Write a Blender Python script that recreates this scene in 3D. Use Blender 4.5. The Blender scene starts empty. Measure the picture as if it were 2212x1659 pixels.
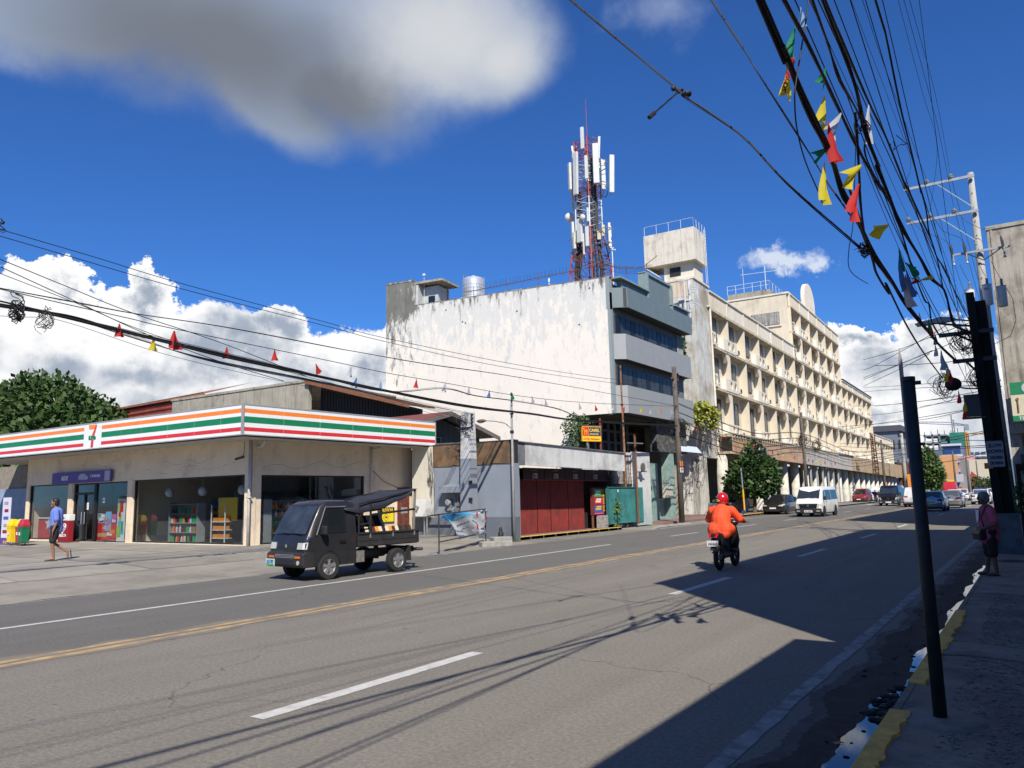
import bpy,math,random
from mathutils import Vector,Matrix
from math import radians as R,sin,cos,pi

scene = bpy.context.scene
COL = scene.collection
rnd = random.Random(7)

# ------------------------------------------------------------------ camera
# eye 1.75 m above the road, standing on the right-hand pavement; +Y runs along the street
EYE = Vector((0.0,0.0,1.75))
YAW,PITCH,ROLL = R(33.757),R(8.25),R(1.26)
FPX = 1679.0                       # focal length measured on a 2212 px wide view of the photograph
fwd = Vector((-sin(YAW)*cos(PITCH),cos(YAW)*cos(PITCH),sin(PITCH)))
rgt0 = Vector((cos(YAW),sin(YAW),0.0))
up0 = rgt0.cross(fwd)
rgt = rgt0*cos(ROLL) - up0*sin(ROLL)
upv = up0*cos(ROLL) + rgt0*sin(ROLL)
cam_data = bpy.data.cameras.new('camera')
cam = bpy.data.objects.new('camera',cam_data)
COL.objects.link(cam)
cam_data.sensor_width = 36.0
cam_data.lens = FPX/2212*36
cam_data.clip_start = 0.05
cam_data.clip_end = 6000
m = Matrix((( rgt.x,upv.x,-fwd.x,EYE.x),(rgt.y,upv.y,-fwd.y,EYE.y),(rgt.z,upv.z,-fwd.z,EYE.z),(0,0,0,1)))
cam.matrix_world = m
scene.camera = cam

def ray(px,py):
    return (fwd*FPX + rgt*(px-1106.0) - upv*(py-829.5)).normalized()
def on_x(px,py,X):
    d = ray(px,py);return EYE + d*(X/d.x)
def on_y(px,py,Y):
    d = ray(px,py);return EYE + d*(Y/d.y)
def on_z(px,py,z=0.0):
    d = ray(px,py);return EYE + d*((z-EYE.z)/d.z)
def dz(x0,y0,s,x,y):           # zoomed view -> reference pixels
    return ((x0+x/s)/1.82278,(y0+y/s)/1.82278)

# ------------------------------------------------------------------ world, sun, exposure
SUN_EL,SUN_AZ = R(45.0),R(138.0)   # azimuth clockwise from +Y
sun_dir = Vector((sin(SUN_AZ)*cos(SUN_EL),cos(SUN_AZ)*cos(SUN_EL),sin(SUN_EL)))
world = bpy.data.worlds.new('World')
scene.world = world
world.use_nodes = True
world.cycles.sampling_method = 'MANUAL';world.cycles.sample_map_resolution = 256
nt = world.node_tree
for n in list(nt.nodes):nt.nodes.remove(n)
def N(t,**kw):
    n = nt.nodes.new(t)
    for k,v in kw.items():
        if k == 'inp':
            for i,x in v.items():n.inputs[i].default_value = x
        else:setattr(n,k,v)
    return n
def MATH(op,a,b=None,clamp=False):
    n = nt.nodes.new('ShaderNodeMath');n.operation = op;n.use_clamp = clamp
    for i,x in enumerate((a,b)):
        if x is None:continue
        if isinstance(x,(int,float)):n.inputs[i].default_value = x
        else:nt.links.new(x,n.inputs[i])
    return n.outputs[0]
sky = N('ShaderNodeTexSky',sky_type='NISHITA',sun_disc=False,sun_elevation=SUN_EL,sun_rotation=SUN_AZ,
        air_density=1.0,dust_density=0.2,ozone_density=3.0,altitude=30)
tc = N('ShaderNodeTexCoord')
DIR = tc.outputs['Generated']
hs = N('ShaderNodeMix',data_type='RGBA',blend_type='MULTIPLY')
hs.inputs[0].default_value = 1.0;hs.inputs[7].default_value = (0.32,0.68,1.24,1)
nt.links.new(sky.outputs[0],hs.inputs[6])
# domain warp that turns the cloud lobes into billows
def warp(scale,amp,detail,prev,rough=0.6):
    t = N('ShaderNodeTexNoise',inp={'Scale':scale,'Detail':detail,'Roughness':rough})
    nt.links.new(DIR,t.inputs['Vector'])
    v = nt.nodes.new('ShaderNodeVectorMath');v.operation = 'MULTIPLY_ADD'
    nt.links.new(t.outputs['Color'],v.inputs[0]);v.inputs[1].default_value = (amp,)*3
    s2 = nt.nodes.new('ShaderNodeVectorMath');s2.operation = 'SUBTRACT'
    nt.links.new(prev,s2.inputs[0]);s2.inputs[1].default_value = (amp*0.5,)*3
    nt.links.new(s2.outputs[0],v.inputs[2]);return v.outputs[0]
WARP = warp(9.0,0.17,7,DIR,0.66)
bg_sky = N('ShaderNodeBackground',inp={'Strength':0.082})
nt.links.new(hs.outputs[2],bg_sky.inputs['Color'])

WARP2 = warp(3.5,0.10,4,DIR,0.5)
wv = WARP
def blob(px,py,rx,ry,tilt=0.0):
    c = ray(px,py)
    r_ = Vector((c.y,-c.x,0)).normalized();u_ = r_.cross(c)
    a,b = r_*cos(tilt)+u_*sin(tilt),u_*cos(tilt)-r_*sin(tilt)
    k = FPX*1.08
    outs = []
    for v,rad in ((a,rx),(b,ry)):
        d = nt.nodes.new('ShaderNodeVectorMath');d.operation = 'DOT_PRODUCT'
        nt.links.new(wv,d.inputs[0]);d.inputs[1].default_value = v*(k/rad)
        s = d.outputs['Value']
        off = -(v.dot(c))*(k/rad)
        outs.append(MATH('POWER',MATH('ABSOLUTE',MATH('ADD',s,off)),2.0))
    dist = MATH('SQRT',MATH('ADD',outs[0],outs[1]))
    f = MATH('SUBTRACT',1.0,dist)
    d = nt.nodes.new('ShaderNodeVectorMath');d.operation = 'DOT_PRODUCT'
    nt.links.new(DIR,d.inputs[0]);d.inputs[1].default_value = c
    front = MATH('GREATER_THAN',d.outputs['Value'],0.3)
    return MATH('ADD',MATH('MULTIPLY',f,front),MATH('MULTIPLY',MATH('SUBTRACT',front,1.0),2.0))
def union(blobs):
    o = blob(*blobs[0])
    for b in blobs[1:]:
        n = nt.nodes.new('ShaderNodeMath');n.operation = 'SMOOTH_MAX'
        nt.links.new(o,n.inputs[0]);nt.links.new(blob(*b),n.inputs[1]);n.inputs[2].default_value = 0.15
        o = n.outputs[0]
    return o
def noise_out(scale,detail=8,rough=0.55,dist=0.0,off=0.0,zs=1.0):
    mp = N('ShaderNodeMapping');mp.inputs['Location'].default_value = (off,off*0.7,off*1.3)
    mp.inputs['Scale'].default_value = (1,1,zs)
    nt.links.new(DIR,mp.inputs[0])
    t = N('ShaderNodeTexNoise',inp={'Scale':scale,'Detail':detail,'Roughness':rough,'Distortion':dist})
    nt.links.new(mp.outputs[0],t.inputs['Vector'])
    return t.outputs['Fac']
def smooth(x,a,b):
    n = N('ShaderNodeMapRange',interpolation_type='SMOOTHSTEP',inp={'From Min':a,'From Max':b})
    nt.links.new(x,n.inputs['Value']);return n.outputs[0]

# billowing cumulus low on the left, low on the right, and the little puff over the roofs
cumulus = union([(140,785,260,135),(-160,760,300,140),(330,800,230,115),(470,780,190,120),(640,850,210,140),
                 (600,720,90,62),(130,640,70,52),(20,660,60,65),(310,660,90,48),(800,790,110,120),(420,900,520,130),(950,850,160,150),
                 (1990,800,170,100),(2140,900,240,150),(1870,900,130,70),(2000,1020,330,90),(1880,720,90,40),(1620,1000,300,120)])
puff = union([(1680,568,95,46,0.1),(1655,555,50,40),(1735,580,55,36)])
n1 = noise_out(8.0,5,0.62,0.0,3.1)
n2 = noise_out(26.0,4,0.6,0.0,1.7)
n3 = noise_out(3.2,3,0.5,0.0,8.3)
c_field = MATH('ADD',cumulus,MATH('MULTIPLY',MATH('SUBTRACT',n1,0.5),0.7))
c_field = MATH('ADD',c_field,MATH('MULTIPLY',MATH('SUBTRACT',n2,0.5),0.45))
c_mask = smooth(c_field,0.02,0.16)
p_field = MATH('ADD',puff,MATH('MULTIPLY',MATH('SUBTRACT',n2,0.5),1.5))
p_field = MATH('ADD',p_field,MATH('MULTIPLY',MATH('SUBTRACT',n1,0.5),0.6))
p_mask = MATH('MULTIPLY',smooth(p_field,0.0,0.75),0.82)
wv = WARP2
big = union([(330,-90,600,270),(620,80,430,240),(780,60,400,200),(990,60,240,190),(1060,140,130,90),(120,0,330,160),(570,230,220,90,-0.3)])
b_field = MATH('ADD',big,MATH('MULTIPLY',MATH('SUBTRACT',n3,0.5),0.5))
b_field = MATH('ADD',b_field,MATH('MULTIPLY',MATH('SUBTRACT',n1,0.5),0.5))
b_mask = smooth(b_field,-0.05,0.5)
wisp = union([(1420,20,190,90),(40,130,150,70)])
w_mask = MATH('MULTIPLY',smooth(MATH('ADD',wisp,MATH('MULTIPLY',MATH('SUBTRACT',n1,0.5),2.2)),0.15,1.3),0.32)
def mixcol(f,a,b):
    n = N('ShaderNodeMix',data_type='RGBA')
    nt.links.new(f,n.inputs['Factor'])
    for i,x in ((6,a),(7,b)):
        if isinstance(x,tuple):n.inputs[i].default_value = (*x,1)
        else:nt.links.new(x,n.inputs[i])
    return n.outputs[2]
depth = smooth(MATH('ADD',c_field,MATH('MULTIPLY',MATH('SUBTRACT',noise_out(6.0,4,0.6,0.0,5.0,1.6),0.5),2.2)),0.25,1.05)
c_col = mixcol(depth,(1.0,1.0,1.0),(0.36,0.42,0.52))
bright = smooth(MATH('ADD',union([(960,70,300,190),(1075,110,150,110)]),MATH('MULTIPLY',MATH('SUBTRACT',n1,0.5),0.7)),0.0,1.0)
thick = smooth(MATH('ADD',union([(480,110,470,230),(700,200,260,150)]),MATH('MULTIPLY',MATH('SUBTRACT',n3,0.5),0.5)),-0.1,0.8)
b_col = mixcol(bright,mixcol(thick,(0.29,0.36,0.50),(0.165,0.185,0.225)),(0.56,0.58,0.61))
bgs = []
for col,st in ((c_col,0.82),(b_col,0.92)):
    b = N('ShaderNodeBackground',inp={'Strength':st});nt.links.new(col,b.inputs['Color']);bgs.append(b)
bgw = N('ShaderNodeBackground',inp={'Strength':0.8,'Color':(0.80,0.86,0.95,1)})
def mixsh(f,a,b):
    n = N('ShaderNodeMixShader');nt.links.new(f,n.inputs[0]);nt.links.new(a,n.inputs[1]);nt.links.new(b,n.inputs[2]);return n.outputs[0]
s = mixsh(w_mask,bg_sky.outputs[0],bgw.outputs[0])
s = mixsh(b_mask,s,bgs[1].outputs[0])
s = mixsh(p_mask,s,bgw.outputs[0])
s = mixsh(c_mask,s,bgs[0].outputs[0])
out = N('ShaderNodeOutputWorld');nt.links.new(s,out.inputs['Surface'])

sun_data = bpy.data.lights.new('sun','SUN')
sun_data.energy = 5.0;sun_data.angle = R(0.5);sun_data.color = (1.0,0.94,0.84)
sun = bpy.data.objects.new('sun',sun_data);COL.objects.link(sun)
sun.rotation_euler = (-sun_dir).to_track_quat('-Z','Y').to_euler()
sun.location = (0,0,60)
vs = scene.view_settings
vs.view_transform = 'Standard';vs.look = 'None';vs.gamma = 1.0;vs.use_curve_mapping = False
vs.exposure = 0.33

# ------------------------------------------------------------------ materials
MATS = {}
def mat(name,base,rough=0.8,metal=0.0,var=0.12,vscale=4.0,bump=0.0,bscale=40.0,dirt=None,dirt_amt=0.0,dscale=1.5,
        streak=0.0,streak_col=(0.05,0.045,0.04),spec=0.5,alpha=1.0,trans=0.0,emit=None,coat=0.0,speck=0.0,zlow=None,zcol=None):
    """painted / mineral surface: base colour, broad blotches, optional dirt patches, vertical rain streaks and fine relief"""
    if name in MATS:return MATS[name]
    mt = bpy.data.materials.new(name);mt.use_nodes = True
    t = mt.node_tree;b = t.nodes['Principled BSDF']
    b.inputs['Roughness'].default_value = rough;b.inputs['Metallic'].default_value = metal
    b.inputs['Specular IOR Level'].default_value = spec
    if coat:b.inputs['Coat Weight'].default_value = coat;b.inputs['Coat Roughness'].default_value = 0.05
    if trans:b.inputs['Transmission Weight'].default_value = trans
    if alpha < 1:b.inputs['Alpha'].default_value = alpha
    if emit:b.inputs['Emission Color'].default_value = (*emit[0],1);b.inputs['Emission Strength'].default_value = emit[1]
    L = t.links.new
    def nn(ty):return t.nodes.new(ty)
    def mixc(f,a,c,mode='MIX'):
        n = nn('ShaderNodeMix');n.data_type = 'RGBA';n.blend_type = mode
        if isinstance(f,float):n.inputs[0].default_value = f
        else:L(f,n.inputs[0])
        for i,x in ((6,a),(7,c)):
            if isinstance(x,tuple):n.inputs[i].default_value = (*x[:3],1)
            else:L(x,n.inputs[i])
        return n.outputs[2]
    co = nn('ShaderNodeTexCoord').outputs['Object']
    def noi(sc,det=4,scale3=(1,1,1),rough_=0.6,loc=(0,0,0)):
        mp = nn('ShaderNodeMapping');mp.inputs['Scale'].default_value = scale3;mp.inputs['Location'].default_value = loc
        L(co,mp.inputs[0]);n = nn('ShaderNodeTexNoise');n.inputs['Scale'].default_value = sc
        n.inputs['Detail'].default_value = det;n.inputs['Roughness'].default_value = rough_
        L(mp.outputs[0],n.inputs['Vector']);return n.outputs['Fac']
    def rng(x,a,c,lo=0.0,hi=1.0):
        n = nn('ShaderNodeMapRange');L(x,n.inputs['Value'])
        for k,v in (('From Min',a),('From Max',c),('To Min',lo),('To Max',hi)):n.inputs[k].default_value = v
        return n.outputs[0]
    col = tuple(base)
    if var:
        lo = tuple(max(0,c*(1-var)) for c in base);hi = tuple(min(1,c*(1+var)) for c in base)
        col = mixc(rng(noi(vscale,6),0.3,0.7),lo,hi)
    if dirt:
        f = rng(noi(dscale,8,(1,1,1),0.68,(3,1,2)),0.56-0.2*dirt_amt,0.70-0.1*dirt_amt,0,min(1.0,0.35+dirt_amt))
        col = mixc(f,col,dirt)
    if streak:
        f = rng(noi(1.0,7,(5.0,5.0,0.35),0.7,(0.3,2,1)),0.5,0.72,0,streak)
        col = mixc(f,col,streak_col)
    if zlow is not None:
        sp = nn('ShaderNodeSeparateXYZ');L(co,sp.inputs[0])
        ad = nn('ShaderNodeMath');ad.operation = 'ADD';L(sp.outputs[2],ad.inputs[0])
        L(rng(noi(2.5,5),0.2,0.8,-0.35,0.35),ad.inputs[1])
        f = rng(ad.outputs[0],zlow[0],zlow[1],zlow[2],0.0)
        col = mixc(f,col,zcol)
    if speck:
        f = rng(noi(bscale*1.6,2),0.62,0.72,0,speck)
        col = mixc(f,col,tuple(min(1,c*2.6+0.05) for c in base))
    if isinstance(col,tuple):b.inputs['Base Color'].default_value = (*col,1)
    else:L(col,b.inputs['Base Color'])
    if bump:
        bp = nn('ShaderNodeBump');bp.inputs['Strength'].default_value = min(1.0,bump);bp.inputs['Distance'].default_value = 0.02
        L(noi(bscale,5),bp.inputs['Height']);L(bp.outputs[0],b.inputs['Normal'])
    MATS[name] = mt
    return mt

# ------------------------------------------------------------------ mesh building
class MB:
    def __init__(s):s.v = [];s.f = [];s.mi = [];s.T = None
    def add(s,vs,fs,m=0):
        o = len(s.v)
        for p in vs:
            p = Vector(p)
            s.v.append(s.T @ p if s.T is not None else p)
        for f in fs:s.f.append([i+o for i in f]);s.mi.append(m)
        return s
    def box(s,x0,y0,z0,x1,y1,z1,m=0):
        x0,x1 = min(x0,x1),max(x0,x1);y0,y1 = min(y0,y1),max(y0,y1);z0,z1 = min(z0,z1),max(z0,z1)
        v = [(x0,y0,z0),(x1,y0,z0),(x1,y1,z0),(x0,y1,z0),(x0,y0,z1),(x1,y0,z1),(x1,y1,z1),(x0,y1,z1)]
        return s.add(v,[(0,3,2,1),(4,5,6,7),(0,1,5,4),(1,2,6,5),(2,3,7,6),(3,0,4,7)],m)
    def quad(s,a,b,c,d,m=0):return s.add([a,b,c,d],[(0,1,2,3)],m)
    def poly(s,pts,m=0):return s.add(pts,[tuple(range(len(pts)))],m)
    def prism(s,pts,off,m=0):
        """extrude the planar polygon pts by the vector off"""
        n = len(pts);off = Vector(off);p = [Vector(q) for q in pts]
        fs = [tuple(reversed(range(n))),tuple(range(n,2*n))]
        for i in range(n):j = (i+1) % n;fs.append((i,j,j+n,i+n))
        return s.add(p+[q+off for q in p],fs,m)
    def loft(s,rings,cap=True,m=0,closed=True):
        n = len(rings[0]);vs = [p for r_ in rings for p in r_];fs = []
        for k in range(len(rings)-1):
            for i in range(n if closed else n-1):
                j = (i+1) % n
                fs.append((k*n+i,k*n+j,(k+1)*n+j,(k+1)*n+i))
        if cap:fs.append(tuple(reversed(range(n))));fs.append(tuple(range((len(rings)-1)*n,len(rings)*n)))
        return s.add(vs,fs,m)
    def tube(s,pts,r,n=8,m=0,cap=True):
        pts = [Vector(p) for p in pts];rs = r if isinstance(r,(list,tuple)) else [r]*len(pts)
        rings = [];ref = None
        for i,p in enumerate(pts):
            d = (pts[min(i+1,len(pts)-1)] - pts[max(i-1,0)]);d = d.normalized() if d.length > 1e-9 else Vector((0,0,1))
            if ref is None:ref = Vector((0,0,1)) if abs(d.z) < 0.9 else Vector((1,0,0))
            a = ref - d*ref.dot(d)
            if a.length < 1e-6:a = d.orthogonal()
            a.normalize();b = d.cross(a);ref = a
            rings.append([p + (a*cos(2*pi*k/n) + b*sin(2*pi*k/n))*rs[i] for k in range(n)])
        return s.loft(rings,cap,m)
    def lathe(s,prof,c=(0,0,0),n=20,m=0,axis='z',cap=True):
        rings = []
        for r_,h in prof:
            ring = []
            for k in range(n):
                a = 2*pi*k/n
                if axis == 'z':q = (c[0]+r_*cos(a),c[1]+r_*sin(a),c[2]+h)
                elif axis == 'y':q = (c[0]+r_*sin(a),c[1]+h,c[2]+r_*cos(a))
                else:q = (c[0]+h,c[1]+r_*cos(a),c[2]+r_*sin(a))
                ring.append(q)
            rings.append(ring)
        return s.loft(rings,cap,m)
    def ell(s,c,r,n=12,k=8,m=0):
        rings = []
        for j in range(1,k):
            ph = pi*j/k
            rings.append([(c[0]+r[0]*sin(ph)*cos(2*pi*i/n),c[1]+r[1]*sin(ph)*sin(2*pi*i/n),c[2]-r[2]*cos(ph)) for i in range(n)])
        return s.loft(rings,True,m)
    def build(s,name,mats,parent=None,smooth=False,bevel=0.0,kind=None,seg=2):
        me = bpy.data.meshes.new(name);me.from_pydata([tuple(v) for v in s.v],[],s.f)
        if not isinstance(mats,(list,tuple)):mats = [mats]
        for q in mats:me.materials.append(q)
        if len(mats) > 1:
            for i,p in enumerate(me.polygons):p.material_index = s.mi[i]
        if smooth:
            for p in me.polygons:p.use_smooth = True
        me.update()
        o = bpy.data.objects.new(name,me);COL.objects.link(o)
        if parent is not None:o.parent = parent
        if kind:o['kind'] = kind
        if bevel:
            bm = o.modifiers.new('bevel','BEVEL');bm.width = bevel;bm.segments = seg;bm.limit_method = 'ANGLE';bm.angle_limit = R(35)
            if smooth is False:pass
        if smooth == 'auto' or (smooth and bevel):
            pass
        return o
def BOX(name,mt,parent,*b,bevel=0.0):
    return MB().box(*b).build(name,mt,parent,bevel=bevel)
def thing(name,label,cat,loc=(0,0,0),rz=0.0,group=None):
    o = bpy.data.objects.new(name,None);COL.objects.link(o);o.empty_display_size = 0.3
    o.location = loc;o.rotation_euler = (0,0,rz);o['label'] = label;o['category'] = cat
    if group:o['group'] = group
    return o
def tag(o,label,cat,group=None):
    o['label'] = label;o['category'] = cat
    if group:o['group'] = group
    return o
def copy_tree(o,parent=None):
    c = o.copy();COL.objects.link(c);c.parent = parent
    for ch in list(o.children):copy_tree(ch,c)
    return c
def dup(o,loc,rz=None,label=None):
    c = copy_tree(o);c.location = loc
    if rz is not None:c.rotation_euler = (0,0,rz)
    if label:c['label'] = label
    return c
def clone(o,loc=(0,0,0),rot=None,scale=None,parent=None):
    """one more piece that shares its mesh"""
    c = o.copy();COL.objects.link(c);c.parent = parent if parent is not None else o.parent
    c.location = loc
    if rot is not None:c.rotation_euler = rot
    if scale is not None:c.scale = scale
    return c
def shift(o,v):o.location = v;return o
def text(s,name,mt,parent,size,loc,rot=(pi/2,0,0),ext=0.004,sx=1.0,align='LEFT',bold=0.0,shear=0.0):
    """flat lettering, reading along local +x on a surface that faces local -y"""
    cu = bpy.data.curves.new(name,'FONT');cu.body = s;cu.size = size;cu.extrude = ext;cu.align_x = align
    cu.offset = bold;cu.resolution_u = 3;cu.shear = shear
    tmp = bpy.data.objects.new(name+'_src',cu);COL.objects.link(tmp)
    dg = bpy.context.evaluated_depsgraph_get();dg.update()
    me = bpy.data.meshes.new_from_object(tmp.evaluated_get(dg))
    bpy.data.objects.remove(tmp)
    me.materials.clear();me.materials.append(mt);me.name = name
    o = bpy.data.objects.new(name,me);COL.objects.link(o)
    if parent is not None:o.parent = parent
    o.location = loc;o.rotation_euler = rot;o.scale = (sx,1,1)
    return o
def bake(o):
    """apply the modifiers of o so it is one plain mesh"""
    dg = bpy.context.evaluated_depsgraph_get();dg.update()
    me = bpy.data.meshes.new_from_object(o.evaluated_get(dg))
    for q in list(o.modifiers):o.modifiers.remove(q)
    o.data = me;return o

# ------------------------------------------------------------------ shared materials
white_paint = mat('white_paint',(0.72,0.71,0.68),0.5)
black_rubber = mat('black_rubber',(0.02,0.02,0.02),0.85,bump=0.2)
cable_black = mat('cable_black',(0.012,0.012,0.013),0.6,var=0)
steel = mat('galvanised_steel',(0.42,0.43,0.44),0.45,metal=0.7,var=0.15,vscale=12)
dark_steel = mat('dark_steel',(0.05,0.05,0.055),0.5,metal=0.4)
rust = mat('rusted_iron',(0.16,0.07,0.035),0.9,var=0.4,vscale=20,bump=0.3)
wood_pole_m = mat('weathered_pole_wood',(0.11,0.09,0.075),0.9,var=0.35,vscale=2,bump=0.5,bscale=14,streak=0.5)
chrome = mat('chrome',(0.75,0.75,0.76),0.15,metal=1.0,var=0)
alloy = mat('alloy_wheel',(0.55,0.55,0.56),0.35,metal=0.8,var=0.1)
glass_dark = mat('tinted_glass',(0.012,0.015,0.018),0.04,var=0,spec=0.9)
black_gloss = mat('black_car_paint',(0.010,0.010,0.012),0.25,var=0.1,coat=0.8)
black_plastic = mat('black_plastic',(0.018,0.018,0.02),0.6)
red_lens = mat('red_lens',(0.45,0.01,0.01),0.2,var=0)
amber_lens = mat('amber_lens',(0.6,0.14,0.02),0.25,var=0)
head_lens = mat('headlight_lens',(0.46,0.46,0.40),0.12,var=0.1,spec=0.8)
concrete = mat('grey_concrete',(0.30,0.29,0.27),0.92,var=0.2,bump=0.35,dirt=(0.12,0.115,0.10),dirt_amt=0.3)
yellow_paint = mat('yellow_kerb_paint',(0.66,0.42,0.06),0.8,var=0.25,vscale=8,dirt=(0.25,0.19,0.09),dirt_amt=0.35,dscale=6,bump=0.3)
# ------------------------------------------------------------------ ground, road, pavements
def struct(o):o['kind'] = 'structure';return o
def asphalt(name,base,worn):
    mt = mat(name,base,0.92,var=0.05,vscale=0.7,bump=0.5,bscale=90,speck=0.35,dirt=worn,dirt_amt=0.05,dscale=0.45)
    t = mt.node_tree;b = t.nodes['Principled BSDF'];L = t.links.new
    src = b.inputs['Base Color'].links[0].from_socket
    co = t.nodes.new('ShaderNodeTexCoord').outputs['Object']
    # fine cracks: the thin border of large voronoi cells, shown only in patches
    nz = t.nodes.new('ShaderNodeTexNoise');nz.inputs['Scale'].default_value = 1.6;nz.inputs['Detail'].default_value = 6;L(co,nz.inputs['Vector'])
    ad = t.nodes.new('ShaderNodeVectorMath');ad.operation = 'MULTIPLY_ADD'
    L(nz.outputs['Color'],ad.inputs[0]);ad.inputs[1].default_value = (0.9,0.9,0);L(co,ad.inputs[2])
    vo = t.nodes.new('ShaderNodeTexVoronoi');vo.feature = 'DISTANCE_TO_EDGE';vo.inputs['Scale'].default_value = 0.32;L(ad.outputs[0],vo.inputs['Vector'])
    cr = t.nodes.new('ShaderNodeMapRange');L(vo.outputs['Distance'],cr.inputs['Value'])
    for k,v in (('From Min',0.0),('From Max',0.006),('To Min',0.6),('To Max',0.0)):cr.inputs[k].default_value = v
    gate = t.nodes.new('ShaderNodeTexNoise');gate.inputs['Scale'].default_value = 0.35;L(co,gate.inputs['Vector'])
    gr = t.nodes.new('ShaderNodeMapRange');L(gate.outputs['Fac'],gr.inputs['Value']);gr.inputs['From Min'].default_value = 0.5;gr.inputs['From Max'].default_value = 0.6
    mu = t.nodes.new('ShaderNodeMath');mu.operation = 'MULTIPLY';L(cr.outputs[0],mu.inputs[0]);L(gr.outputs[0],mu.inputs[1])
    # long wear marks along the lanes and small dark spots
    mp = t.nodes.new('ShaderNodeMapping');mp.inputs['Scale'].default_value = (1.5,0.05,1);L(co,mp.inputs[0])
    wn = t.nodes.new('ShaderNodeTexNoise');wn.inputs['Scale'].default_value = 1.3;wn.inputs['Detail'].default_value = 5;L(mp.outputs[0],wn.inputs['Vector'])
    wr = t.nodes.new('ShaderNodeMapRange');L(wn.outputs['Fac'],wr.inputs['Value'])
    for k,v in (('From Min',0.35),('From Max',0.7),('To Min',0.92),('To Max',1.05)):wr.inputs[k].default_value = v
    sn = t.nodes.new('ShaderNodeTexNoise');sn.inputs['Scale'].default_value = 5.5;sn.inputs['Detail'].default_value = 3;L(co,sn.inputs['Vector'])
    sr = t.nodes.new('ShaderNodeMapRange');L(sn.outputs['Fac'],sr.inputs['Value'])
    for k,v in (('From Min',0.70),('From Max',0.74),('To Min',0.0),('To Max',0.45)):sr.inputs[k].default_value = v
    mx = t.nodes.new('ShaderNodeMix');mx.data_type = 'RGBA';L(mu.outputs[0],mx.inputs[0]);L(src,mx.inputs[6]);mx.inputs[7].default_value = (0.03,0.03,0.03,1)
    m2 = t.nodes.new('ShaderNodeMix');m2.data_type = 'RGBA';L(sr.outputs[0],m2.inputs[0]);L(mx.outputs[2],m2.inputs[6]);m2.inputs[7].default_value = (0.05,0.047,0.043,1)
    an = t.nodes.new('ShaderNodeTexNoise');an.inputs['Scale'].default_value = 26;an.inputs['Detail'].default_value = 3;an.inputs['Roughness'].default_value = .8;L(co,an.inputs['Vector'])
    ar = t.nodes.new('ShaderNodeMapRange');L(an.outputs['Fac'],ar.inputs['Value'])
    for k,v in (('From Min',0.25),('From Max',0.75),('To Min',0.62),('To Max',1.40)):ar.inputs[k].default_value = v
    gm = t.nodes.new('ShaderNodeMath');gm.operation = 'MULTIPLY';L(ar.outputs[0],gm.inputs[0]);L(wr.outputs[0],gm.inputs[1]);wr = gm
    sc = t.nodes.new('ShaderNodeVectorMath');sc.operation = 'SCALE';L(m2.outputs[2],sc.inputs[0]);L(wr.outputs[0],sc.inputs['Scale'])
    L(sc.outputs[0],b.inputs['Base Color'])
    return mt
asph_r = asphalt('asphalt_right',(0.190,0.172,0.143),(0.162,0.148,0.126))
asph_l = asphalt('asphalt_left',(0.126,0.119,0.106),(0.142,0.133,0.116))
earth = mat('dusty_ground',(0.20,0.18,0.15),0.95,var=0.25,vscale=0.3,bump=0.3)
apron_m = mat('cement_apron',(0.25,0.225,0.185),0.95,var=0.16,vscale=0.9,bump=0.45,bscale=50,dirt=(0.15,0.138,0.115),dirt_amt=0.42,dscale=0.6,speck=0.15)
pave_red = mat('reddish_pavers',(0.22,0.135,0.11),0.95,var=0.2,vscale=2,bump=0.4,dirt=(0.13,0.11,0.095),dirt_amt=0.4)
pave_grey = mat('grey_pavement',(0.21,0.20,0.18),0.95,var=0.2,vscale=1.5,bump=0.4,dirt=(0.12,0.11,0.10),dirt_amt=0.4)

def sheet(name,x0,y0,x1,y1,z,mt,nx=1,ny=1,kind='structure'):
    vs,fs = [],[]
    for j in range(ny+1):
        for i in range(nx+1):vs.append((x0+(x1-x0)*i/nx,y0+(y1-y0)*j/ny,z(x0+(x1-x0)*i/nx,y0+(y1-y0)*j/ny) if callable(z) else z))
    for j in range(ny):
        for i in range(nx):a = j*(nx+1)+i;fs.append((a,a+1,a+nx+2,a+nx+1))
    o = MB().add(vs,fs).build(name,mt);o['kind'] = kind
    return o
sheet('ground',-3000,-1500,3000,4200,-0.06,earth)
sheet('road',-9.9,-60,-0.95,900,0.0,asph_r)
sheet('road',-17.5,-60,-9.9,900,0.0,asph_l)
def lot_z(x,y):
    t = min(1,max(0,(-15.9-x)/5.0));return 0.006 + 0.244*t*t*(3-2*t)
lot = struct(MB().build('forecourt',apron_m))
me_lot = bpy.data.meshes.new('forecourt');lot.data = me_lot;me_lot.materials.append(apron_m)
vs,fs = [],[];nx,ny = 44,30
for j in range(ny+1):
    for i in range(nx+1):
        x = -15.9 - 44*(i/nx)**1.4;y = -10+35.4*j/ny
        if i == 0:x += 0.10*sin(y*1.3)+0.05*sin(y*3.1)
        vs.append((x,y,lot_z(x,y)))
for j in range(ny):
    for i in range(nx):a = j*(nx+1)+i;fs.append((a+1,a,a+nx+1,a+nx+2))
me_lot.from_pydata(vs,[],fs);me_lot.update()
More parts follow.
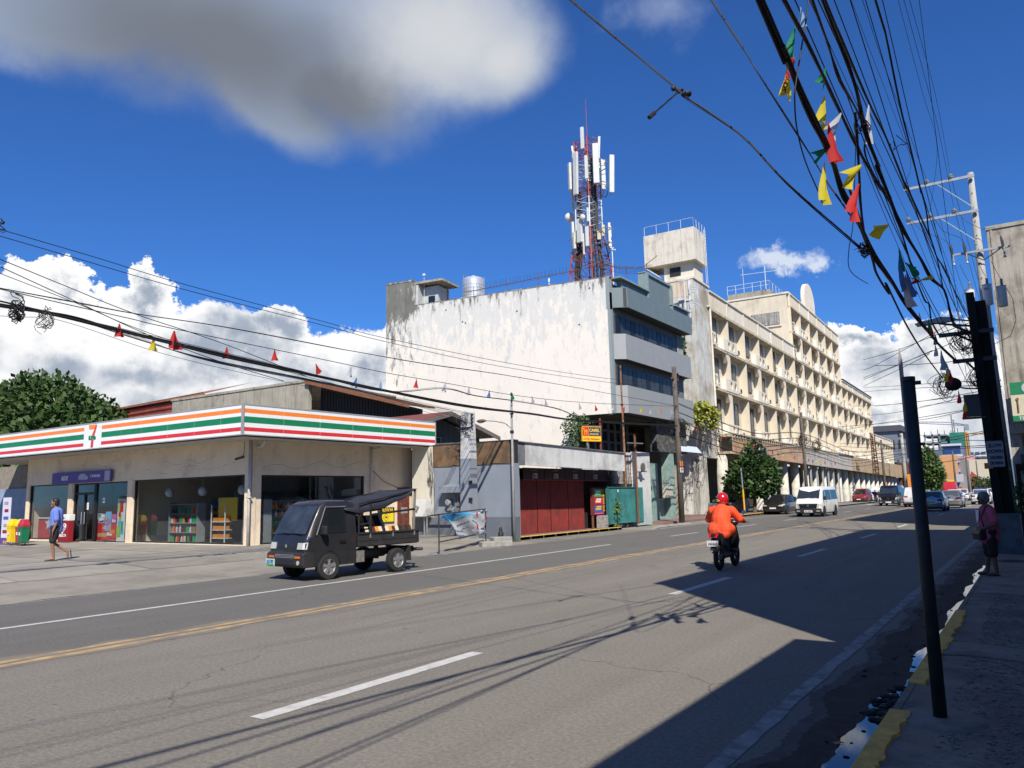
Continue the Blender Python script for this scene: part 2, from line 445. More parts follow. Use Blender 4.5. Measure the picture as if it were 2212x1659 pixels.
# cement slabs cast over the forecourt, separated by open joints
slab_m = [mat('cement_slab_a',(0.285,0.262,0.218),0.95,var=0.14,vscale=0.8,bump=0.4,bscale=50,dirt=(0.19,0.172,0.145),dirt_amt=0.35,dscale=0.7),
          mat('cement_slab_b',(0.24,0.219,0.182),0.95,var=0.14,vscale=0.8,bump=0.4,bscale=50,dirt=(0.155,0.142,0.118),dirt_amt=0.4,dscale=0.7)]
k = 0
for i in range(5):
    for j in range(7):
        xa,ya = -18.6-i*4.3,-4.0+j*3.1
        if i == 0 and j > 5:continue
        q = [(xa-0.02,ya+0.02),(xa-4.27,ya+0.03+0.3*sin(i)),(xa-4.27,ya+3.06+0.3*sin(i)),(xa-0.02,ya+3.06)]
        b = MB()
        n = 6;g = []
        for v in range(n+1):
            for u in range(n+1):
                a = Vector(q[0]).lerp(Vector(q[1]),u/n);c = Vector(q[3]).lerp(Vector(q[2]),u/n);p = a.lerp(c,v/n)
                g.append((p.x,p.y,lot_z(p.x,p.y)+0.006+0.002*((i+j) % 2)))
        b.add(g,[(v*(n+1)+u,(v+1)*(n+1)+u,(v+1)*(n+1)+u+1,v*(n+1)+u+1) for v in range(n) for u in range(n)])
        o = b.build('concrete_slab',slab_m[(i*2+j) % 2 if (i+j) % 3 else 0],parent=lot);k += 1

# left pavement beyond the forecourt
def kerb_run(name,x,y0,y1,h,mt,w=0.16,side=-1,step=1.0):
    """a kerb made of stones laid end to end"""
    r0 = struct(MB().box(x,y0,-0.02,x+side*w*0.9,y1,h-0.02).build(name,concrete))
    y = y0;base = None
    while y < y1-0.05:
        e = min(y+step,y1)
        b = MB().box(x,y+0.006,0.0,x+side*w,e-0.006,h+0.004*rnd.random())
        b.build('kerb_stone',mt,parent=r0,bevel=0.012);y = e
    return r0
kerb_run('kerb',-17.42,26.2,35.6,0.15,yellow_paint)
kerb_run('kerb',-17.45,52.0,63.0,0.15,yellow_paint)
kerb_run('kerb',-17.45,63.0,150.0,0.15,concrete,step=3.0)
p = struct(BOX('pavement',pave_red,None,-26,25.9,-0.02,-17.58,35.6,0.135))
p = struct(BOX('pavement',pave_grey,None,-17.61,64,-0.02,-26,400,0.135))
p = struct(BOX('pavement',pave_red,None,-26,41.2,-0.02,-17.61,64,0.135))
# driveway ramp in front of the teal gate
b = MB()
b.prism([(-15.95,0,0.004),(-26,0,0.16),(-26,0,-0.03),(-15.95,0,-0.03)],(0,5.6,0))
for i in range(len(b.v)):b.v[i].y += 35.6
struct(b.build('driveway',apron_m))
b = MB()
b.prism([(-16.0,41.2,0),(-16.0,52.0,0),(-17.62,52.0,0),(-17.62,41.2,0)],(0,0,0.012))
struct(b.build('road_shoulder',apron_m))
sheet('road_shoulder',-17.5,25.5,-15.95,41.2,0.005,mat('dusty_shoulder',(0.21,0.195,0.165),0.95,var=0.2,vscale=1.4,bump=0.4,dirt=(0.12,0.115,0.105),dirt_amt=0.5,dscale=1.0))
b = MB();b.tube([(-16.0,36.2,0.02),(-16.25,37.5,0.05),(-16.3,39.6,0.05),(-16.2,41.4,0.04)],0.09,8)
struct(b.build('kerb',concrete))

# painted markings
line_w = mat('white_road_paint',(0.50,0.49,0.46),0.85,var=0.12,vscale=9,dirt=(0.17,0.16,0.145),dirt_amt=0.12,dscale=6,bump=0.3,bscale=90)
line_wf = mat('faded_road_paint',(0.30,0.295,0.28),0.85,var=0.2,vscale=9,dirt=(0.14,0.13,0.12),dirt_amt=0.55,dscale=5,bump=0.3,bscale=90)
line_y = mat('worn_yellow_road_paint',(0.46,0.31,0.14),0.9,var=0.2,vscale=3,dirt=(0.21,0.172,0.125),dirt_amt=0.75,dscale=2.2,bump=0.3,bscale=90)
def stripe(x,w,y0,y1,mt,z=0.004,name='lane_marking',step=0.25,rag=0.012,dx=0.0):
    n = max(2,int((y1-y0)/step));l,r_ = [],[]
    for i in range(n+1):
        y = y0+(y1-y0)*i/n;xx = x+dx*(i/n)
        l.append((xx-w/2+rag*(rnd.random()-0.5),y,z));r_.append((xx+w/2+rag*(rnd.random()-0.5),y,z))
    vs = l+r_;fs = [(i,n+1+i,n+2+i,i+1) for i in range(n)]
    return struct(MB().add(vs,fs).build(name,mt))
stripe(-12.8,0.13,-30,25.2,line_w)
for k in range(14):stripe(-12.78,0.12,30.6+k*8.6,33.7+k*8.6,line_w)
for k in range(-3,22):stripe(-5.50-0.004*k,0.17,4.36+k*8.75,7.4+k*8.75,line_w)
stripe(-15.86,0.09,-20,43,line_wf,rag=0.03)
stripe(-15.9,0.09,43,100,line_w)
for k,(a,c) in enumerate([(-30,60),(60,200)]):
    stripe(-9.82-0.12*k*0,0.14,a,c,line_y,rag=0.05,step=0.4)
    stripe(-10.06,0.13,a,c,line_y,rag=0.06,step=0.4)
dust = mat('ochre_dust_on_asphalt',(0.172,0.148,0.116),0.95,var=0.2,vscale=2,bump=0.3,bscale=90)
stripe(-9.95,0.62,-30,60,dust,z=0.003,rag=0.22,step=.3)
b = MB()
for k in range(26):
    y = -6+k*2.3+rnd.random();w = 0.5+rnd.random()*1.2;x = -9.70+0.04*rnd.random()
    b.poly([(x,y,0.002),(x+0.05+0.1*rnd.random(),y+w*0.5,0.002),(x,y+w,0.002),(x-0.05,y+w*0.5,0.002)][::1])
struct(b.build('lane_marking',dust))
stripe(-1.90,0.13,-10,60,line_wf,rag=0.03)
# pedestrian crossing bars further up the street
for k in range(9):stripe(-16.2+k*1.75,0.9,96,99.2,line_w,name='crossing_bar',step=3)

# right-hand gutter, kerb and pavement
mud = mat('wet_gutter_dirt',(0.022,0.020,0.018),0.9,var=0.5,vscale=5,bump=0.8,bscale=30,dirt=(0.05,0.045,0.038),dirt_amt=0.4,dscale=3)
def ragged(name,xl,xr,y0,y1,z,mt,rl=0.1,rr=0.05,step=0.08,kind='structure'):
    n = int((y1-y0)/step);l,r_ = [],[]
    for i in range(n+1):
        y = y0+(y1-y0)*i/n
        l.append((xl(y)+rl*(0.5*sin(y*2.3)+0.3*sin(y*5.7+1)+0.35*(rnd.random()-0.5)),y,z));r_.append((xr(y)+rr*(0.5*sin(y*3.1)+0.4*sin(y*7+2)+0.3*(rnd.random()-0.5)),y,z))
    o = MB().add(l+r_,[(i,n+1+i,n+2+i,i+1) for i in range(n)]).build(name,mt);o['kind'] = kind
    return o
fade_y = lambda y:max(0.0,min(1.0,(y-8)/18))
ragged('gutter_dirt',lambda y:-1.735+0.08*fade_y(y),lambda y:-1.4,-6,30,0.0028,mat('half_wet_asphalt',(0.085,0.078,0.068),0.9,var=0.4,vscale=4,bump=0.6,bscale=40),rl=0.12,rr=0.0,step=0.04)
ragged('gutter_dirt',lambda y:-1.62+0.10*fade_y(y),lambda y:-1.02,-6,30,0.004,mud,rl=0.13,rr=0.0,step=0.04)
water = bpy.data.materials.new('gutter_water');water.use_nodes = True
wt = water.node_tree;wb = wt.nodes['Principled BSDF']
wb.inputs['Base Color'].default_value = (0.012,0.014,0.016,1);wb.inputs['Roughness'].default_value = 0.04;wb.inputs['IOR'].default_value = 1.4
wn_ = wt.nodes.new('ShaderNodeTexNoise');wn_.inputs['Scale'].default_value = 9
wbp = wt.nodes.new('ShaderNodeBump');wbp.inputs['Strength'].default_value = 0.05;wbp.inputs['Distance'].default_value = 0.004
wt.links.new(wn_.outputs['Fac'],wbp.inputs['Height']);wt.links.new(wbp.outputs[0],wb.inputs['Normal'])
wl = lambda y:-1.34+0.16*max(0,min(1,(y-5.5)/3.2))+0.05*sin(y*1.7)+0.05*max(0,min(1,(y-9)/6))
ragged('gutter_water',wl,lambda y:-1.06,-6,8.6,0.008,water,rl=0.08,rr=0.0)
for (ya,yb,dxx) in ((8.55,9.9,-.02),(9.8,11.4,0.02),(11.3,14.6,0.03),(14.5,16.9,0.03),(16.8,20.5,0.0)):
    ragged('gutter_water',lambda y:-1.20+dxx+0.05*sin((y-ya)/(yb-ya)*pi)*-1,lambda y:-1.055,ya,yb,0.008,water,rl=0.04,rr=0.0)
# clods of rubbish lying in the water
b = MB()
for k in range(46):
    y = 6.6+1.35*rnd.random();x = -1.30+0.25*rnd.random();r_ = 0.012+0.03*rnd.random()
    b.ell((x,y,0.012),(r_*1.4,r_,r_*0.7),6,4)
for k in range(60):
    y = 4.5+14*rnd.random();x = -1.6+0.5*rnd.random();r_ = 0.006+0.012*rnd.random()
    b.ell((x,y,0.010),(r_*1.6,r_,r_*0.6),5,4)
o = b.build('gutter_debris',mud);o['kind'] = 'stuff'
leafm = mat('dry_leaf',(0.36,0.22,0.09),0.8)
o = MB().poly([(-1.37,5.95,0.012),(-1.33,5.99,0.02),(-1.29,5.98,0.014),(-1.34,5.93,0.012)]).build('dry_leaf',leafm)
tag(o,'single dry tan leaf lying at the edge of the gutter water','leaf')

walk_m = mat('rough_pavement_concrete',(0.25,0.20,0.155),0.95,var=0.28,vscale=1.6,bump=0.9,bscale=26,dirt=(0.12,0.098,0.078),dirt_amt=0.42,dscale=1.6,speck=0.35)
b = MB().box(-1.02,-8,-0.03,3.0,20.2,0.12).box(-1.02,20.2,-0.03,3.0,60,0.17)
pv = struct(b.build('right_pavement',walk_m))
# exposed pebbles in the broken cement
b = MB()
for k in range(2600):
    y = 3.5+13*rnd.random()**1.3;x = -0.72+0.72*rnd.random()+0.0*y
    if (x+0.73)**2+(y-6.5)**2 < 0.10:continue
    r_ = 0.006+0.014*rnd.random()
    b.ell((x,y,0.118+0.003*rnd.random()),(r_*1.3,r_,r_*0.8),5,3)
o = b.build('exposed_pebbles',mat('pebbles',(0.22,0.19,0.16),0.9,var=0.5,vscale=30),parent=pv);o['kind'] = 'stuff'
# smoother cement bands across the pavement
for (ya,yb,sl) in ((4.3,5.75,-0.35),(8.9,9.6,0.1),(14.2,17.5,0.0)):
    vs = [];n = 14
    for i in range(n+1):
        t = i/n;x = -1.0+1.6*t;vs.append((x,ya+sl*t+0.06*sin(t*9),0.126))
    for i in range(n+1):
        t = i/n;x = -1.0+1.6*t;vs.append((x,yb+sl*t+0.08*sin(t*7+1),0.126))
    o = MB().add(vs,[(i,i+1,n+2+i,n+1+i) for i in range(n)]).build('cement_patch',mat('cement_patch',(0.27,0.225,0.18),0.9,var=0.2,vscale=2,bump=0.6,bscale=30,dirt=(0.075,0.068,0.06),dirt_amt=0.4),parent=pv)
# a shallow puddle by the near edge
ragged('puddle',lambda y:-0.55,lambda y:0.45,4.55,5.02,0.130,water,rl=0.25,rr=0.2)
# yellow painted kerb, broken into separate stretches
ky = mat('old_yellow_kerb',(0.92,0.46,0.09),0.85,var=0.25,vscale=8,bump=0.6,bscale=40,dirt=(0.42,0.26,0.12),dirt_amt=0.3,dscale=9)
kr = struct(BOX('right_kerb',walk_m,None,-1.075,-8,-0.02,-1.021,60,0.124))
for (ya,yb) in ((1.5,5.2),(5.2,6.55),(7.5,8.55),(8.56,10.6),(10.61,12.1)):
    n = int((yb-ya)/0.07);vs = []
    for i in range(n+1):
        y = ya+(yb-ya)*i/n
        w = 0.115+0.012*sin(y*4.1)+0.012*sin(y*13)+0.03*rnd.random()
        if y > 7:w *= 1.0
        vs += [(-1.082,y,0.0),(-1.080,y,0.137),(-1.080+w,y,0.139),(-1.080+w+0.01,y,0.12)]
    fs = []
    for i in range(n):
        for k in range(3):fs.append((i*4+k,(i+1)*4+k,(i+1)*4+k+1,i*4+k+1))
    fs += [(0,1,2,3),(n*4+3,n*4+2,n*4+1,n*4)]
    MB().add(vs,fs).build('kerb_stone',ky,parent=kr)
# ------------------------------------------------------------------ the convenience store on the corner
def FR(ang,ox=0.0,oy=0.0,inset=0.0):
    """local frame of a facade: x along it, y into the building"""
    return Matrix.Translation((ox,oy,0)) @ Matrix.Rotation(R(ang),4,'Z') @ Matrix.Translation((0,inset,0))
def fmb(F):
    b = MB();b.T = F;return b
def on_frame(o,F,loc,rot=(pi/2,0,0)):
    """lay a lettering object into the facade frame"""
    o.matrix_local = F @ Matrix.Translation(loc) @ Matrix.Rotation(rot[2],4,'Z') @ Matrix.Rotation(rot[1],4,'Y') @ Matrix.Rotation(rot[0],4,'X') @ Matrix.Diagonal((o.scale[0],o.scale[1],1,1))
    return o
def glassmat(name,tint=(0.86,0.89,0.90),refl=0.0):
    mt = bpy.data.materials.new(name);mt.use_nodes = True;t = mt.node_tree
    for n in list(t.nodes):t.nodes.remove(n)
    tr = t.nodes.new('ShaderNodeBsdfTransparent');tr.inputs[0].default_value = (*tint,1)
    gl = t.nodes.new('ShaderNodeBsdfGlossy');gl.inputs['Roughness'].default_value = 0.02;gl.inputs[0].default_value = (0.9,0.95,1,1)
    lw = t.nodes.new('ShaderNodeLayerWeight');lw.inputs[0].default_value = .5;pw = t.nodes.new('ShaderNodeMath');pw.operation = 'POWER';t.links.new(lw.outputs['Facing'],pw.inputs[0]);pw.inputs[1].default_value = 4.0;lw = pw
    ad = t.nodes.new('ShaderNodeMath');ad.operation = 'ADD';ad.use_clamp = True;t.links.new(lw.outputs[0],ad.inputs[0]);ad.inputs[1].default_value = .035
    mx = t.nodes.new('ShaderNodeMixShader');t.links.new(ad.outputs[0],mx.inputs[0]);t.links.new(tr.outputs[0],mx.inputs[1]);t.links.new(gl.outputs[0],mx.inputs[2])
    o = t.nodes.new('ShaderNodeOutputMaterial');t.links.new(mx.outputs[0],o.inputs[0]);return mt
shop_glass = glassmat('shop_glass')
store_wall = mat('cream_store_wall',(0.76,0.63,0.46),0.9,var=0.06,vscale=1.0,bump=0.25,bscale=30,dirt=(0.46,0.39,0.31),dirt_amt=0.25,dscale=0.9,streak=0.18,streak_col=(0.38,0.32,0.25))
soffit_m = mat('fascia_soffit',(0.42,0.40,0.36),0.8,var=0.15)
fw = mat('fascia_white',(0.80,0.81,0.79),0.35,var=0.04,vscale=1.5,bump=0)
fo = mat('fascia_orange',(0.86,0.23,0.035),0.4,var=0.05)
fg = mat('fascia_green',(0.012,0.20,0.085),0.4,var=0.08)
fr = mat('fascia_red',(0.66,0.035,0.04),0.4,var=0.08)
frame_black = mat('black_window_frame',(0.012,0.012,0.014),0.45)
grey_cap = mat('grey_cap',(0.30,0.31,0.32),0.6)

SO = (-21.65,16.32)
store = thing('convenience_store','convenience store with orange, green and red striped fascia on the street corner','store',(SO[0],SO[1],0))
FA,FB = FR(0.6),FR(88)
FAw,FBw = FR(0.6,inset=1.45),FR(88,inset=1.45)
ZB,ZT = 3.97,5.0
def fascia_panel(F,x0,x1,logo=False):
    w = x1-x0;b = fmb(F);h = ZT-0.03-ZB-0.03
    fr_ = [0,.12,.27,.39,.61,.76,.90,1.0];cols = [0,1,0,2,0,3,0]
    for i in range(7):
        z1,z0 = ZT-0.03-fr_[i]*h,ZT-0.03-fr_[i+1]*h
        m_ = 0 if logo else cols[i]
        b.quad((x0+.004,0,z0),(x1-.004,0,z0),(x1-.004,0,z1),(x0+.004,0,z1),m_)
    b.box(x0+.004,0.004,ZB+0.03,x1-.004,0.06,ZT-0.03,0)
    return b.build('fascia_panel',[fw,fo,fg,fr],parent=store)
xs = [-22.0,-20.75,-19.5,-18.25,-17.0,-15.7,-14.2,-12.75,-11.3,-9.8]
for a,c in zip(xs,xs[1:]):fascia_panel(FA,a,c)
fascia_panel(FA,-9.8,-8.52,True)
xs = [-8.52,-7.15,-5.84,-4.18,-2.62,-1.16,-0.03]
for a,c in zip(xs,xs[1:]):fascia_panel(FA,a,c)
xs = [0.03,1.65,3.26,4.85,6.42,8.01,9.55]
for a,c in zip(xs,xs[1:]):fascia_panel(FB,a,c)
b = fmb(FA);b.box(-22,0.065,ZB,0.0,0.5,ZT-0.02);b.box(-22,-0.012,ZT-0.03,0,0.5,ZT+0.01);b.box(-22,-0.012,ZB-0.005,0,0.1,ZB+0.03)
b.T = FB;b.box(0.0,0.065,ZB+0.002,9.55,0.5,ZT-0.022);b.box(-0.01,-0.012,ZT-0.03,9.57,0.5,ZT+0.012);b.box(-0.01,-0.012,ZB-0.003,9.57,0.1,ZB+0.032);b.box(9.552,-0.01,ZB,9.6,0.5,ZT)
b.box(-0.035,-0.03,ZB-0.01,0.035,0.05,ZT+0.02)
b.build('fascia_frame',grey_cap,parent=store)
b = fmb(FA);b.poly([(-22,0.1,3.93),(0,0.1,3.93),(-1.45,1.45,3.93),(-22,1.45,3.93)]);b.box(-22,0.45,3.935,-0.45,9,4.9)
b.T = FB;b.poly([(0.1,0.1,3.925),(9.6,0.1,3.925),(9.6,1.45,3.925),(1.45,1.45,3.925)])
b.build('canopy',soffit_m,parent=store)
# the number and name in the logo panel, as on the sign
xm = -9.16
b = fmb(FA);h = ZT-ZB
b.poly([(xm-.30,-.006,ZB+.93*h),(xm+.30,-.006,ZB+.93*h),(xm+.27,-.006,ZB+.76*h),(xm+.12,-.006,ZB+.76*h),(xm-.26,-.006,ZB+.76*h)],0)
b.poly([(xm+.30,-.008,ZB+.93*h),(xm+.24,-.008,ZB+.70*h),(xm+.13,-.008,ZB+.50*h),(xm-.06,-.008,ZB+.50*h),(xm+.04,-.008,ZB+.66*h),(xm+.15,-.008,ZB+.78*h)],0)
b.poly([(xm-.07,-.008,ZB+.36*h),(xm+.10,-.008,ZB+.36*h),(xm+.08,-.008,ZB+.06*h),(xm-.10,-.008,ZB+.06*h)],1)
for p_ in b.f:p_.reverse()
b.build('logo_numeral',[fo,fr],parent=store)
b = fmb(FA)
b.quad((xm+.13,-.010,ZB+.50*h),(xm+.30,-.010,ZB+.93*h),(xm+.15,-.010,ZB+.80*h),(xm-.0,-.010,ZB+.50*h));b.build('logo_numeral',fr,parent=store)
on_frame(text('ELEVEn','logo_lettering',fg,store,0.21,(0,0,0),sx=0.8,align='CENTER',bold=0.009),FA,(xm,-0.014,ZB+.37*h))

# walls
WZ = 3.93
def wall_with_openings(b,x0,x1,z0,z1,ops,t=0.22):
    """wall panel split round its rectangular openings (xa, xb, za, zb)"""
    xs_ = sorted({x0,x1,*[o[0] for o in ops],*[o[1] for o in ops]})
    for a,c in zip(xs_,xs_[1:]):
        o = [q for q in ops if q[0] <= a and q[1] >= c]
        if not o:b.box(a,0,z0,c,t,z1)
        else:
            if o[0][2] > z0:b.box(a,0,z0,c,t,o[0][2])
            if o[0][3] < z1:b.box(a,0,o[0][3],c,t,z1)
b = fmb(FAw)
opsA = [(-16.98,-13.52,0.32,2.74),(-13.15,-8.96,0.22,2.72),(-8.58,-1.68,0.28,2.74)]
wall_with_openings(b,-17.25,-1.45,0.0,WZ,opsA)
b.T = FBw
opsB = [(1.85,6.85,0.26,2.72)]
wall_with_openings(b,1.45,9.7,0.0,WZ,opsB)
b.box(1.45,8.0,0,17,8.2,4.9);b.box(9.7,0,0,9.9,8,4.9)
b.T = FAw;b.box(-17.25,0.22,0,-17.03,9,3.9)
b.build('wall',store_wall,parent=store)
b = fmb(FAw);b.box(-17.1,0.25,0.1,-1.6,8,0.24);b.build('floor',mat('store_floor',(0.30,0.29,0.27),0.3),parent=store)
b = fmb(FAw);b.box(-17.0,6.2,0.2,-1.7,6.3,3.9);b.box(-17.0,0.25,3.0,-1.7,6.2,3.05)
b.build('inner_wall',mat('dark_store_interior',(0.26,0.25,0.24),0.8),parent=store)
# window glazing: each window a frame with its panes
def shop_window(F,x0,x1,z0,z1,n,door=False):
    b = fmb(F);t = 0.05
    for (a,c,e,g) in ((x0,x1,z0,z0+t),(x0,x1,z1-t,z1),(x0,x0+t*1.3,z0+t,z1-t),(x1-t*1.3,x1,z0+t,z1-t)):b.box(a,0.06,e,c,0.16,g)
    fr_ = b.build('window',frame_black,parent=store)
    xs_ = [x0+t*1.3+(x1-x0-2.6*t)*i/n for i in range(n+1)]
    for i,(a,c) in enumerate(zip(xs_,xs_[1:])):
        p = fmb(F);p.box(a+.004,0.10,z0+t,c-.004,0.112,z1-t);p.build('pane',shop_glass,parent=fr_)
    return fr_
shop_window(FAw,-16.98,-13.52,0.32,2.74,2)
w2 = shop_window(FAw,-11.45,-8.96,0.22,2.72,2)
shop_window(FAw,-8.58,-1.68,0.28,2.74,3)
shop_window(FBw,1.85,6.85,0.26,2.72,3)
b = fmb(FAw)
for (a,c,e,g) in ((-13.15,-13.03,.22,2.72),(-11.57,-11.45,.22,2.72),(-12.34,-12.26,.3,2.3),(-13.03,-11.57,2.24,2.32),(-13.03,-11.57,2.66,2.72),(-13.03,-11.57,.22,.30)):b.box(a,0.05,e,c,0.17,g)
dr = b.build('door',frame_black,parent=store)
for a,c in ((-13.02,-12.35),(-12.25,-11.58)):
    p = fmb(FAw);p.box(a,0.10,0.31,c,0.112,2.23);p.build('pane',shop_glass,parent=dr)
p = fmb(FAw);p.box(-13.02,0.10,2.33,-11.58,0.112,2.65);p.build('pane',shop_glass,parent=dr)
for x in (-12.42,-12.18):
    p = fmb(FAw);p.tube([(x,0.02,1.0),(x,0.02,1.5)],0.02,6);p.build('handle',steel,parent=dr)
# pilasters, downpipes, step, drip stains
for q in ((-13.50,-0.04,0.05,-13.17,0.0,2.75),(-8.94,-0.04,0.05,-8.60,0.0,2.75),(-1.62,-0.05,0,-1.40,0.0,WZ)):b = fmb(FAw);b.box(*q);b.build('pilaster',store_wall,parent=store)
b = fmb(FBw);b.box(1.44,-0.04,0,1.60,0,WZ);b.build('pilaster',store_wall,parent=store)
pipe_m = mat('grey_white_pipe',(0.55,0.53,0.48),0.6,var=0.15,streak=0.3)
b = fmb(FAw);b.tube([(-1.30,-0.10,0.1),(-1.30,-0.10,WZ)],0.055,10);b.box(-1.38,-.16,1.9,-1.22,-.03,1.94);b.build('downpipe',pipe_m,parent=store,smooth=True)
b = fmb(FBw)
b.tube([(7.17,-0.06,2.0),(7.17,-0.06,WZ)],0.045,8);b.tube([(7.17,-.06,3.75),(7.4,-.4,3.9)],0.05,8)
b.build('downpipe',pipe_m,parent=store,smooth=True)
b = fmb(FBw);b.tube([(9.62,-0.06,0.3),(9.62,-0.06,WZ-.05)],0.03,6);b.tube([(7.25,-.03,2.95),(7.9,-.04,2.5),(8.8,-.03,2.22),(9.6,-.04,2.15)],0.014,6)
b.build('conduit',mat('brown_conduit',(0.22,0.17,0.12),0.7),parent=store)
b = fmb(FBw);b.tube([(1.62,-0.5,3.92),(1.62,-.3,3.72),(1.62,-.02,3.72)],0.06,8);b.build('elbow_pipe',pipe_m,parent=store)
plat = mat('step_concrete',(0.20,0.185,0.16),0.95,var=0.2,vscale=2,bump=0.6,bscale=25,dirt=(0.36,0.34,0.30),dirt_amt=0.3,dscale=4)
b = MB()
pts = [(-11.4,-0.72),(-7.6,-0.9),(-4.0,-1.1),(0.0,-1.25),(1.7,-1.2),(2.25,-0.4),(2.3,1.5),(1.6,9.6),(-1.5,9.6),(-1.5,1.5),(-15.6,1.7),(-15.6,0.2),(-13.4,-0.3)]
b.prism([(x,y,0.03) for x,y in pts],(0,0,0.225));b.build('step',plat,parent=store,bevel=0.03)
b = fmb(FAw);b.box(-17.2,-0.06,0.05,-1.4,0.0,0.27);b.T = FBw;b.box(1.45,-.05,.05,9.7,0,.24);b.build('plinth',mat('plinth_paint',(0.60,0.56,0.48),0.9,var=0.1,dirt=(0.3,.28,.24),dirt_amt=0.4),parent=store)
# paint patches and cracks over the windows
crk = mat('cracked_render',(0.27,0.235,0.19),0.95)
b = fmb(FAw)
for (xa,xb_,z) in ((-8.3,-1.9,3.02),(-6.9,-3.3,3.28),(-12.9,-9.9,3.35)):
    n = 60;pts = []
    z1 = z
    for i in range(n+1):z1 += (rnd.random()-.5)*.05;pts.append((xa+(xb_-xa)*i/n,-.003,z1+0.10*sin(i*.25)))
    for i in range(n):
        if rnd.random() < .75:w = .006+.010*rnd.random();(x_,y_,z_),(u_,v_,q_) = pts[i],pts[i+1];b.quad((x_,y_,z_),(u_,v_,q_),(u_,v_,q_+w),(x_,y_,z_+w))
b.T = FBw
for (xa,xb_,z) in ((1.9,6.8,2.98),):
    n = 50;z1 = z;pts = []
    for i in range(n+1):z1 += (rnd.random()-.5)*.05;pts.append((xa+(xb_-xa)*i/n,-.003,z1+.10*sin(i*.3)))
    for i in range(n):
        w = .006+.010*rnd.random();(x_,y_,z_),(u_,v_,q_) = pts[i],pts[i+1];b.quad((x_,y_,z_),(u_,v_,q_),(u_,v_,q_+w),(x_,y_,z_+w))
o = b.build('render_cracks',crk,parent=store);o['kind'] = 'stuff'
# security camera under the fascia
b = fmb(FAw);b.tube([(-1.62,-.1,3.9),(-1.62,-.12,3.45),(-1.66,-.16,3.36)],.01,5);b.tube([(-1.62,-.12,3.36),(-1.95,-.22,3.28)],.045,8)
b.build('security_camera',dark_steel,parent=store)

def sun_poster(name,F,x0,x1,z0,z1,y,cols,parent,n=4):
    b = fmb(F);b.box(x0,y,z0,x1,y+.012,z1,0)
    k = len(cols)
    for i in range(n):
        cx,cz = x0+(x1-x0)*(.2+.6*rnd.random()),z0+(z1-z0)*(.12+.76*rnd.random());w_,h_ = (x1-x0)*(.12+.15*rnd.random()),(z1-z0)*(.05+.09*rnd.random())
        b.box(max(x0+.01,cx-w_),y-.002-.001*i,max(z0+.01,cz-h_),min(x1-.01,cx+w_),y,min(z1-.01,cz+h_),1+(i % (k-1)))
    return b.build(name,cols,parent=parent)
CM = {n_:mat('print_'+n_,c,0.5,var=0.05) for n_,c in dict(red=(0.62,.02,.02),white=(.75,.75,.72),green=(.05,.38,.10),blue=(.05,.12,.45),yellow=(.75,.50,.03),orange=(.75,.25,.03),
      pink=(.65,.10,.30),purple=(.10,.06,.28),lime=(.35,.55,.1),sky=(.15,.45,.75),black=(.02,.02,.02),maroon=(.25,.01,.02),brown=(.14,.07,.04),grey=(.3,.3,.32),teal=(.02,.20,.19),tan=(.55,.35,.15)).items()}
# promotional posters standing behind the door-side window
w2p = w2
sun_poster('poster',FAw,-11.3,-9.9,.34,1.0,.14,[CM['red'],CM['white'],CM['orange'],CM['tan'],CM['red']],w2p,7)
sun_poster('poster',FAw,-11.3,-10.75,1.02,1.42,.14,[CM['grey'],CM['white'],CM['black'],CM['white']],w2p,6)
sun_poster('poster',FAw,-10.72,-10.3,.72,1.5,.13,[CM['sky'],CM['orange'],CM['pink'],CM['grey']],w2p,6)
sun_poster('poster',FAw,-10.28,-9.95,1.02,1.4,.14,[CM['pink'],CM['white'],CM['pink']],w2p,3)
sun_poster('poster',FAw,-9.86,-9.3,.30,2.02,.13,[CM['white'],CM['red'],CM['lime'],CM['green'],CM['sky']],w2p,10)
sun_poster('notice',FAw,-10.95,-10.78,1.88,2.08,.09,[CM['white'],CM['grey']],w2p,2)
sun_poster('notice',FAw,-12.15,-12.02,1.6,1.9,.09,[CM['white'],CM['grey']],dr,2)
# goods inside
shelf_m = mat('shop_shelf',(0.30,0.30,0.30),0.5)
def goods_shelf(label,F,x0,x1,y0,z0,rows,rowh,cols,per=14,depth=.35,back=True,frame=shelf_m):
    t = thing('goods_shelf',label,'shelf',(SO[0],SO[1],0))
    b = fmb(F)
    for r_ in range(rows+1):b.box(x0,y0,z0+r_*rowh-.02,x1,y0+depth,z0+r_*rowh)
    if back:b.box(x0,y0+depth,z0,x1,y0+depth+.03,z0+rows*rowh)
    for x in (x0,x1):b.box(x-.015,y0,z0,x+.015,y0+depth,z0+rows*rowh+.05)
    b.build('rack',frame,parent=t)
    for r_ in range(rows):
        b = fmb(F);dx = (x1-x0-.06)/per
        for i in range(per):
            if rnd.random() < .08:continue
            h_ = rowh*(.55+.28*rnd.random());m_ = rnd.randrange(len(cols)) if rnd.random() < .35 else (i//3+r_) % len(cols)
            cx = x0+.03+dx*(i+.5)
            b.lathe([(dx*.40,0),(dx*.42,h_*.6),(dx*.16,h_*.85),(dx*.16,h_)],(cx,y0+.10,z0+r_*rowh+.002),7,m_)
        o = b.build('bottles',cols,parent=t);o['kind'] = 'stuff'
    return t
pet = [mat('bottle_'+n_,c,0.15,var=0,coat=.6) for n_,c in (('green',(.02,.30,.10)),('orange',(.75,.2,.02)),('cola',(.08,.02,.015)),('clear',(.45,.55,.58)),('red',(.5,.03,.03)),('blue',(.05,.2,.5)))]
goods_shelf('tiered stack of green, orange and cola soft drink bottles behind the big store window',FAw,-6.95,-5.15,.55,.30,4,.36,[pet[0],pet[1],pet[3],pet[2],pet[0],pet[4]],16)
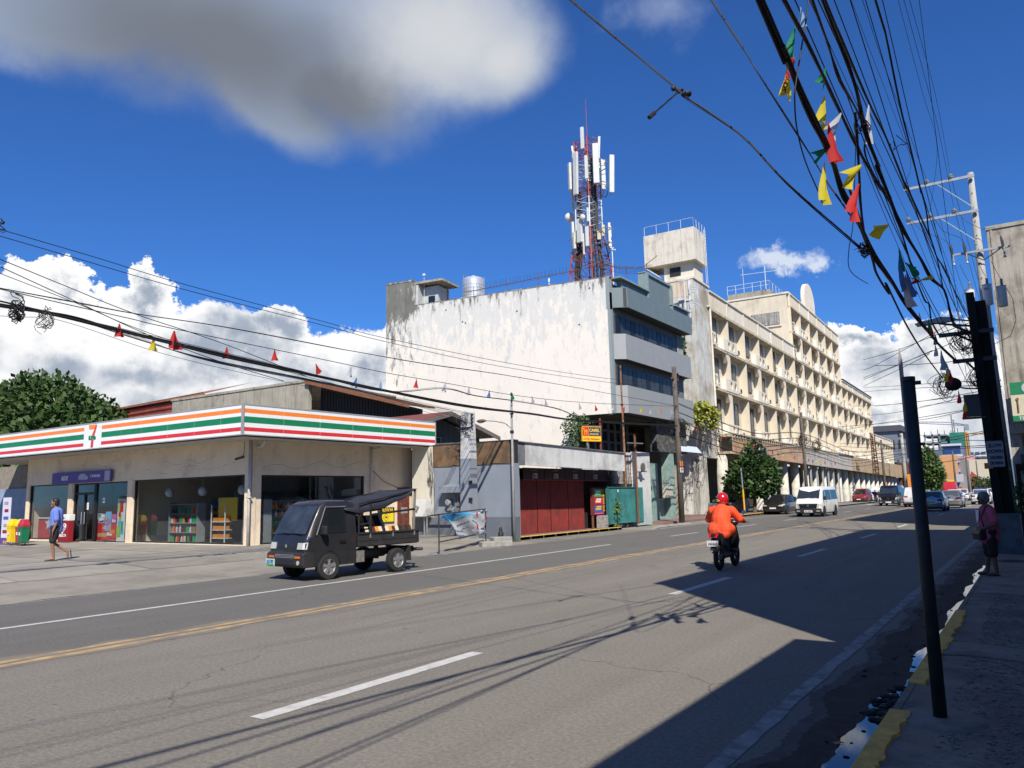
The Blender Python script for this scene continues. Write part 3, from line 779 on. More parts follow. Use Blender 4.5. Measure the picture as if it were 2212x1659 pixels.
goods_shelf('long dim grocery shelf at the right end of the big store window',FAw,-2.9,-1.75,.9,.3,5,.30,[pet[3],pet[4],pet[5],pet[1]],12)
goods_shelf('dark wall of shelves full of bottles at the back of the store',FAw,-8.3,-2.9,3.4,.3,5,.32,[pet[2],pet[3],pet[4],pet[1],pet[5]],40)
for args in (('bottle rack inside the street-side window next to the truck cab',2.1,4.4,.8,.3,5,.30),('drinks rack inside the street-side window, further from the corner',4.6,6.7,.9,.3,5,.30)):
    goods_shelf(args[0],FBw,*args[1:],[pet[2],pet[1],pet[3],pet[4],pet[0]],16)
t = thing('display_stand','yellow cardboard display stand with wire tiers behind the big store window','display stand',(SO[0],SO[1],0))
b = fmb(FAw);b.box(-4.15,.75,1.1,-3.05,.8,1.95);b.box(-4.15,.75,1.1,-4.11,1.1,1.7);b.build('header_board',CM['yellow'],parent=t)
b = fmb(FAw)
for z in (.45,.75,1.05):b.box(-4.15,.45,z,-3.35,.8,z+.02)
for x in (-4.15,-3.35):b.box(x-.015,.45,.3,x+.015,.48,1.7)
b.build('rack',white_paint,parent=t)
for z in (.47,.77,1.07):
    for i in range(6):b = fmb(FAw);b.box(-4.1+i*.125,.5,z,-4.0+i*.125,.7,z+.14);b.build('box',CM['orange'],parent=t)
t = thing('service_counter','red counter with white top and star emblem behind the leftmost store window','counter',(SO[0],SO[1],0))
b = fmb(FAw);b.box(-16.7,.35,.3,-15.2,.9,1.22,0);b.build('body',CM['red'],parent=t);b = fmb(FAw);b.box(-16.75,.3,1.22,-15.15,.95,1.28);b.build('top',white_paint,parent=t)
b = fmb(FAw);star = []
for k_ in range(10):
    r_ = .34 if k_ % 2 == 0 else .14;a = pi/2+k_*pi/5;star.append((-15.75+r_*cos(a),.335,1.0+r_*sin(a)))
b.poly(star);b.build('star_emblem',white_paint,parent=t)
for (F,x,z,lb) in ((FAw,-9.7,2.15,'above the posters by the door'),(FAw,-7.5,2.22,'at the left of the big store window'),(FAw,-5.35,2.22,'in the middle of the big store window'),(FAw,-2.95,2.22,'at the right of the big store window'),(FBw,2.1,2.4,'in the street-side window next to the corner')):
    b = fmb(F);b.ell((x,.9,z),(.17,.17,.19),14,9,0);b.tube([(x,.9,z+.18),(x,.9,3.0)],.008,5,0)
    o = b.build('globe_lamp',mat('opal_globe',(.62,.64,.64),.3),smooth=True);o.location = (SO[0],SO[1],0)
    tag(o,'white globe lamp hanging '+lb,'lamp','globe lamps inside the store')
t = thing('drinks_fridge','dark glass-fronted drinks fridge seen through the street-side store window','fridge',(SO[0],SO[1],0))
b = fmb(FBw);b.box(3.2,3.0,.25,6.8,3.6,2.2);b.build('cabinet',mat('fridge_body',(.06,.06,.065),.4),parent=t)
for i in range(4):
    b = fmb(FBw);x = 3.3+i*.87;b.box(x,2.95,.5,x+.8,2.99,2.0);b.build('fridge_door',mat('fridge_glass',(.10,.12,.13),.1),parent=t)

# signs and furniture on the forecourt
t = thing('sale_banner','dark purple promotional banner with a pale car, hung above the store door','banner',(SO[0],SO[1],0))
b = fmb(FAw);b.box(-14.67,-.16,2.74,-10.0,-.08,3.22);b.build('backing',CM['purple'],parent=t)
on_frame(text('RIDE','lettering',CM['white'],t,.26,(0,0,0),bold=.006,shear=.3),FAw,(-13.9,-.166,2.88))
on_frame(text('5 WINNERS','lettering',CM['white'],t,.15,(0,0,0),bold=.003),FAw,(-11.55,-.166,2.95))
b = fmb(FAw)
b.poly([(-12.5,-.164,2.88),(-11.75,-.164,2.86),(-11.7,-.164,2.99),(-11.85,-.164,3.02),(-12.0,-.164,3.12),(-12.3,-.164,3.12),(-12.5,-.164,3.02)]);b.box(-10.45,-.165,2.77,-10.06,-.161,3.19)
b.build('printed_car',mat('pale_print',(.38,.40,.50),.5,var=.2,vscale=9),parent=t)
t = thing('ice_cream_sign','dark red ice cream signboard with white heart emblem beside the store door','signboard',(SO[0],SO[1],0))
sb = lambda:fmb(FAw)
b = sb();b.box(-13.0,-.62,.30,-12.2,-.38,1.15);b.build('board',CM['maroon'],parent=t,bevel=.02)
b = sb();b.box(-13.02,-.64,1.16,-12.18,-.36,1.42);b.build('header',white_paint,parent=t,bevel=.02)
b = sb();b.box(-13.15,-.75,.245,-12.05,-.2,.30);b.build('base',mat('base_red',(.16,.06,.05),.8),parent=t)
on_frame(text('SELECTA','lettering',CM['white'],t,.155,(0,0,0),align='CENTER',bold=.004,sx=.9),FAw,(-12.6,-.625,.50))
on_frame(text('7-ELEVEn','lettering',CM['black'],t,.12,(0,0,0),align='CENTER',bold=.003),FAw,(-12.72,-.645,1.24))
b = sb()
def heart(cx,cz,s_,w_):
    pts = []
    for i in range(41):
        a = -pi*.92+2*pi*.92*i/40
        x = 16*sin(a)**3;z = 13*cos(a)-5*cos(2*a)-2*cos(3*a)-cos(4*a)
        pts.append((cx+x/16*s_,-.628,cz+z/16*s_))
    b.tube(pts,w_,5)
heart(-12.6,.86,.235,.022);heart(-12.6,.865,.125,.018)
b.build('heart_emblem',white_paint,parent=t)
# recycling bins on their frame
def bin_(col,lid,label,x,y):
    t = thing('litter_bin',label,'bin',(x,y,.17),R(1),'recycling bins by the store')
    b = MB();b.loft([[(-.17*k_,-.15*k_,z),(.17*k_,-.15*k_,z),(.17*k_,.15*k_,z),(-.17*k_,.15*k_,z)] for k_,z in ((.82,.22),(1.0,.78),(1.06,.78),(1.06,.82))]);b.build('body',col,parent=t,bevel=.015)
    b = MB();b.loft([[(-.18*k_,-.16*k_+dy,z),(.18*k_,-.16*k_+dy,z),(.18*k_,.16*k_,z),(-.18*k_,.16*k_,z)] for k_,z,dy in ((1.0,.825,0),(1.0,.92,0),(.72,1.10,.02),(.60,1.12,.03))]);b.build('lid',lid,parent=t,bevel=.02)
    b = MB()
    for sx in (-.15,.15):
        for sy in (-.12,.12):b.tube([(sx,sy,.0),(sx,sy,.24)],.012,5)
    b.build('stand',dark_steel,parent=t)
    b = MB();b.box(-.05,-.158,.50,.05,-.150,.62);b.build('label_plate',white_paint,parent=t)
bp = {n_:mat('bin_'+n_,c,.35,var=.06) for n_,c in dict(yellow=(.80,.60,.02),red=(.42,.02,.06),green=(.01,.16,.07)).items()}
bin_(bp['yellow'],bp['yellow'],'yellow litter bin with its yellow lid, leftmost of the three beside the store',-34.35,15.1)
bin_(bp['red'],bp['yellow'],'dark red litter bin squeezed between the yellow and the green one',-33.85,15.2)
bin_(bp['green'],mat('bin_lid_red',(.45,.03,.06),.35),'green litter bin with a dark red lid, rightmost of the three beside the store',-33.3,15.05)
t = thing('standing_banner','tall narrow white pull-up banner with product pictures left of the bins','banner',(-35.3,15.25,.12),R(2))
b = MB();b.box(-.32,-.01,.25,.32,.01,2.05);b.build('banner_sheet',mat('lilac_white_print',(.62,.60,.72),.6,var=.06),parent=t)
b = MB();b.box(-.34,-.012,0,.34,.03,.42);b.build('footer',CM['purple'],parent=t)
on_frame(text('₱10','lettering',CM['yellow'],t,.2,(0,0,0)),Matrix.Identity(4),(-.1,-.016,.16))
for i,z in enumerate((1.75,1.45,1.15,.85,.6)):
    b = MB();b.box(-.2+.05*(i % 2),-.014,z,.12+.04*(i % 3),-.011,z+.13);b.build('printed_picture',[CM['grey'],CM['maroon'],CM['blue']][i % 3],parent=t)
# left neighbour: block wall, blue painted part, green strip sign, parked motorcycle
blk = mat('rough_hollow_block',(.33,.28,.22),.95,var=.25,vscale=3,bump=.8,bscale=18,dirt=(.16,.13,.10),dirt_amt=.4)
t = thing('block_wall','rough hollow-block wall painted blue-grey below, left of the store','wall',(-40.0,19.5,0),R(3))
b = MB();b.box(-12,.25,0,2.2,.42,3.9);b.build('core',mat('mortar_core',(.24,.21,.17),.95,var=.2,bump=.5),parent=t)
blue_m = mat('blue_grey_paint',(.25,.33,.45),.8,var=.08,dirt=(.16,.22,.32),dirt_amt=.3,streak=.2,streak_col=(.12,.16,.22))
b = MB();b.box(-12,.17,.82,2.2,.25,2.72);b.build('painted_panel',blue_m,parent=t)
b = MB();b.box(-12,.165,0,2.2,.25,.82);b.build('painted_base',mat('dark_blue_base',(.07,.10,.14),.8,var=.15),parent=t)
proto = None
for r_ in range(5):
    for c_ in range(9):
        x = -1.7+c_*.42+(.21 if r_ % 2 else 0);z = 2.76+r_*.215
        if x > 2.0:continue
        if proto is None:
            proto = MB().box(0,0,0,.405,.09,.20).build('block',blk,parent=t,bevel=.012);proto.location = (x,.16,z)
        else:o = clone(proto,(x,.155+.02*rnd.random(),z))
t = thing('strip_sign','narrow green vertical sign with small white words at the left edge of the store','sign',(-38.75,17.75,0),R(1))
b = MB();b.box(-.16,-.02,.3,.16,.02,2.12);b.build('board',mat('sign_green',(.01,.22,.13),.5),parent=t)
for i in range(7):b = MB();b.box(-.1,-.025,.45+i*.24,.08-.02*(i % 3),-.02,.50+i*.24);b.build('printed_word',CM['lime'],parent=t)
# ------------------------------------------------------------------ behind the store: old warehouse and wooden house
old_conc = mat('stained_old_concrete',(0.36,0.33,0.26),0.95,var=0.15,vscale=1.2,bump=0.4,bscale=20,dirt=(0.16,0.14,0.11),dirt_amt=0.35,dscale=0.5,streak=0.75,streak_col=(0.06,0.055,0.05))
red_roof = mat('faded_red_corrugated',(0.20,0.035,0.022),0.75,var=0.25,vscale=1.5,dirt=(0.10,0.05,0.03),dirt_amt=0.3,dscale=1)
brown_corr = mat('dark_corrugated_sheet',(0.035,0.03,0.026),0.85,var=0.3,vscale=2,streak=0.4)
rust_edge = mat('rusty_gutter',(0.20,0.085,0.04),0.85,var=0.3,vscale=8)
def corrugated(b,p0,u,v,lu,lv,pitch=0.25,amp=0.035,m=0):
    """sheet spanned by lu along u (the waves run across u) and lv along v"""
    u,v = Vector(u).normalized(),Vector(v).normalized();nrm = u.cross(v).normalized();n = int(lu/pitch*2);p0 = Vector(p0)
    vs = []
    for i in range(n+1):
        q = p0+u*(lu*i/n)+nrm*(amp if i % 2 else -amp)
        vs += [q,q+v*lv]
    b.add(vs,[(2*i,2*i+2,2*i+3,2*i+1) for i in range(n)],m)
    return b
wh = thing('warehouse','old warehouse behind the store with streaked concrete gable and rusty red roof','warehouse',(-34.0,30.0,0))
b = MB();b.prism([(-13.2,0,0),(0,0,0),(0,0,8.5),(-13.2,0,8.62)],(0,.25,0));b.build('wall',old_conc,parent=wh)
b = MB();b.box(-13.3,-.05,8.5,.05,.3,8.64);b.build('coping',old_conc,parent=wh)
b = MB();b.prism([(0,.95,0),(7.5,.95,0),(7.5,.95,6.4),(0,.95,8.36)],(0,.2,0));b.build('side_wall',brown_corr,parent=wh)
for i in range(33):
    x = i*.23;o = MB().box(0,0,0,.10,.05,1).build('corrugation',brown_corr,parent=wh) if i == 0 else clone(o);o.location = (x,.91,0.2);o.scale = (1,1,8.0-x*.262)
b = MB();b.prism([(-.15,-.15,8.52),(7.7,-.15,6.47),(7.7,1.9,6.47),(-.15,1.9,8.52)],(0,0,.09));b.build('roof',mat('rust_brown_roof',(.13,.06,.04),.8,var=.3),parent=wh)
b = MB();b.prism([(-.15,-.2,8.40),(7.7,-.2,6.35),(7.7,-.2,6.58),(-.15,-.2,8.63)],(0,.05,0));b.build('barge_board',rust_edge,parent=wh)
b = MB();b.box(-13.2,.3,8.3,0,12,8.42);b.build('flat_roof',old_conc,parent=wh)
wr = thing('red_shed','dark red corrugated shed roof rising behind the left part of the store','shed',(-50.5,30.5,0))
b = MB();corrugated(b,(-6.0,-.3,7.0),(0,0,1),(1,0,.02),1.6,12.4,pitch=.3,amp=.04);b.build('side_sheeting',red_roof,parent=wr)
b = MB();b.poly([(-6.2,-.45,8.55),(6.7,-.45,8.75),(6.7,3.4,9.9),(-5.4,3.4,9.3)]);b.prism([(-6.2,-.46,8.45),(6.7,-.46,8.65),(6.7,-.46,8.77),(-6.2,-.46,8.57)],(0,.05,0));b.build('roof',mat('rusty_roof_edge',(.26,.10,.05),.8,var=.3,vscale=3),parent=wr)
b = MB();b.box(-5.8,0,0,6.4,8,7.05);b.build('wall',old_conc,parent=wr)
hs_ = thing('wooden_house','dark wooden house with brownish red gable roof between the store and the white office wall','house',(-23.0,28.7,0),R(90))
plank = mat('dark_house_planks',(0.05,0.056,0.054),0.85,var=0.35,vscale=3,streak=.4)
b = MB();b.prism([(-3.9,.5,0),(3.3,.5,0),(3.3,.5,4.75),(0,.5,5.6),(-3.9,.5,4.6)],(0,9,0));b.build('wall',mat('house_core',(.03,.03,.03),.9),parent=hs_)
for i in range(34):
    x = -3.85+i*.21;zt = (5.6-x*.255 if x > 0 else 5.6+x*.255)-.1
    if i == 0:pl0 = MB().box(0,0,0,.2,.05,1).build('plank',plank,parent=hs_);o = pl0
    else:o = clone(pl0)
    o.location = (x,.44+.008*(i % 2),0.2);o.scale = (1,1,zt-.2)
roof2 = mat('brown_red_tin_roof',(0.17,0.045,0.034),0.75,var=0.2,vscale=3)
b = MB();b.prism([(-4.6,-.35,4.52),(0,-.35,5.74),(0,10,5.74),(-4.6,10,4.52)],(0,0,.06));b.build('roof_slope',roof2,parent=hs_)
b = MB();b.prism([(0,-.35,5.74),(3.95,-.35,4.76),(3.95,10,4.76),(0,10,5.74)],(0,0,.06));b.build('roof_slope',mat('grey_tin_roof',(.10,.085,.08),.8,var=.3),parent=hs_)
for (xa,za,xb_,zb) in ((-4.6,4.52,0,5.74),(0,5.74,3.95,4.76)):
    b = MB();b.prism([(xa,-.4,za-.16),(xb_,-.4,zb-.16),(xb_,-.4,zb+.04),(xa,-.4,za+.04)],(0,.05,0));b.build('barge_board',mat('grey_barge_board',(.15,.13,.115),.9,var=.3),parent=hs_)
b = MB();b.box(-1.3,.36,4.0,0.1,.44,4.62,0)
wf = b.build('window',mat('grey_window_wood',(.17,.18,.18),.8),parent=hs_)
for i in range(2):b = MB();b.box(-1.24+i*.66,.33,4.05,-.66+i*.66,.37,4.57);b.build('pane',glass_dark,parent=wf)

# ------------------------------------------------------------------ the blue-grey return wall, y = 25.5, facing the camera
blue_g = mat('blue_grey_wall',(0.215,0.245,0.29),0.85,var=0.07,vscale=1.2,bump=0.2,dirt=(0.26,0.28,0.31),dirt_amt=0.25,dscale=1.1)
blue_d = mat('dark_blue_grey_base',(0.115,0.135,0.165),0.85,var=0.10,vscale=1.5,bump=0.2,dirt=(0.17,0.175,0.18),dirt_amt=0.25,dscale=1.5)
cream_r = mat('cream_return_wall',(0.60,0.56,0.47),0.85,var=0.06,bump=0.2,streak=.25,streak_col=(.3,.25,.2))
rust_sheet = mat('rust_streaked_sheet',(0.16,0.095,0.05),0.85,var=0.45,vscale=3,bump=0.3,dirt=(0.055,0.05,0.035),dirt_amt=0.45,dscale=1.2,streak=0.6,streak_col=(0.10,0.03,0.012))
g = thing('grey_wall','blue-grey painted wall with rusty metal band on top, between the store and the red shutters','wall',(-17.0,25.5,0))
b = MB();b.box(-4.12,0,.97,.0,.3,3.06,0);b.build('wall_panel',blue_g,parent=g)
b = MB();b.box(-5.3,.0,.97,-4.12,.3,3.93);b.build('wall_panel',cream_r,parent=g)
b = MB();b.box(-5.3,-.01,0.0,.0,.3,.97);b.build('wall_base',blue_d,parent=g)
b = MB();b.box(-.22,-.02,.97,.0,.0,3.06);b.build('corner_strip',blue_g,parent=g)
b = MB();b.box(-4.13,.05,3.06,-.02,.28,3.98);b.box(-4.13,-.03,3.93,.0,.3,3.99);b.build('backing',dark_steel,parent=g)
for i,(a,c) in enumerate(((-4.12,-3.1),(-3.09,-2.12),(-2.11,-1.05),(-1.04,-.03))):
    b = MB();b.prism([(a,-.03-.01*(i % 2),3.06+.03*(i % 2)),(c,-.03,3.04),(c,-.03,3.93),(a,-.03-.01*(i % 2),3.92)],(0,.07,0));b.build('metal_panel',rust_sheet,parent=g)
# shade box, meter, steel cabinet, brown bottle
mb_ = thing('meter_shelf','blue-grey hood over an electricity meter and steel box on the grey wall','meter box',(-17.0,25.5,0))
b = MB();b.prism([(-3.48,-.01,2.30),(-3.48,-.42,2.22),(-3.48,-.42,1.97),(-3.48,-.01,2.02)],(1.25,0,0));b.build('hood',blue_g,parent=mb_)
b = MB();b.lathe([(.13,0),(.14,-.12),(.12,-.2),(.05,-.22)],(-3.22,-.02,1.58),16,axis='y');b.box(-3.32,-.1,1.25,-3.12,-.0,1.5);b.build('meter',mat('meter_glass',(.42,.43,.42),.25,metal=.3),parent=mb_)
b = MB();b.box(-2.84,-.22,.62,-2.3,0,1.56);b.build('steel_box',mat('meter_steel',(.22,.23,.24),.5,metal=.3),parent=mb_,bevel=.01)
b = MB();b.box(-2.74,-.225,1.36,-2.5,-.219,1.42);b.build('slot',black_plastic,parent=mb_)
b = MB();b.lathe([(.035,0),(.037,.15),(.014,.22),(.014,.3)],(-2.72,-.12,1.57),8);o = b.build('bottle',mat('brown_bottle',(.20,.05,.02),.2));o.location = (-17,25.5,0);tag(o,'small brown glass bottle standing on the steel meter box','bottle')
b = MB();b.tube([(-2.93,-.05,.3),(-2.93,-.05,2.0)],.022,6);b.build('conduit',blue_g,parent=mb_)
eb = thing('electric_cabinet','white electric cabinet on two posts at the cream end of the grey wall','cabinet',(-17.0,25.5,0))
b = MB();b.box(-4.83,-.5,1.02,-4.16,-.12,1.72);b.build('box',mat('cabinet_white',(.66,.66,.63),.6,var=.08),parent=eb,bevel=.01)
b = MB();b.lathe([(.05,0),(.05,-.14)],(-4.52,-.5,1.42),8,axis='y');b.lathe([(.035,0),(.035,.1)],(-4.52,-.62,1.36),8);b.build('tap',steel,parent=eb)
for x in (-4.36,-4.22):b = MB();b.tube([(x,-.32,.05),(x,-.32,1.02)],.035,8);b.build('post',steel,parent=eb)
b = MB();b.box(-4.75,-.75,0,-3.9,-.05,.1);b.build('base',concrete,parent=eb)
b = MB();b.tube([(-4.2,-.35,1.06),(-2.9,-.35,1.06)],.04,8);o = b.build('rail_pipe',steel,parent=eb)
# concrete stub post and tangle of wires
cp = thing('concrete_post','square concrete utility post painted blue-grey below, in front of the grey wall','utility post',(-18.92,25.05,0))
post_w = mat('post_pale',(.50,.51,.51),.85,var=.12,dirt=(.2,.2,.2),dirt_amt=.3,dscale=3)
b = MB();b.loft([[(-w,-w,z),(w,-w,z),(w,w,z),(-w,w,z)] for w,z in ((.26,0),(.235,3.3))]);b.build('lower_shaft',blue_g,parent=cp)
b = MB();b.loft([[(-w,-w,z),(w,-w,z),(w,w,z),(-w,w,z)] for w,z in ((.234,3.3),(.20,5.15))]);b.build('upper_shaft',post_w,parent=cp)
for z in (4.55,4.7,4.85,5.0):b = MB();b.lathe([(.02,0),(.05,.02),(.05,.08),(.02,.1)],(.27,-.1,z),8);b.build('insulator',black_plastic,parent=cp)
b = MB();b.box(-.3,-.25,4.5,.3,-.2,4.56);b.box(.2,-.3,1.6,.32,-.2,1.75);b.box(.2,-.3,.9,.32,-.2,1.05);b.box(.2,-.3,2.3,.32,-.2,2.42);b.build('bracket',black_plastic,parent=cp)
b = MB()
for k in range(22):
    p = Vector((-.1+.2*rnd.random(),-.25,4.3+.8*rnd.random()));pts = [p]
    for j in range(6):p = p+Vector((rnd.uniform(-.22,.18),rnd.uniform(-.06,.04),rnd.uniform(-.16,.13)));pts.append(p)
    b.tube(pts,.008,4)
o = b.build('wire_tangle',cable_black,parent=cp);o['kind'] = 'stuff'
b = MB()
for k in range(9):
    x = -4.4+.2*rnd.random();pts = [Vector((x,-.05,3.9-.6*rnd.random()))]
    for j in range(9):pts.append(pts[-1]+Vector((rnd.uniform(-.07,.08),-.0,-.22)))
    b.tube(pts,.006,4)
for k in range(8):
    c = Vector((-4.35+.1*rnd.random(),-.07,2.4+.2*rnd.random()));r_ = .08+.1*rnd.random();b.tube([c+Vector((r_*cos(a*.7)*.6,0,r_*sin(a*.7))) for a in range(9)],.006,4)
o = b.build('hanging_wires',cable_black);o.location = (-17,25.5,0);tag(o,'loose tangle of thin wires hanging down the cream end of the grey wall','wires')
# lamp post at the wall corner
lp = thing('lamp_post','thin grey street lamp post at the corner of the grey wall, arm to the left','street lamp',(-16.93,25.25,0))
b = MB();b.tube([(0,0,0),(0,0,3.3),(.01,0,5.2),(.02,0,5.72)],[.055,.05,.042,.03],10);b.build('pole',mat('lamp_pole_grey',(.33,.33,.33),.7,var=.15),parent=lp,smooth=True)
b = MB();b.lathe([(.02,0),(.05,.05),(.05,.12),(.01,.16)],(.02,0,5.66),8);b.box(-.06,-.05,4.2,.06,.05,4.32);b.box(-.06,-.05,4.95,.07,.05,5.0);b.build('fitting',dark_steel,parent=lp)
b = MB();b.tube([(0,0,4.38),(-.3,-.02,4.62),(-.8,-.05,4.74),(-1.2,-.06,4.78)],.018,6);b.build('arm',steel,parent=lp)
b = MB();b.ell((-1.42,-.07,4.79),(.24,.11,.07),12,8,0);b.build('lamp_head',mat('brown_lamp_head',(.13,.10,.08),.5),parent=lp,smooth=True)
b = MB();b.ell((-1.45,-.07,4.745),(.15,.08,.05),10,6,0);b.build('lens',head_lens,parent=lp,smooth=True)

# hose-like banner frame with torn sheet
bf = thing('banner_frame','pipe frame on the roadside holding a torn blue and white fuel company banner','banner frame',(-16.0,18.9,0.0),0)
ax = Vector((-17.55+16.0,24.05-18.9,0)).normalized();ang = math.atan2(ax.y,ax.x);bf.rotation_euler = (0,0,ang)
L_ = 5.05
bf.location = (-15.7,19.2,0);ax = Vector((-1.6,4.7,0));L_ = ax.length;bf.rotation_euler = (0,0,math.atan2(ax.y,ax.x))
b = MB();b.tube([(0,0,0.02),(0,0,1.27)],.022,6);b.build('post',dark_steel,parent=bf)
b = MB();b.tube([(L_,0,0.02),(L_,0,1.33)],.022,6);b.build('post',dark_steel,parent=bf)
b = MB();b.tube([(-.7,0,1.24),(L_+.05,0,1.32)],.02,6);b.build('top_rail',dark_steel,parent=bf)
b = MB();b.tube([(0,0,.40),(L_,0,.45)],.02,6);b.build('bottom_rail',dark_steel,parent=bf)
b = MB();b.tube([(-.02,-.3,.02),(-.02,.35,.02)],.018,6);b.tube([(0,-.2,.02),(0,0,.25)],.012,5);b.build('foot',steel,parent=bf)
b = MB();b.tube([(L_,-.3,.02),(L_,.35,.02)],.018,6);b.build('foot',steel,parent=bf)
ban_w = mat('banner_white',(.66,.68,.70),.6,var=.04)
def ban_mat():
    mt = mat('banner_blue_to_white',(.66,.68,.70),.55,var=0);t = mt.node_tree;bb = t.nodes['Principled BSDF']
    co = t.nodes.new('ShaderNodeTexCoord');sp = t.nodes.new('ShaderNodeSeparateXYZ');t.links.new(co.outputs['Object'],sp.inputs[0])
    m1 = t.nodes.new('ShaderNodeMath');m1.operation = 'MULTIPLY_ADD';t.links.new(sp.outputs[0],m1.inputs[0]);m1.inputs[1].default_value = -.11;t.links.new(sp.outputs[2],m1.inputs[2])
    rp = t.nodes.new('ShaderNodeValToRGB');t.links.new(m1.outputs[0],rp.inputs[0]);e = rp.color_ramp.elements
    e[0].position = .70;e[0].color = (.66,.68,.70,1);e[1].position = 1.22;e[1].color = (.01,.20,.48,1)
    k = rp.color_ramp.elements.new(.92);k.color = (.10,.50,.75,1)
    t.links.new(rp.outputs[0],bb.inputs['Base Color']);return mt
bm_ = ban_mat()
# the sheet: a grid between the torn lower-left edge and the upper rail
def low(t):   # lower edge of the sheet at fraction t along the frame
    if t < .30:return 1.18-(t/.30)*.42
    if t < .36:return .76-(t-.30)/.06*.40
    return .36+.08*(t-.36)
nu,nv = 46,12;vs = []
for i in range(nu+1):
    t = i/nu
    for j in range(nv+1):
        z0 = low(t);z1 = 1.22+.08*t - .07*sin(pi*max(0,(t-.5)*2))**2*(1 if t > .5 else 0)
        z = z0+(z1-z0)*j/nv
        yy = .05*sin(t*11+z*4)+.025*sin(t*27+z*7)+.07*sin(pi*t)*(1-j/nv)+.03*sin(z*9+t*16)
        vs.append((.02+t*(L_+.12),yy-.02,z))
b = MB().add(vs,[(i*(nv+1)+j,(i+1)*(nv+1)+j,(i+1)*(nv+1)+j+1,i*(nv+1)+j+1) for i in range(nu) for j in range(nv)])
sh = b.build('banner_sheet',bm_,parent=bf,smooth=True)
sm = sh.modifiers.new('t','SOLIDIFY');sm.thickness = .004
ink = mat('banner_ink',(.08,.09,.13),.6)
ti = Matrix.Identity(4)
def btext(s_,size,x,z,tilt=4,m_=ink,sx=.9,y=-.12):return on_frame(text(s_,'lettering',m_,bf,size,(0,0,0),rot=(pi/2,-R(tilt),0),sx=sx),Matrix.Identity(4),(x,y,z),(pi/2,-R(tilt),0))
btext('t a storage container at',.145,1.05,.98,5);btext('supermarket when you gas',.135,1.35,.80,5);btext('members get 2x stickers',.085,1.85,.68,5)
btext('CALTEX',.15,4.05,.42,3,CM['black'],1.0)
b = MB();b.lathe([(.085,0),(.085,.004)],(4.42,-.12,.63),16,axis='y');b.build('star_disc',CM['black'],parent=bf)
b = MB();pts = []
for k_ in range(10):r_ = .075 if k_ % 2 == 0 else .03;a = pi/2+k_*pi/5;pts.append((4.42+r_*cos(a),-.126,.63+r_*sin(a)))
b.poly(pts);b.build('star',ban_w,parent=bf)
for (x,z) in ((3.55,1.15),(4.65,.98),(3.6,.72)):
    b = MB();b.lathe([(.09,0),(.09,.004)],(x,-.125,z),14,axis='y');b.build('red_dot',CM['red'],parent=bf)
b = MB()
for (x,z,s_) in ((3.35,1.05,.45),(4.3,.9,.4),(3.3,.62,.5)):
    pts = []
    for k_ in range(14):a = 2*pi*k_/14;pts.append((x+.1+s_*cos(a)*.9,-.115,z+.06*sin(a)))
    b.poly(pts)
o = b.build('printed_tray',mat('pale_grey_print',(.40,.44,.50),.6),parent=bf);o['kind'] = 'stuff'
# concrete blocks and the dark bottle by the wall foot
for (x,y,w,d,h,rz,lb) in ((-16.25,23.05,1.15,.42,.2,.95,'long mossy concrete block lying at the road edge beside the banner frame'),(-17.1,24.6,.75,.5,.26,1.0,'short concrete block against the foot of the grey wall')):
    b = MB();b.box(-w/2,-d/2,0,w/2,d/2,h);o = b.build('concrete_block',concrete,bevel=.03);o.location = (x,y,.0);o.rotation_euler = (0,0,rz);tag(o,lb,'block')
b = MB();b.lathe([(.09,0),(.11,.1),(.10,.28),(.05,.36),(.07,.42),(.03,.5)],(0,0,0),10);o = b.build('dark_jug',black_plastic,smooth=True);o.location = (-17.45,25.1,.1);tag(o,'small dark jug standing at the foot of the grey wall','jug')
weed_m = mat('weed_leaf',(.07,.12,.03),.7,var=.4,vscale=20)
def leaves(b,n,c,r,size,flat=False,m=0,droop=.3):
    for k in range(n):
        while True:
            p = Vector((rnd.uniform(-1,1),rnd.uniform(-1,1),rnd.uniform(-1,1)))
            if p.length < 1:break
        p = Vector((c[0]+p.x*r[0],c[1]+p.y*r[1],c[2]+p.z*r[2]))
        a = Vector((rnd.gauss(0,1),rnd.gauss(0,1),rnd.gauss(0,.6)-droop)).normalized();s_ = size*rnd.uniform(.6,1.3)
        q = a.orthogonal().normalized();q = (Matrix.Rotation(rnd.uniform(0,6.28),3,a) @ q)*s_*.38
        b.add([p,p+a*s_*.5+q,p+a*s_,p+a*s_*.5-q],[(0,1,2,3)],m)
b = MB();leaves(b,90,(-17.2,25.1,.12),(.5,.25,.13),.12);leaves(b,60,(-19.3,25.2,.1),(.5,.15,.08),.1)
o = b.build('weeds',weed_m);o['kind'] = 'stuff';o['label'] = 'small weeds growing along the foot of the grey wall';

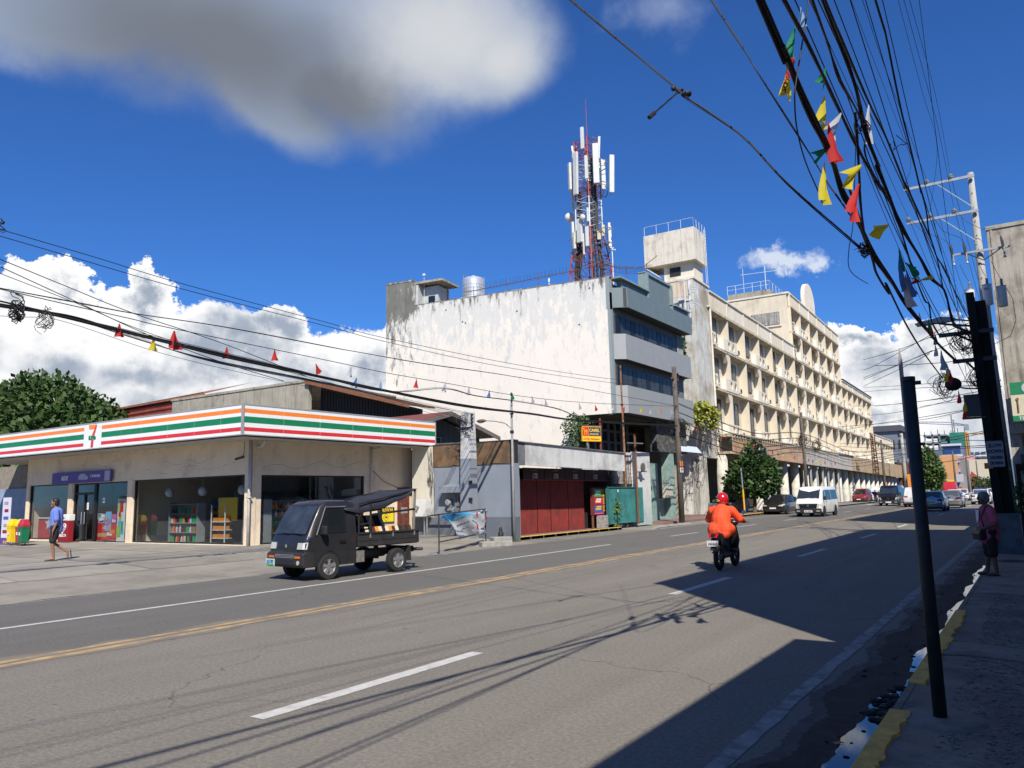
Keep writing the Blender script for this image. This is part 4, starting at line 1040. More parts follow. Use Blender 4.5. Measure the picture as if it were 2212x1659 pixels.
# ------------------------------------------------------------------ shop with dark red shutters, X = -17.5
SH = (-17.5,26.0)
shop = thing('shuttered_shop','low shop with dark red folding shutters under a long white fascia board','shop',(SH[0],SH[1],0),R(90))
whitef = mat('peeling_white_fascia',(.62,.62,.60),.8,var=.10,vscale=1.2,bump=.15,dirt=(.30,.30,.30),dirt_amt=.35,dscale=.9,streak=.35,streak_col=(.2,.2,.19))
greyf = mat('grey_sheet',(.16,.17,.18),.8,var=.25,dirt=(.08,.08,.08),dirt_amt=.4,dscale=2)
b = MB();b.box(-.3,-.26,3.0,.64,-.14,3.94,0);b.build('fascia_panel',greyf,parent=shop)
xs = [1.0,2.25,4.15,6.1,8.2,10.2];zb = [3.02,3.0,2.98,2.96,2.93,2.9];zt = [3.93,3.92,3.90,3.87,3.84,3.80]
for i in range(5):
    b = MB();b.prism([(xs[i]-.35,-.27+.006*(i % 2),zb[i]),(xs[i+1]-.36,-.27,zb[i+1]),(xs[i+1]-.36,-.27,zt[i+1]),(xs[i]-.35,-.27+.006*(i % 2),zt[i])],(0,.1,0));b.build('fascia_panel',whitef,parent=shop)
b = MB();b.prism([(-.4,-.33,3.93),(9.9,-.33,3.79),(10.3,6,3.86),(0,6,4.1)],(0,0,.04));b.build('roof',mat('shop_tin_roof',(.15,.15,.15),.8,var=.3),parent=shop)
b = MB();b.box(.0,.02,0,.62,.3,3.0);b.build('corner_pier',blue_g,parent=shop)
b = MB();b.box(.2,1.1,0,11.0,4.0,2.98);b.build('shop_interior',mat('shop_dark',(.015,.013,.013),.9),parent=shop)
shut_red = mat('dark_red_shutter',(.20,.022,.018),.65,var=.2,vscale=2.5,dirt=(.09,.02,.015),dirt_amt=.4,dscale=1.4,streak=.35,streak_col=(.05,.015,.01))
DY = .85;sx_ = lambda x:(26+x)*1.0514-26
xs = [sx_(q) for q in (.66,2.0,3.1,4.62,6.1)]
for a,c in zip(xs,xs[1:]):
    b = MB();n = int((c-a-.04)/.125);w = (c-a-.04)/n
    vs = []
    for i in range(2*n+1):
        x = a+.02+w*i/2;yy = DY+(.10 if i % 2 else .135)
        vs += [(x,yy,.16),(x,yy,2.45)]
    b.add(vs,[(2*i,2*i+2,2*i+3,2*i+1) for i in range(2*n)]);b.build('shutter_panel',shut_red,parent=shop)
b = MB();b.box(sx_(.62),DY+.05,.10,sx_(6.14),DY+.2,.16);b.box(sx_(.62),DY+.03,2.46,sx_(8.2),DY+.22,2.52);b.build('shutter_track',mat('track_red',(.12,.02,.03),.7),parent=shop)
mar = mat('dark_maroon_panel',(.035,.012,.022),.6,var=.2)
for i,(a,c) in enumerate(((sx_(.70),sx_(2.35)),(sx_(2.4),sx_(4.08)),(sx_(4.12),sx_(5.85)),(sx_(5.9),sx_(8.15)))):
    b = MB();b.box(a,DY-.06,2.48,c,DY-.02,2.98);pn = b.build('sign_panel',mar,parent=shop)
    on_frame(text('LTE','lettering',mat('dim_grey_print',(.52,.50,.52),.6),pn,.28,(0,0,0),bold=.012,sx=.9),Matrix.Identity(4),(a+(.75 if i < 3 else .9),DY-.068,2.54))
    on_frame(text('EXPERIENCE','lettering',mat('dim_print',(.25,.20,.25),.6),pn,.10,(0,0,0)),Matrix.Identity(4),(a+.6,DY-.068,2.84))
b = MB();b.box(sx_(.62),DY-.07,2.43,sx_(8.2),DY-.03,2.48);b.build('red_strip',CM['maroon'],parent=shop)
# poster board
pb = thing('poster_board','dark red framed board of bright posters between the red shutters and the teal gate','notice board',(SH[0]-.75,SH[1]+1.55,0),R(90))
b = MB();b.box(6.22,-.22,.78,8.12,-.1,2.1);b.build('board',mat('board_maroon',(.16,.03,.02),.7,var=.2),parent=pb)
for x in (6.3,8.0):b = MB();b.box(x-.04,-.2,.14,x+.04,-.12,.8);b.build('leg',rust,parent=pb)
grid = [('green',6.42,1.66,7.2,2.02,'white'),('yellow',7.3,1.66,7.95,2.02,'red'),('red',6.42,1.28,7.2,1.62,'white'),('orange',7.3,1.28,7.95,1.62,'blue'),('blue',6.42,.92,7.2,1.24,'yellow'),('orange',7.3,.92,7.95,1.24,'purple')]
for c1,a,z0,c,z1,c2 in grid:
    b = MB();b.box(a,-.235,z0,c,-.221,z1,0);b.box(a+.1,-.24,z0+.1,c-.15,-.236,z0+.2,1);b.box(a+.18,-.24,z0+.22,c-.1,-.236,z0+.29,1);b.build('poster',[CM[c1],CM[c2]],parent=pb)
b = MB();b.box(6.42,-.24,.82,7.3,-.222,.89);b.build('poster',CM['pink'],parent=pb)
b = MB();b.box(6.7,-.5,.15,7.25,-.15,.75,0);b.box(6.9,-.52,.3,7.1,-.5,.7,0);o = b.build('crate_pile',mat('crate_grey',(.30,.28,.26),.8,var=.4,vscale=9));o.location = (SH[0]-.75,SH[1]+1.55,0);o.rotation_euler = (0,0,R(90));tag(o,'pale worn crate standing under the poster board','crate')
# potted climber beside the board
t = thing('leafy_shrub','broad-leaved green shrub growing against the poster board','shrub',(-17.9,35.6,.14))
b = MB();leaves(b,260,(0,.1,.75),(.35,.35,.75),.22,droop=.2);b.build('foliage',mat('broad_leaf',(.075,.15,.04),.6,var=.35,vscale=6),parent=t)
b = MB()
for k in range(6):b.tube([(0,0,0),(rnd.uniform(-.2,.2),rnd.uniform(-.2,.2),.6),(rnd.uniform(-.3,.3),rnd.uniform(-.2,.3),1.2)],.012,5)
b.build('stem',mat('green_stem',(.10,.11,.05),.8),parent=t)
# teal gate and white wall with bent bars
gt = thing('teal_gate','weathered teal sheet-metal gate with wire grid above, beside the red-shuttered shop','gate',(SH[0],SH[1],0),R(90))
teal = mat('weathered_teal',(.035,.19,.18),.75,var=.35,vscale=1.6,dirt=(.06,.30,.29),dirt_amt=.35,dscale=1.6,streak=.4,streak_col=(.02,.08,.08),bump=.2,bscale=12)
for a,c in ((8.85,9.9),(9.95,12.0),(12.1,13.0)):
    b = MB();b.box(a,.25,.3,c,.30,2.1);b.build('gate_leaf',teal,parent=gt)
b = MB();b.box(8.8,.2,.28,8.88,.34,2.15);b.box(12.02,.18,.28,12.1,.34,2.2);b.box(8.8,.21,2.08,12.1,.33,2.13);b.build('gate_frame',mat('teal_frame',(.02,.12,.12),.7),parent=gt)
b = MB();b.box(9.95,.23,1.86,10.05,.245,2.0);b.build('paper_notice',white_paint,parent=gt)
b = MB()
for i in range(13):b.tube([(8.9+i*.25,.28,2.1),(8.9+i*.25+.02*rnd.random(),.27,3.1)],.008,4)
for i in range(5):b.tube([(8.9,.27,2.25+i*.2),(12.0,.27,2.22+i*.2)],.006,4)
b.build('wire_grid',dark_steel,parent=gt)
ww = thing('white_wall','free-standing white plaster wall with bent iron bars, right end of the teal gate','wall',(SH[0],SH[1],0),R(90))
wp = mat('scuffed_white_plaster',(.63,.63,.60),.85,var=.08,bump=.3,dirt=(.30,.33,.34),dirt_amt=.35,dscale=1.3,zlow=(.2,2.0,.6),zcol=(.22,.36,.38))
b = MB();b.box(12.3,.3,.1,14.2,.55,4.0,0);b.build('wall_end',wp,parent=ww)
b = MB();b.box(8.8,2.6,1.5,12.5,2.8,3.95);b.box(10.4,.56,2.3,12.3,.72,3.95);b.build('rear_panel',wp,parent=ww)
b = MB()
for k in range(16):
    x = 10.4+.13*k;p = Vector((x,.5,2.15));pts = [p]
    for j in range(8):p = p+Vector((rnd.uniform(-.07,.07),rnd.uniform(-.02,.02),.21));pts.append(p)
    b.tube(pts,.009,4)
o = b.build('bent_bars',rust,parent=ww);o['kind'] = 'stuff'
on_frame(text('CRU CK','graffiti',CM['black'],ww,.24,(0,0,0),sx=.9),Matrix.Translation((14.205,.34,0)) @ Matrix.Rotation(R(90),4,'Z'),(.0,-.0,0),(pi/2,R(-90),0)).location = (14.212,.42,.9)
t = thing('iron_post','rusty iron T-shaped post with a round fan-like fitting, behind the teal gate','post',(-17.62,38.0,.2))
b = MB();b.tube([(0,0,0),(.0,0,4.7)],.06,8);b.build('pole',rust,parent=t);b = MB();b.tube([(-.0,-.9,4.2),(0,1.0,4.25)],.03,6);b.build('crossbar',steel,parent=t)
b = MB();b.tube([(0,0,2.7),(.1,1.1,2.75)],.03,6);b.lathe([(.22,0),(.24,.08)],(.1,.55,2.95),14,axis='x');b.build('round_fitting',mat('fan_grey',(.12,.11,.10),.8),parent=t)
t = thing('rusty_pole','tall thin rusty pole rising behind the white fascia of the red-shuttered shop','pole',(-17.9,37.2,.1))
b = MB();b.tube([(0,0,0),(.03,0,4.0),(.0,0,8.45)],[.065,.06,.045],8);b.build('shaft',mat('rust_orange_pole',(.24,.12,.06),.85,var=.4,vscale=5),parent=t)
b = MB();b.lathe([(.07,0),(.07,.1)],(0,0,8.2),8);b.lathe([(.08,0),(.08,.08)],(0,0,6.3),8);b.lathe([(.09,0),(.09,.1)],(0,0,5.2),8);b.build('collar',dark_steel,parent=t)
t = thing('small_tree','slim vine-like tree with fine leaves beside the appliance sign','tree',(-21.3,37.6,.2))
b = MB();b.tube([(0,0,0),(.1,.1,2.5),(-.1,.3,5.2)],[.09,.07,.03],7);b.build('trunk',wood_pole_m,parent=t)
b = MB();leaves(b,900,(.1,.6,5.4),(.9,1.0,.75),.14);leaves(b,700,(.0,.4,3.9),(.7,.8,1.1),.14);b.build('crown',mat('fine_leaf',(.05,.10,.028),.7,var=.4,vscale=4),parent=t)
# ------------------------------------------------------------------ white-walled office block
OW = (-19.46,39.4)
OA = -8.0   # the long blank wall runs back slightly towards the viewer
office = thing('office_building','three-storey office block with huge blank white wall and grey-green panelled front','building',(OW[0],OW[1],0))
def big_wall_mat():
    mt = mat('peeling_white_wall',(0.76,0.70,0.61),0.9,var=0.03,vscale=0.5,bump=0.25,bscale=6)
    t = mt.node_tree;b = t.nodes['Principled BSDF'];Lk = t.links.new
    src = b.inputs['Base Color'].links[0].from_socket
    co = t.nodes.new('ShaderNodeTexCoord').outputs['Object'];sp = t.nodes.new('ShaderNodeSeparateXYZ');Lk(co,sp.inputs[0])
    def nz(sc,s3,det,rough=.65,loc=(0,0,0)):
        mp = t.nodes.new('ShaderNodeMapping');mp.inputs['Scale'].default_value = s3;mp.inputs['Location'].default_value = loc;Lk(co,mp.inputs[0])
        n = t.nodes.new('ShaderNodeTexNoise');n.inputs['Scale'].default_value = sc;n.inputs['Detail'].default_value = det;n.inputs['Roughness'].default_value = rough;Lk(mp.outputs[0],n.inputs['Vector']);return n.outputs['Fac']
    def rg(x,a,c,lo=0.,hi=1.):
        n = t.nodes.new('ShaderNodeMapRange');Lk(x,n.inputs['Value'])
        for k,v in (('From Min',a),('From Max',c),('To Min',lo),('To Max',hi)):n.inputs[k].default_value = v
        return n.outputs[0]
    def mth(op,a,c):
        n = t.nodes.new('ShaderNodeMath');n.operation = op
        for i,x in enumerate((a,c)):
            if isinstance(x,float):n.inputs[i].default_value = x
            else:Lk(x,n.inputs[i])
        return n.outputs[0]
    def mx(f,a,c):
        n = t.nodes.new('ShaderNodeMix');n.data_type = 'RGBA';Lk(f,n.inputs[0]);Lk(a,n.inputs[6]);n.inputs[7].default_value = (*c,1);return n.outputs[2]
    X,Zc = sp.outputs[0],sp.outputs[2]
    blot = nz(.9,(1,1,.7),9,.72);fine = nz(3.0,(1,1,.35),8,.75,(4,0,2));strk = nz(2.6,(1.0,1,.10),7,.7,(7,1,0))
    top = rg(Zc,11.6,14.3)                      # weather attacks the parapet
    left = rg(X,-11.5,-15.5)                    # and the far left edge
    # paint peeled to a paler grey undercoat over the upper part
    m1 = rg(mth('ADD',fine,mth('MULTIPLY',rg(Zc,9.5,14.2),.20)),.55,.63,0,.75)
    c = mx(m1,src,(0.56,0.57,0.55))
    m2 = rg(mth('ADD',mth('ADD',strk,mth('MULTIPLY',fine,.5)),mth('MULTIPLY',top,.16)),.93,1.02,0,.5)
    c = mx(m2,c,(0.24,0.22,0.19))
    # algae blackening along the very top and down the left corner block
    m3 = rg(mth('ADD',mth('ADD',fine,mth('MULTIPLY',strk,.6)),mth('ADD',mth('MULTIPLY',rg(Zc,12.9,14.2),.20),mth('MULTIPLY',mth('MULTIPLY',left,rg(Zc,4.0,14.0)),.30))),.98,1.10,0,.82)
    c = mx(m3,c,(0.050,0.052,0.040))
    low = rg(mth('ADD',blot,mth('MULTIPLY',left,.10)),.55,.75,0,.22)
    c = mx(low,c,(0.40,0.38,0.33))
    Lk(c,b.inputs['Base Color']);return mt
wallm = big_wall_mat()
# wall along local -x; angle so that the direction -x points 98 degrees left of the street
FW = Matrix.Rotation(R(8.0),4,'Z')     # local +x of frame = towards the street corner
b = fmb(FW)
b.box(-13.4,0,6.28,0,.35,14.2);b.box(-13.4,0,0,-2.35,.35,6.28)
b.prism([(-15.5,0,0),(-13.4,0,0),(-13.4,0,15.85),(-15.5,0,15.95)],(0,.35,0))
for k in range(1):
    pass
w_ = b.build('blank_wall',wallm,parent=office)
b = fmb(FW)
for i in range(60):
    x = -13.4+i*.225;h_ = .03+.05*rnd.random();b.box(x,-.01,14.2,x+.225,.36,14.2+h_)
for i in range(9):x = -15.5+i*.235;b.box(x,-.02,15.86,x+.235,.38,15.93+.06*rnd.random())
o = b.build('weathered_coping',mat('blackened_coping',(.16,.15,.12),.95,var=.6,vscale=6,dirt=(.55,.53,.47),dirt_amt=.4,dscale=4),parent=office);o['kind'] = 'stuff'
# stair head at the left rear with its little slab roof
b = fmb(FW);b.box(-13.39,.35,14.1,-13.2,2.2,15.85);b.box(-15.4,2.0,14,-12.0,2.3,15.6);b.box(-12.2,.95,14.0,-12.0,2.2,15.6);b.box(-13.4,.9,14.0,-12.0,1.0,15.6)
b.build('stair_head',mat('grey_white_stair',(.45,.46,.45),.9,var=.15),parent=office)
b = fmb(FW);b.box(-13.4,.3,15.72,-11.35,2.5,15.86);b.build('slab_roof',old_conc,parent=office)
b = fmb(FW);b.box(-12.75,.88,14.3,-12.25,.92,14.95);b.build('window',glass_dark,parent=office)
b = fmb(FW);b.tube([(-12.9,.6,14.2),(-12.9,.6,16.3)],.012,5);b.box(-12.95,.5,16.3,-12.8,.62,16.42)
o = b.build('roof_camera_post',white_paint);o.location = (OW[0],OW[1],0);tag(o,'thin post with a small white camera on the left stair head roof','camera')
for (x,z) in ((-9.5,12.6),(-10.9,13.6),(-1.9,11.6),(-5.9,12.9),(-1.2,13.7),(-9.7,12.7)):
    b = fmb(FW);pts = [(x+.06*cos(a)*rnd.uniform(.6,1.2),-.004,z+.07*sin(a)*rnd.uniform(.6,1.2)) for a in [k*pi/4 for k in range(8)]];b.poly(pts);b.build('hole',black_plastic,parent=office)
# roof, inner body
b = MB();b.box(-12,.6,12.5,-.4,10.5,13.2,0);b.box(-12.0,9.8,0,-.45,10.4,13.9);b.build('roof_slab',old_conc,parent=office)
# the street front: local x = along the street
FO = FR(90)
pan_g = mat('green_grey_panel',(0.15,0.19,0.195),0.5,var=0.06,vscale=1.5,streak=.15,streak_col=(.08,.10,.10))
pan_l = mat('light_grey_panel',(0.30,0.31,0.305),0.5,var=0.05,vscale=1.5,streak=.12,streak_col=(.2,.2,.2))
pan_d = mat('dark_grey_front',(0.16,0.165,0.165),0.6,var=0.08)
alu = mat('window_aluminium',(.10,.105,.11),.4,metal=.4)
def rect_panels(x0,x1,n,z0,z1,y,mt,par,th=.03,skew=0.0):
    for i in range(n):
        a,c = x0+(x1-x0)*i/n,x0+(x1-x0)*(i+1)/n
        b = fmb(FO);b.box(a+.018,y-.012,z0,c-.018,y+th,z1);b.build('cladding_panel',mt,parent=par)
b = fmb(FO);b.box(.0,.05,6.35,10.9,.5,13.9);b.build('front_wall',pan_d,parent=office)
# end cheeks at the near corner
b = fmb(FO);b.box(-.02,-.02,6.3,.28,.3,13.3);b.box(-.03,-.02,12.3,.32,.35,14.25);b.build('corner_cheek',mat('pale_grey_green',(.27,.31,.31),.6,var=.05),parent=office)
# three projecting bands: box body plus joints
for (z0,z1,x0,x1,proj,mt,nm) in ((12.44,13.62,.35,10.9,.75,pan_g,'top'),(9.42,10.90,.32,10.9,.55,pan_l,'mid'),(6.32,7.90,.3,10.9,.55,pan_l,'low')):
    b = fmb(FO);b.prism([(x0+.02,0,z0+.02),(x1,0,z0+.02),(x1,-proj+.03,z0+.02),(x0+.42,-proj+.03,z0+.02)],(0,0,z1-z0-.04));b.build('band_body',mat('joint_dark_grey',(.05,.055,.055),.8),parent=office)  # dark grey body that shows in the gaps between panels
    n = 9
    rect_panels(x0+.45,x1,n,z0,z1,-proj,mt,office)
    b = fmb(FO);b.prism([(x0,.02,z0),(x0+.44,-proj,z0),(x0+.46,-proj+.04,z0),(x0+.04,.06,z0)],(0,0,z1-z0));b.build('cladding_panel',mt,parent=office)
# parapet with its stepped centre
rect_panels(.8,4.35,3,13.63,14.12,-.40,pan_g,office,th=.3);rect_panels(4.4,8.3,3,13.63,15.35,-.30,pan_g,office,th=.3);rect_panels(8.35,10.95,2,13.63,14.0,-.50,pan_g,office,th=.3)
b = fmb(FO);b.box(.28,-.62,14.12,4.42,.1,14.22);b.box(4.3,-.42,15.35,8.42,.1,15.47);b.box(8.3,-.7,14.0,11.0,.1,14.08);b.box(4.3,-.55,13.6,4.45,.1,15.4);b.box(8.3,-.5,13.6,8.42,.1,15.38);b.build('parapet_cap',mat('cap_green_grey',(.22,.28,.28),.6),parent=office)
# ribbon windows
for (z0,z1) in ((10.92,12.05),(7.92,9.05)):
    b = fmb(FO);b.box(.55,-.02,z0,9.7,.04,z1+.06);fr_ = b.build('window',alu,parent=office)
    n = 14
    for i in range(n):
        a,c = .6+i*.648,.6+(i+1)*.648
        b = fmb(FO);b.box(a+.03,-.05,z0+.05,c-.03,-.025,z1);b.build('pane',mat('pane_%d' % (i % 3),[(.012,.014,.016),(.045,.047,.047),(.08,.08,.075)][i % 3 if z0 < 9 else (i*i) % 3],.3,var=.3,spec=.25),parent=fr_)
b = fmb(FO)
for i in range(5):b.tube([(9.8+i*.22,-.08,11.0),(9.8+i*.22,-.08,12.3)],.04,6)
b.build('pipe_cluster',mat('pale_pipe',(.3,.33,.33),.6),parent=office)
# open recessed ground floor
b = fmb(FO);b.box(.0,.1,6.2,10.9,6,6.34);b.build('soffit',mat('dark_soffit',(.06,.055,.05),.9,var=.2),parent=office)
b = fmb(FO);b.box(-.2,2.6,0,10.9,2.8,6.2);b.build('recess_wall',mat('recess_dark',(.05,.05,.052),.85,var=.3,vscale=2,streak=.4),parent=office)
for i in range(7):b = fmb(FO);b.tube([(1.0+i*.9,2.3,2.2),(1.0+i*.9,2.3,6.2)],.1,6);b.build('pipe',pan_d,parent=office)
b = fmb(FO)
for z in (4.9,5.6):b.box(0,2.3,z,8,2.5,z+.12)
b.build('beam',pan_d,parent=office)
tealp = mat('peeling_mint_paint',(.20,.33,.30),.85,var=.25,vscale=3,bump=.4,dirt=(.34,.36,.31),dirt_amt=.45,dscale=2.5)
for (x0,x1,z1) in ((5.0,5.9,3.6),(7.9,8.6,4.6)):
    b = fmb(FO);b.box(x0,.1,0.1,x1,.7,z1);b.build('pier',tealp,parent=office)
b = fmb(FO);b.box(4.3,.6,.1,8.6,.8,1.4);b.build('low_wall',tealp,parent=office)
b = fmb(FO);b.box(5.9,.05,4.35,10.9,.5,6.3);b.build('upper_band',mat('vine_dark_band',(.06,.062,.058),.9,var=.5,vscale=5,dirt=(.22,.21,.19),dirt_amt=.4,dscale=3),parent=office)
b = fmb(FO);b.prism([(9.1,-.25,4.45),(12.9,-.25,4.45),(12.9,.1,4.9),(9.1,.1,4.9)],(0,.04,0));b.build('white_canopy',mat('white_canopy',(.55,.62,.70),.5,var=.1),parent=office)
t = thing('meter_cabinet','pair of cream meter boxes on the mint wall left of the wooden pole','meter box',(OW[0],OW[1],0),R(90))
b = MB();b.box(6.4,-.2,1.5,6.95,.05,2.2);b.build('box',mat('meter_cream',(.50,.47,.38),.6,var=.1),parent=t)
b = MB();b.box(7.0,-.2,1.5,7.5,.05,2.2);b.build('box',mat('meter_cream',(.5,.47,.38),.6),parent=t)
b = MB()
for x in (6.55,7.0):b.lathe([(.12,0),(.12,-.12)],(x,0,2.45),12,axis='y')
b.build('meters',mat('meter_grey',(.2,.22,.22),.3),parent=t)
# appliance sign
cs = thing('appliance_sign','red, yellow and navy appliance shop sign hung on a red post under the office block','sign',(-20.3,38.15,0),R(62))
b = MB();b.box(-.62,-.06,4.68,.62,.06,5.5);b.build('sign_box',mat('sign_yellow',(.75,.48,.02),.5),parent=cs)
b = MB();b.box(-.60,-.068,4.98,-.22,-.06,5.47);b.build('red_panel',CM['red'],parent=cs)
b = MB();b.box(-.20,-.068,4.98,.60,-.06,5.47);b.build('navy_panel',mat('navy',(.03,.04,.12),.5),parent=cs)
on_frame(text('CAMEL','lettering',CM['yellow'],cs,.235,(0,0,0),bold=.007,sx=.92),Matrix.Identity(4),(-.17,-.072,5.21))
on_frame(text('APPLIANCES','lettering',CM['yellow'],cs,.115,(0,0,0),bold=.003,sx=.95),Matrix.Identity(4),(-.17,-.072,5.04))
on_frame(text('LOWELL Distributors','lettering',CM['red'],cs,.145,(0,0,0),bold=.003,sx=.82),Matrix.Identity(4),(-.57,-.064,4.76))
b = MB()
for q in ([(-.5,5.02),(-.44,5.02),(-.44,5.2),(-.5,5.2)],[(-.36,5.02),(-.30,5.02),(-.30,5.2),(-.36,5.2)],[(-.52,5.18),(-.28,5.18),(-.28,5.28),(-.36,5.36),(-.44,5.28),(-.52,5.27)],[(-.52,5.26),(-.57,5.4),(-.5,5.44),(-.46,5.28)]):b.poly([(x,-.072,z) for x,z in q])
b.build('animal_emblem',CM['orange'],parent=cs)
b = MB();b.tube([(.66,.1,.2),(.68,.1,6.0)],.06,7);b.build('post',mat('red_post',(.20,.04,.03),.8,var=.3),parent=cs)
b = MB();b.box(-.64,-.05,5.5,.72,.05,5.56);b.build('bracket',rust,parent=cs)

# ------------------------------------------------------------------ things on the roof
t = thing('water_tank','ribbed stainless steel water tank on the roof of the white office block','water tank',(-30.35,41.0,13.3))
prof = [(.72,0)]
for i in range(10):z = .35+i*.24;prof += [(.74,z),(.70,z+.03),(.74,z+.06)]
prof += [(.74,2.95),(.6,3.1),(.2,3.2),(.2,3.25)]
b = MB();b.lathe(prof,(0,0,0),28);b.build('body',mat('stainless',(.72,.72,.71),.38,metal=.6,var=.05),parent=t,smooth=False)
b = MB();b.tube([(-.85,0,0),(-.85,0,3.5)],.025,6);b.tube([(-.85,0,3.5),(-.55,0,3.5)],.02,5)
b.tube([(.82,.1,0),(.82,.1,3.1)],.02,5);b.build('pipe',steel,parent=t)
# rail with coiled razor wire along the parapet
rw = thing('razor_wire_fence','rusty rail with coils of razor wire along the top of the white office wall','fence',(OW[0],OW[1],0))
b = fmb(FW);pr = [(-10.2,1.4,15.0),(-7,1.4,15.15),(-3.5,1.4,15.3),(-.2,1.3,15.4)]
b.tube(pr,.025,6);b.T = FO;b.tube([(.2,1.2,15.4),(4,1.2,15.9),(8,1.4,16.9),(10.9,1.5,18.5)],.03,6)
b.build('rail',rust,parent=rw)
for F,ps in ((FW,((-9.6,15.02),(-7.2,15.14),(-5.0,15.23),(-2.6,15.33),(-.5,15.38))),(FO,((2.2,15.66),(5.3,16.2),(8.6,17.1)))):
    for (x,z) in ps:b = fmb(F);b.tube([(x,1.35,13.4),(x,1.35,z+.25)],.02,5);b.build('post',rust,parent=rw)
b = fmb(FW);pts = []
for i in range(620):
    s_ = i/620;x = -10.2+10*s_;a = i*.42;pts.append((x+.02*sin(a*.3),1.4+.22*cos(a),15.15+.38*s_+.24*sin(a)))
b.tube(pts,.006,3);b.T = FO;pts = []
for i in range(500):
    s_ = i/500;x = .2+9*s_;a = i*.42;pts.append((x,1.25+.2*cos(a),15.55+1.6*s_*s_+.24*sin(a)))
b.tube(pts,.006,3);o = b.build('wire_coil',dark_steel,parent=rw);o['kind'] = 'stuff'
t = thing('roof_camera_mast','white mast with a small camera on the office roof right of the cell tower','camera',(-21.3,43.8,13.3))
b = MB();b.tube([(0,0,0),(0,0,4.1)],.035,7);b.build('mast',white_paint,parent=t);b = MB();b.tube([(0,0,4.0),(.28,-.1,3.95)],.045,7);b.tube([(0,0,4.05),(.1,0,4.15)],.06,6);b.build('camera',white_paint,parent=t)
b = MB();b.tube([(0,0,0),(0,0,1.9)],.03,6);b.lathe([(.06,0),(.06,.25)],(0,0,1.9),8);o = b.build('roof_vent_pipe',white_paint);o.location = (-24.6,41.3,13.3);tag(o,'short white vent pipe standing on the office roof left of the cell tower','pipe')

# the lattice tower
TW = thing('cell_tower','red and white lattice telecom tower crowded with pale panel antennas, on the office roof','tower',(-23.0,44.0,13.2),R(-14));TW.scale = (1.0,1.0,.94)
redt = mat('tower_red',(.36,.045,.03),.6,var=.15);whit = mat('tower_white',(.62,.62,.6),.5)
def half(z):
    if z < 3.2:return .98
    if z < 6.2:return .98-(z-3.2)/3.0*.36
    return .62-.05*(z-6.2)/7
def seg_mat(z):return 1 if (6.4 < z < 8.2 or 9.6 < z < 11.0) else 0
zs = [0,1.6,3.2,4.2,5.2,6.2]+[6.2+.55*k for k in range(1,13)]
for z0,z1 in zip(zs,zs[1:]):
    b = MB();m_ = seg_mat((z0+z1)/2);h0,h1 = half(z0),half(z1)
    c0 = [(-h0,-h0),(h0,-h0),(h0,h0),(-h0,h0)];c1 = [(-h1,-h1),(h1,-h1),(h1,h1),(-h1,h1)]
    for i in range(4):
        j = (i+1) % 4
        b.tube([(*c0[i],z0),(*c1[i],z1)],.045,5,m_)
        b.tube([(*c1[i],z1),(*c1[j],z1)],.022,4,m_)
        b.tube([(*c0[i],z0),(*c1[j],z1)],.020,4,m_);b.tube([(*c0[j],z0),(*c1[i],z1)],.020,4,m_)
    b.build('lattice_section',[redt,whit],parent=TW)
b = MB();b.tube([(.1,0,12.8),(.1,0,16.0)],[.025,.012],5);b.build('lightning_rod',redt,parent=TW)
b = MB()
for (x,y) in ((-.45,-.5),(-.3,-.5),(-.2,-.5),(.55,-.2),(.6,0),(.6,.15),(.5,-.4)):
    b.tube([(x*1.5,y*1.4,0),(x*1.5,y*1.4,3.2),(x,y,6.4),(x,y,11.5 if x > 0 else 9)],.085,5)
o = b.build('feeder_cables',cable_black,parent=TW);o['kind'] = 'stuff'
pan = mat('antenna_white',(.60,.61,.58),.5,var=.06);pan2 = mat('antenna_beige',(.50,.44,.28),.5)
# (x, y, z0, height, width, tilt, material)
AN = [(-1.15,-.3,9.3,1.9,.36,0,0),(1.28,-.55,9.1,2.9,.38,0,0),(1.62,.5,8.6,2.7,.32,.05,0),(-.12,-1.05,8.6,3.1,.36,.03,0),(.35,-.75,11.9,1.6,.22,0,0),(-1.05,-.1,11.5,1.4,.14,-.09,0),(.95,.1,11.2,1.6,.16,.08,0),
      (-.42,-.85,10.2,1.8,.12,0,0),(.05,-1.0,5.1,1.7,.40,0,0),(-.85,-.7,5.2,1.7,.22,0,0),(-1.55,.1,4.3,1.75,.18,-.02,0),(1.62,.1,4.6,1.7,.16,0,0),(-1.25,.0,5.1,.8,.2,0,1),(1.0,-.2,5.2,.65,.24,0,1),(1.28,-.1,5.4,.8,.2,0,1),
      (.6,-.75,6.5,1.0,.12,0,0),(-.4,-.9,5.2,.9,.16,0,1),(.25,-.85,4.2,1.5,.10,0,0),(-1.2,-.2,8.0,1.3,.16,0,0),(-.75,-.9,9.2,2.0,.26,0,0),(.75,-.9,9.5,1.7,.2,0,0),(1.05,.4,9.0,2.2,.28,0,0),(.6,-.9,4.7,1.4,.22,0,0),(-1.2,.5,4.5,1.7,.24,0,0),(1.2,.6,4.7,1.6,.24,0,0),(-.5,-.95,4.8,1.2,.2,0,0)]
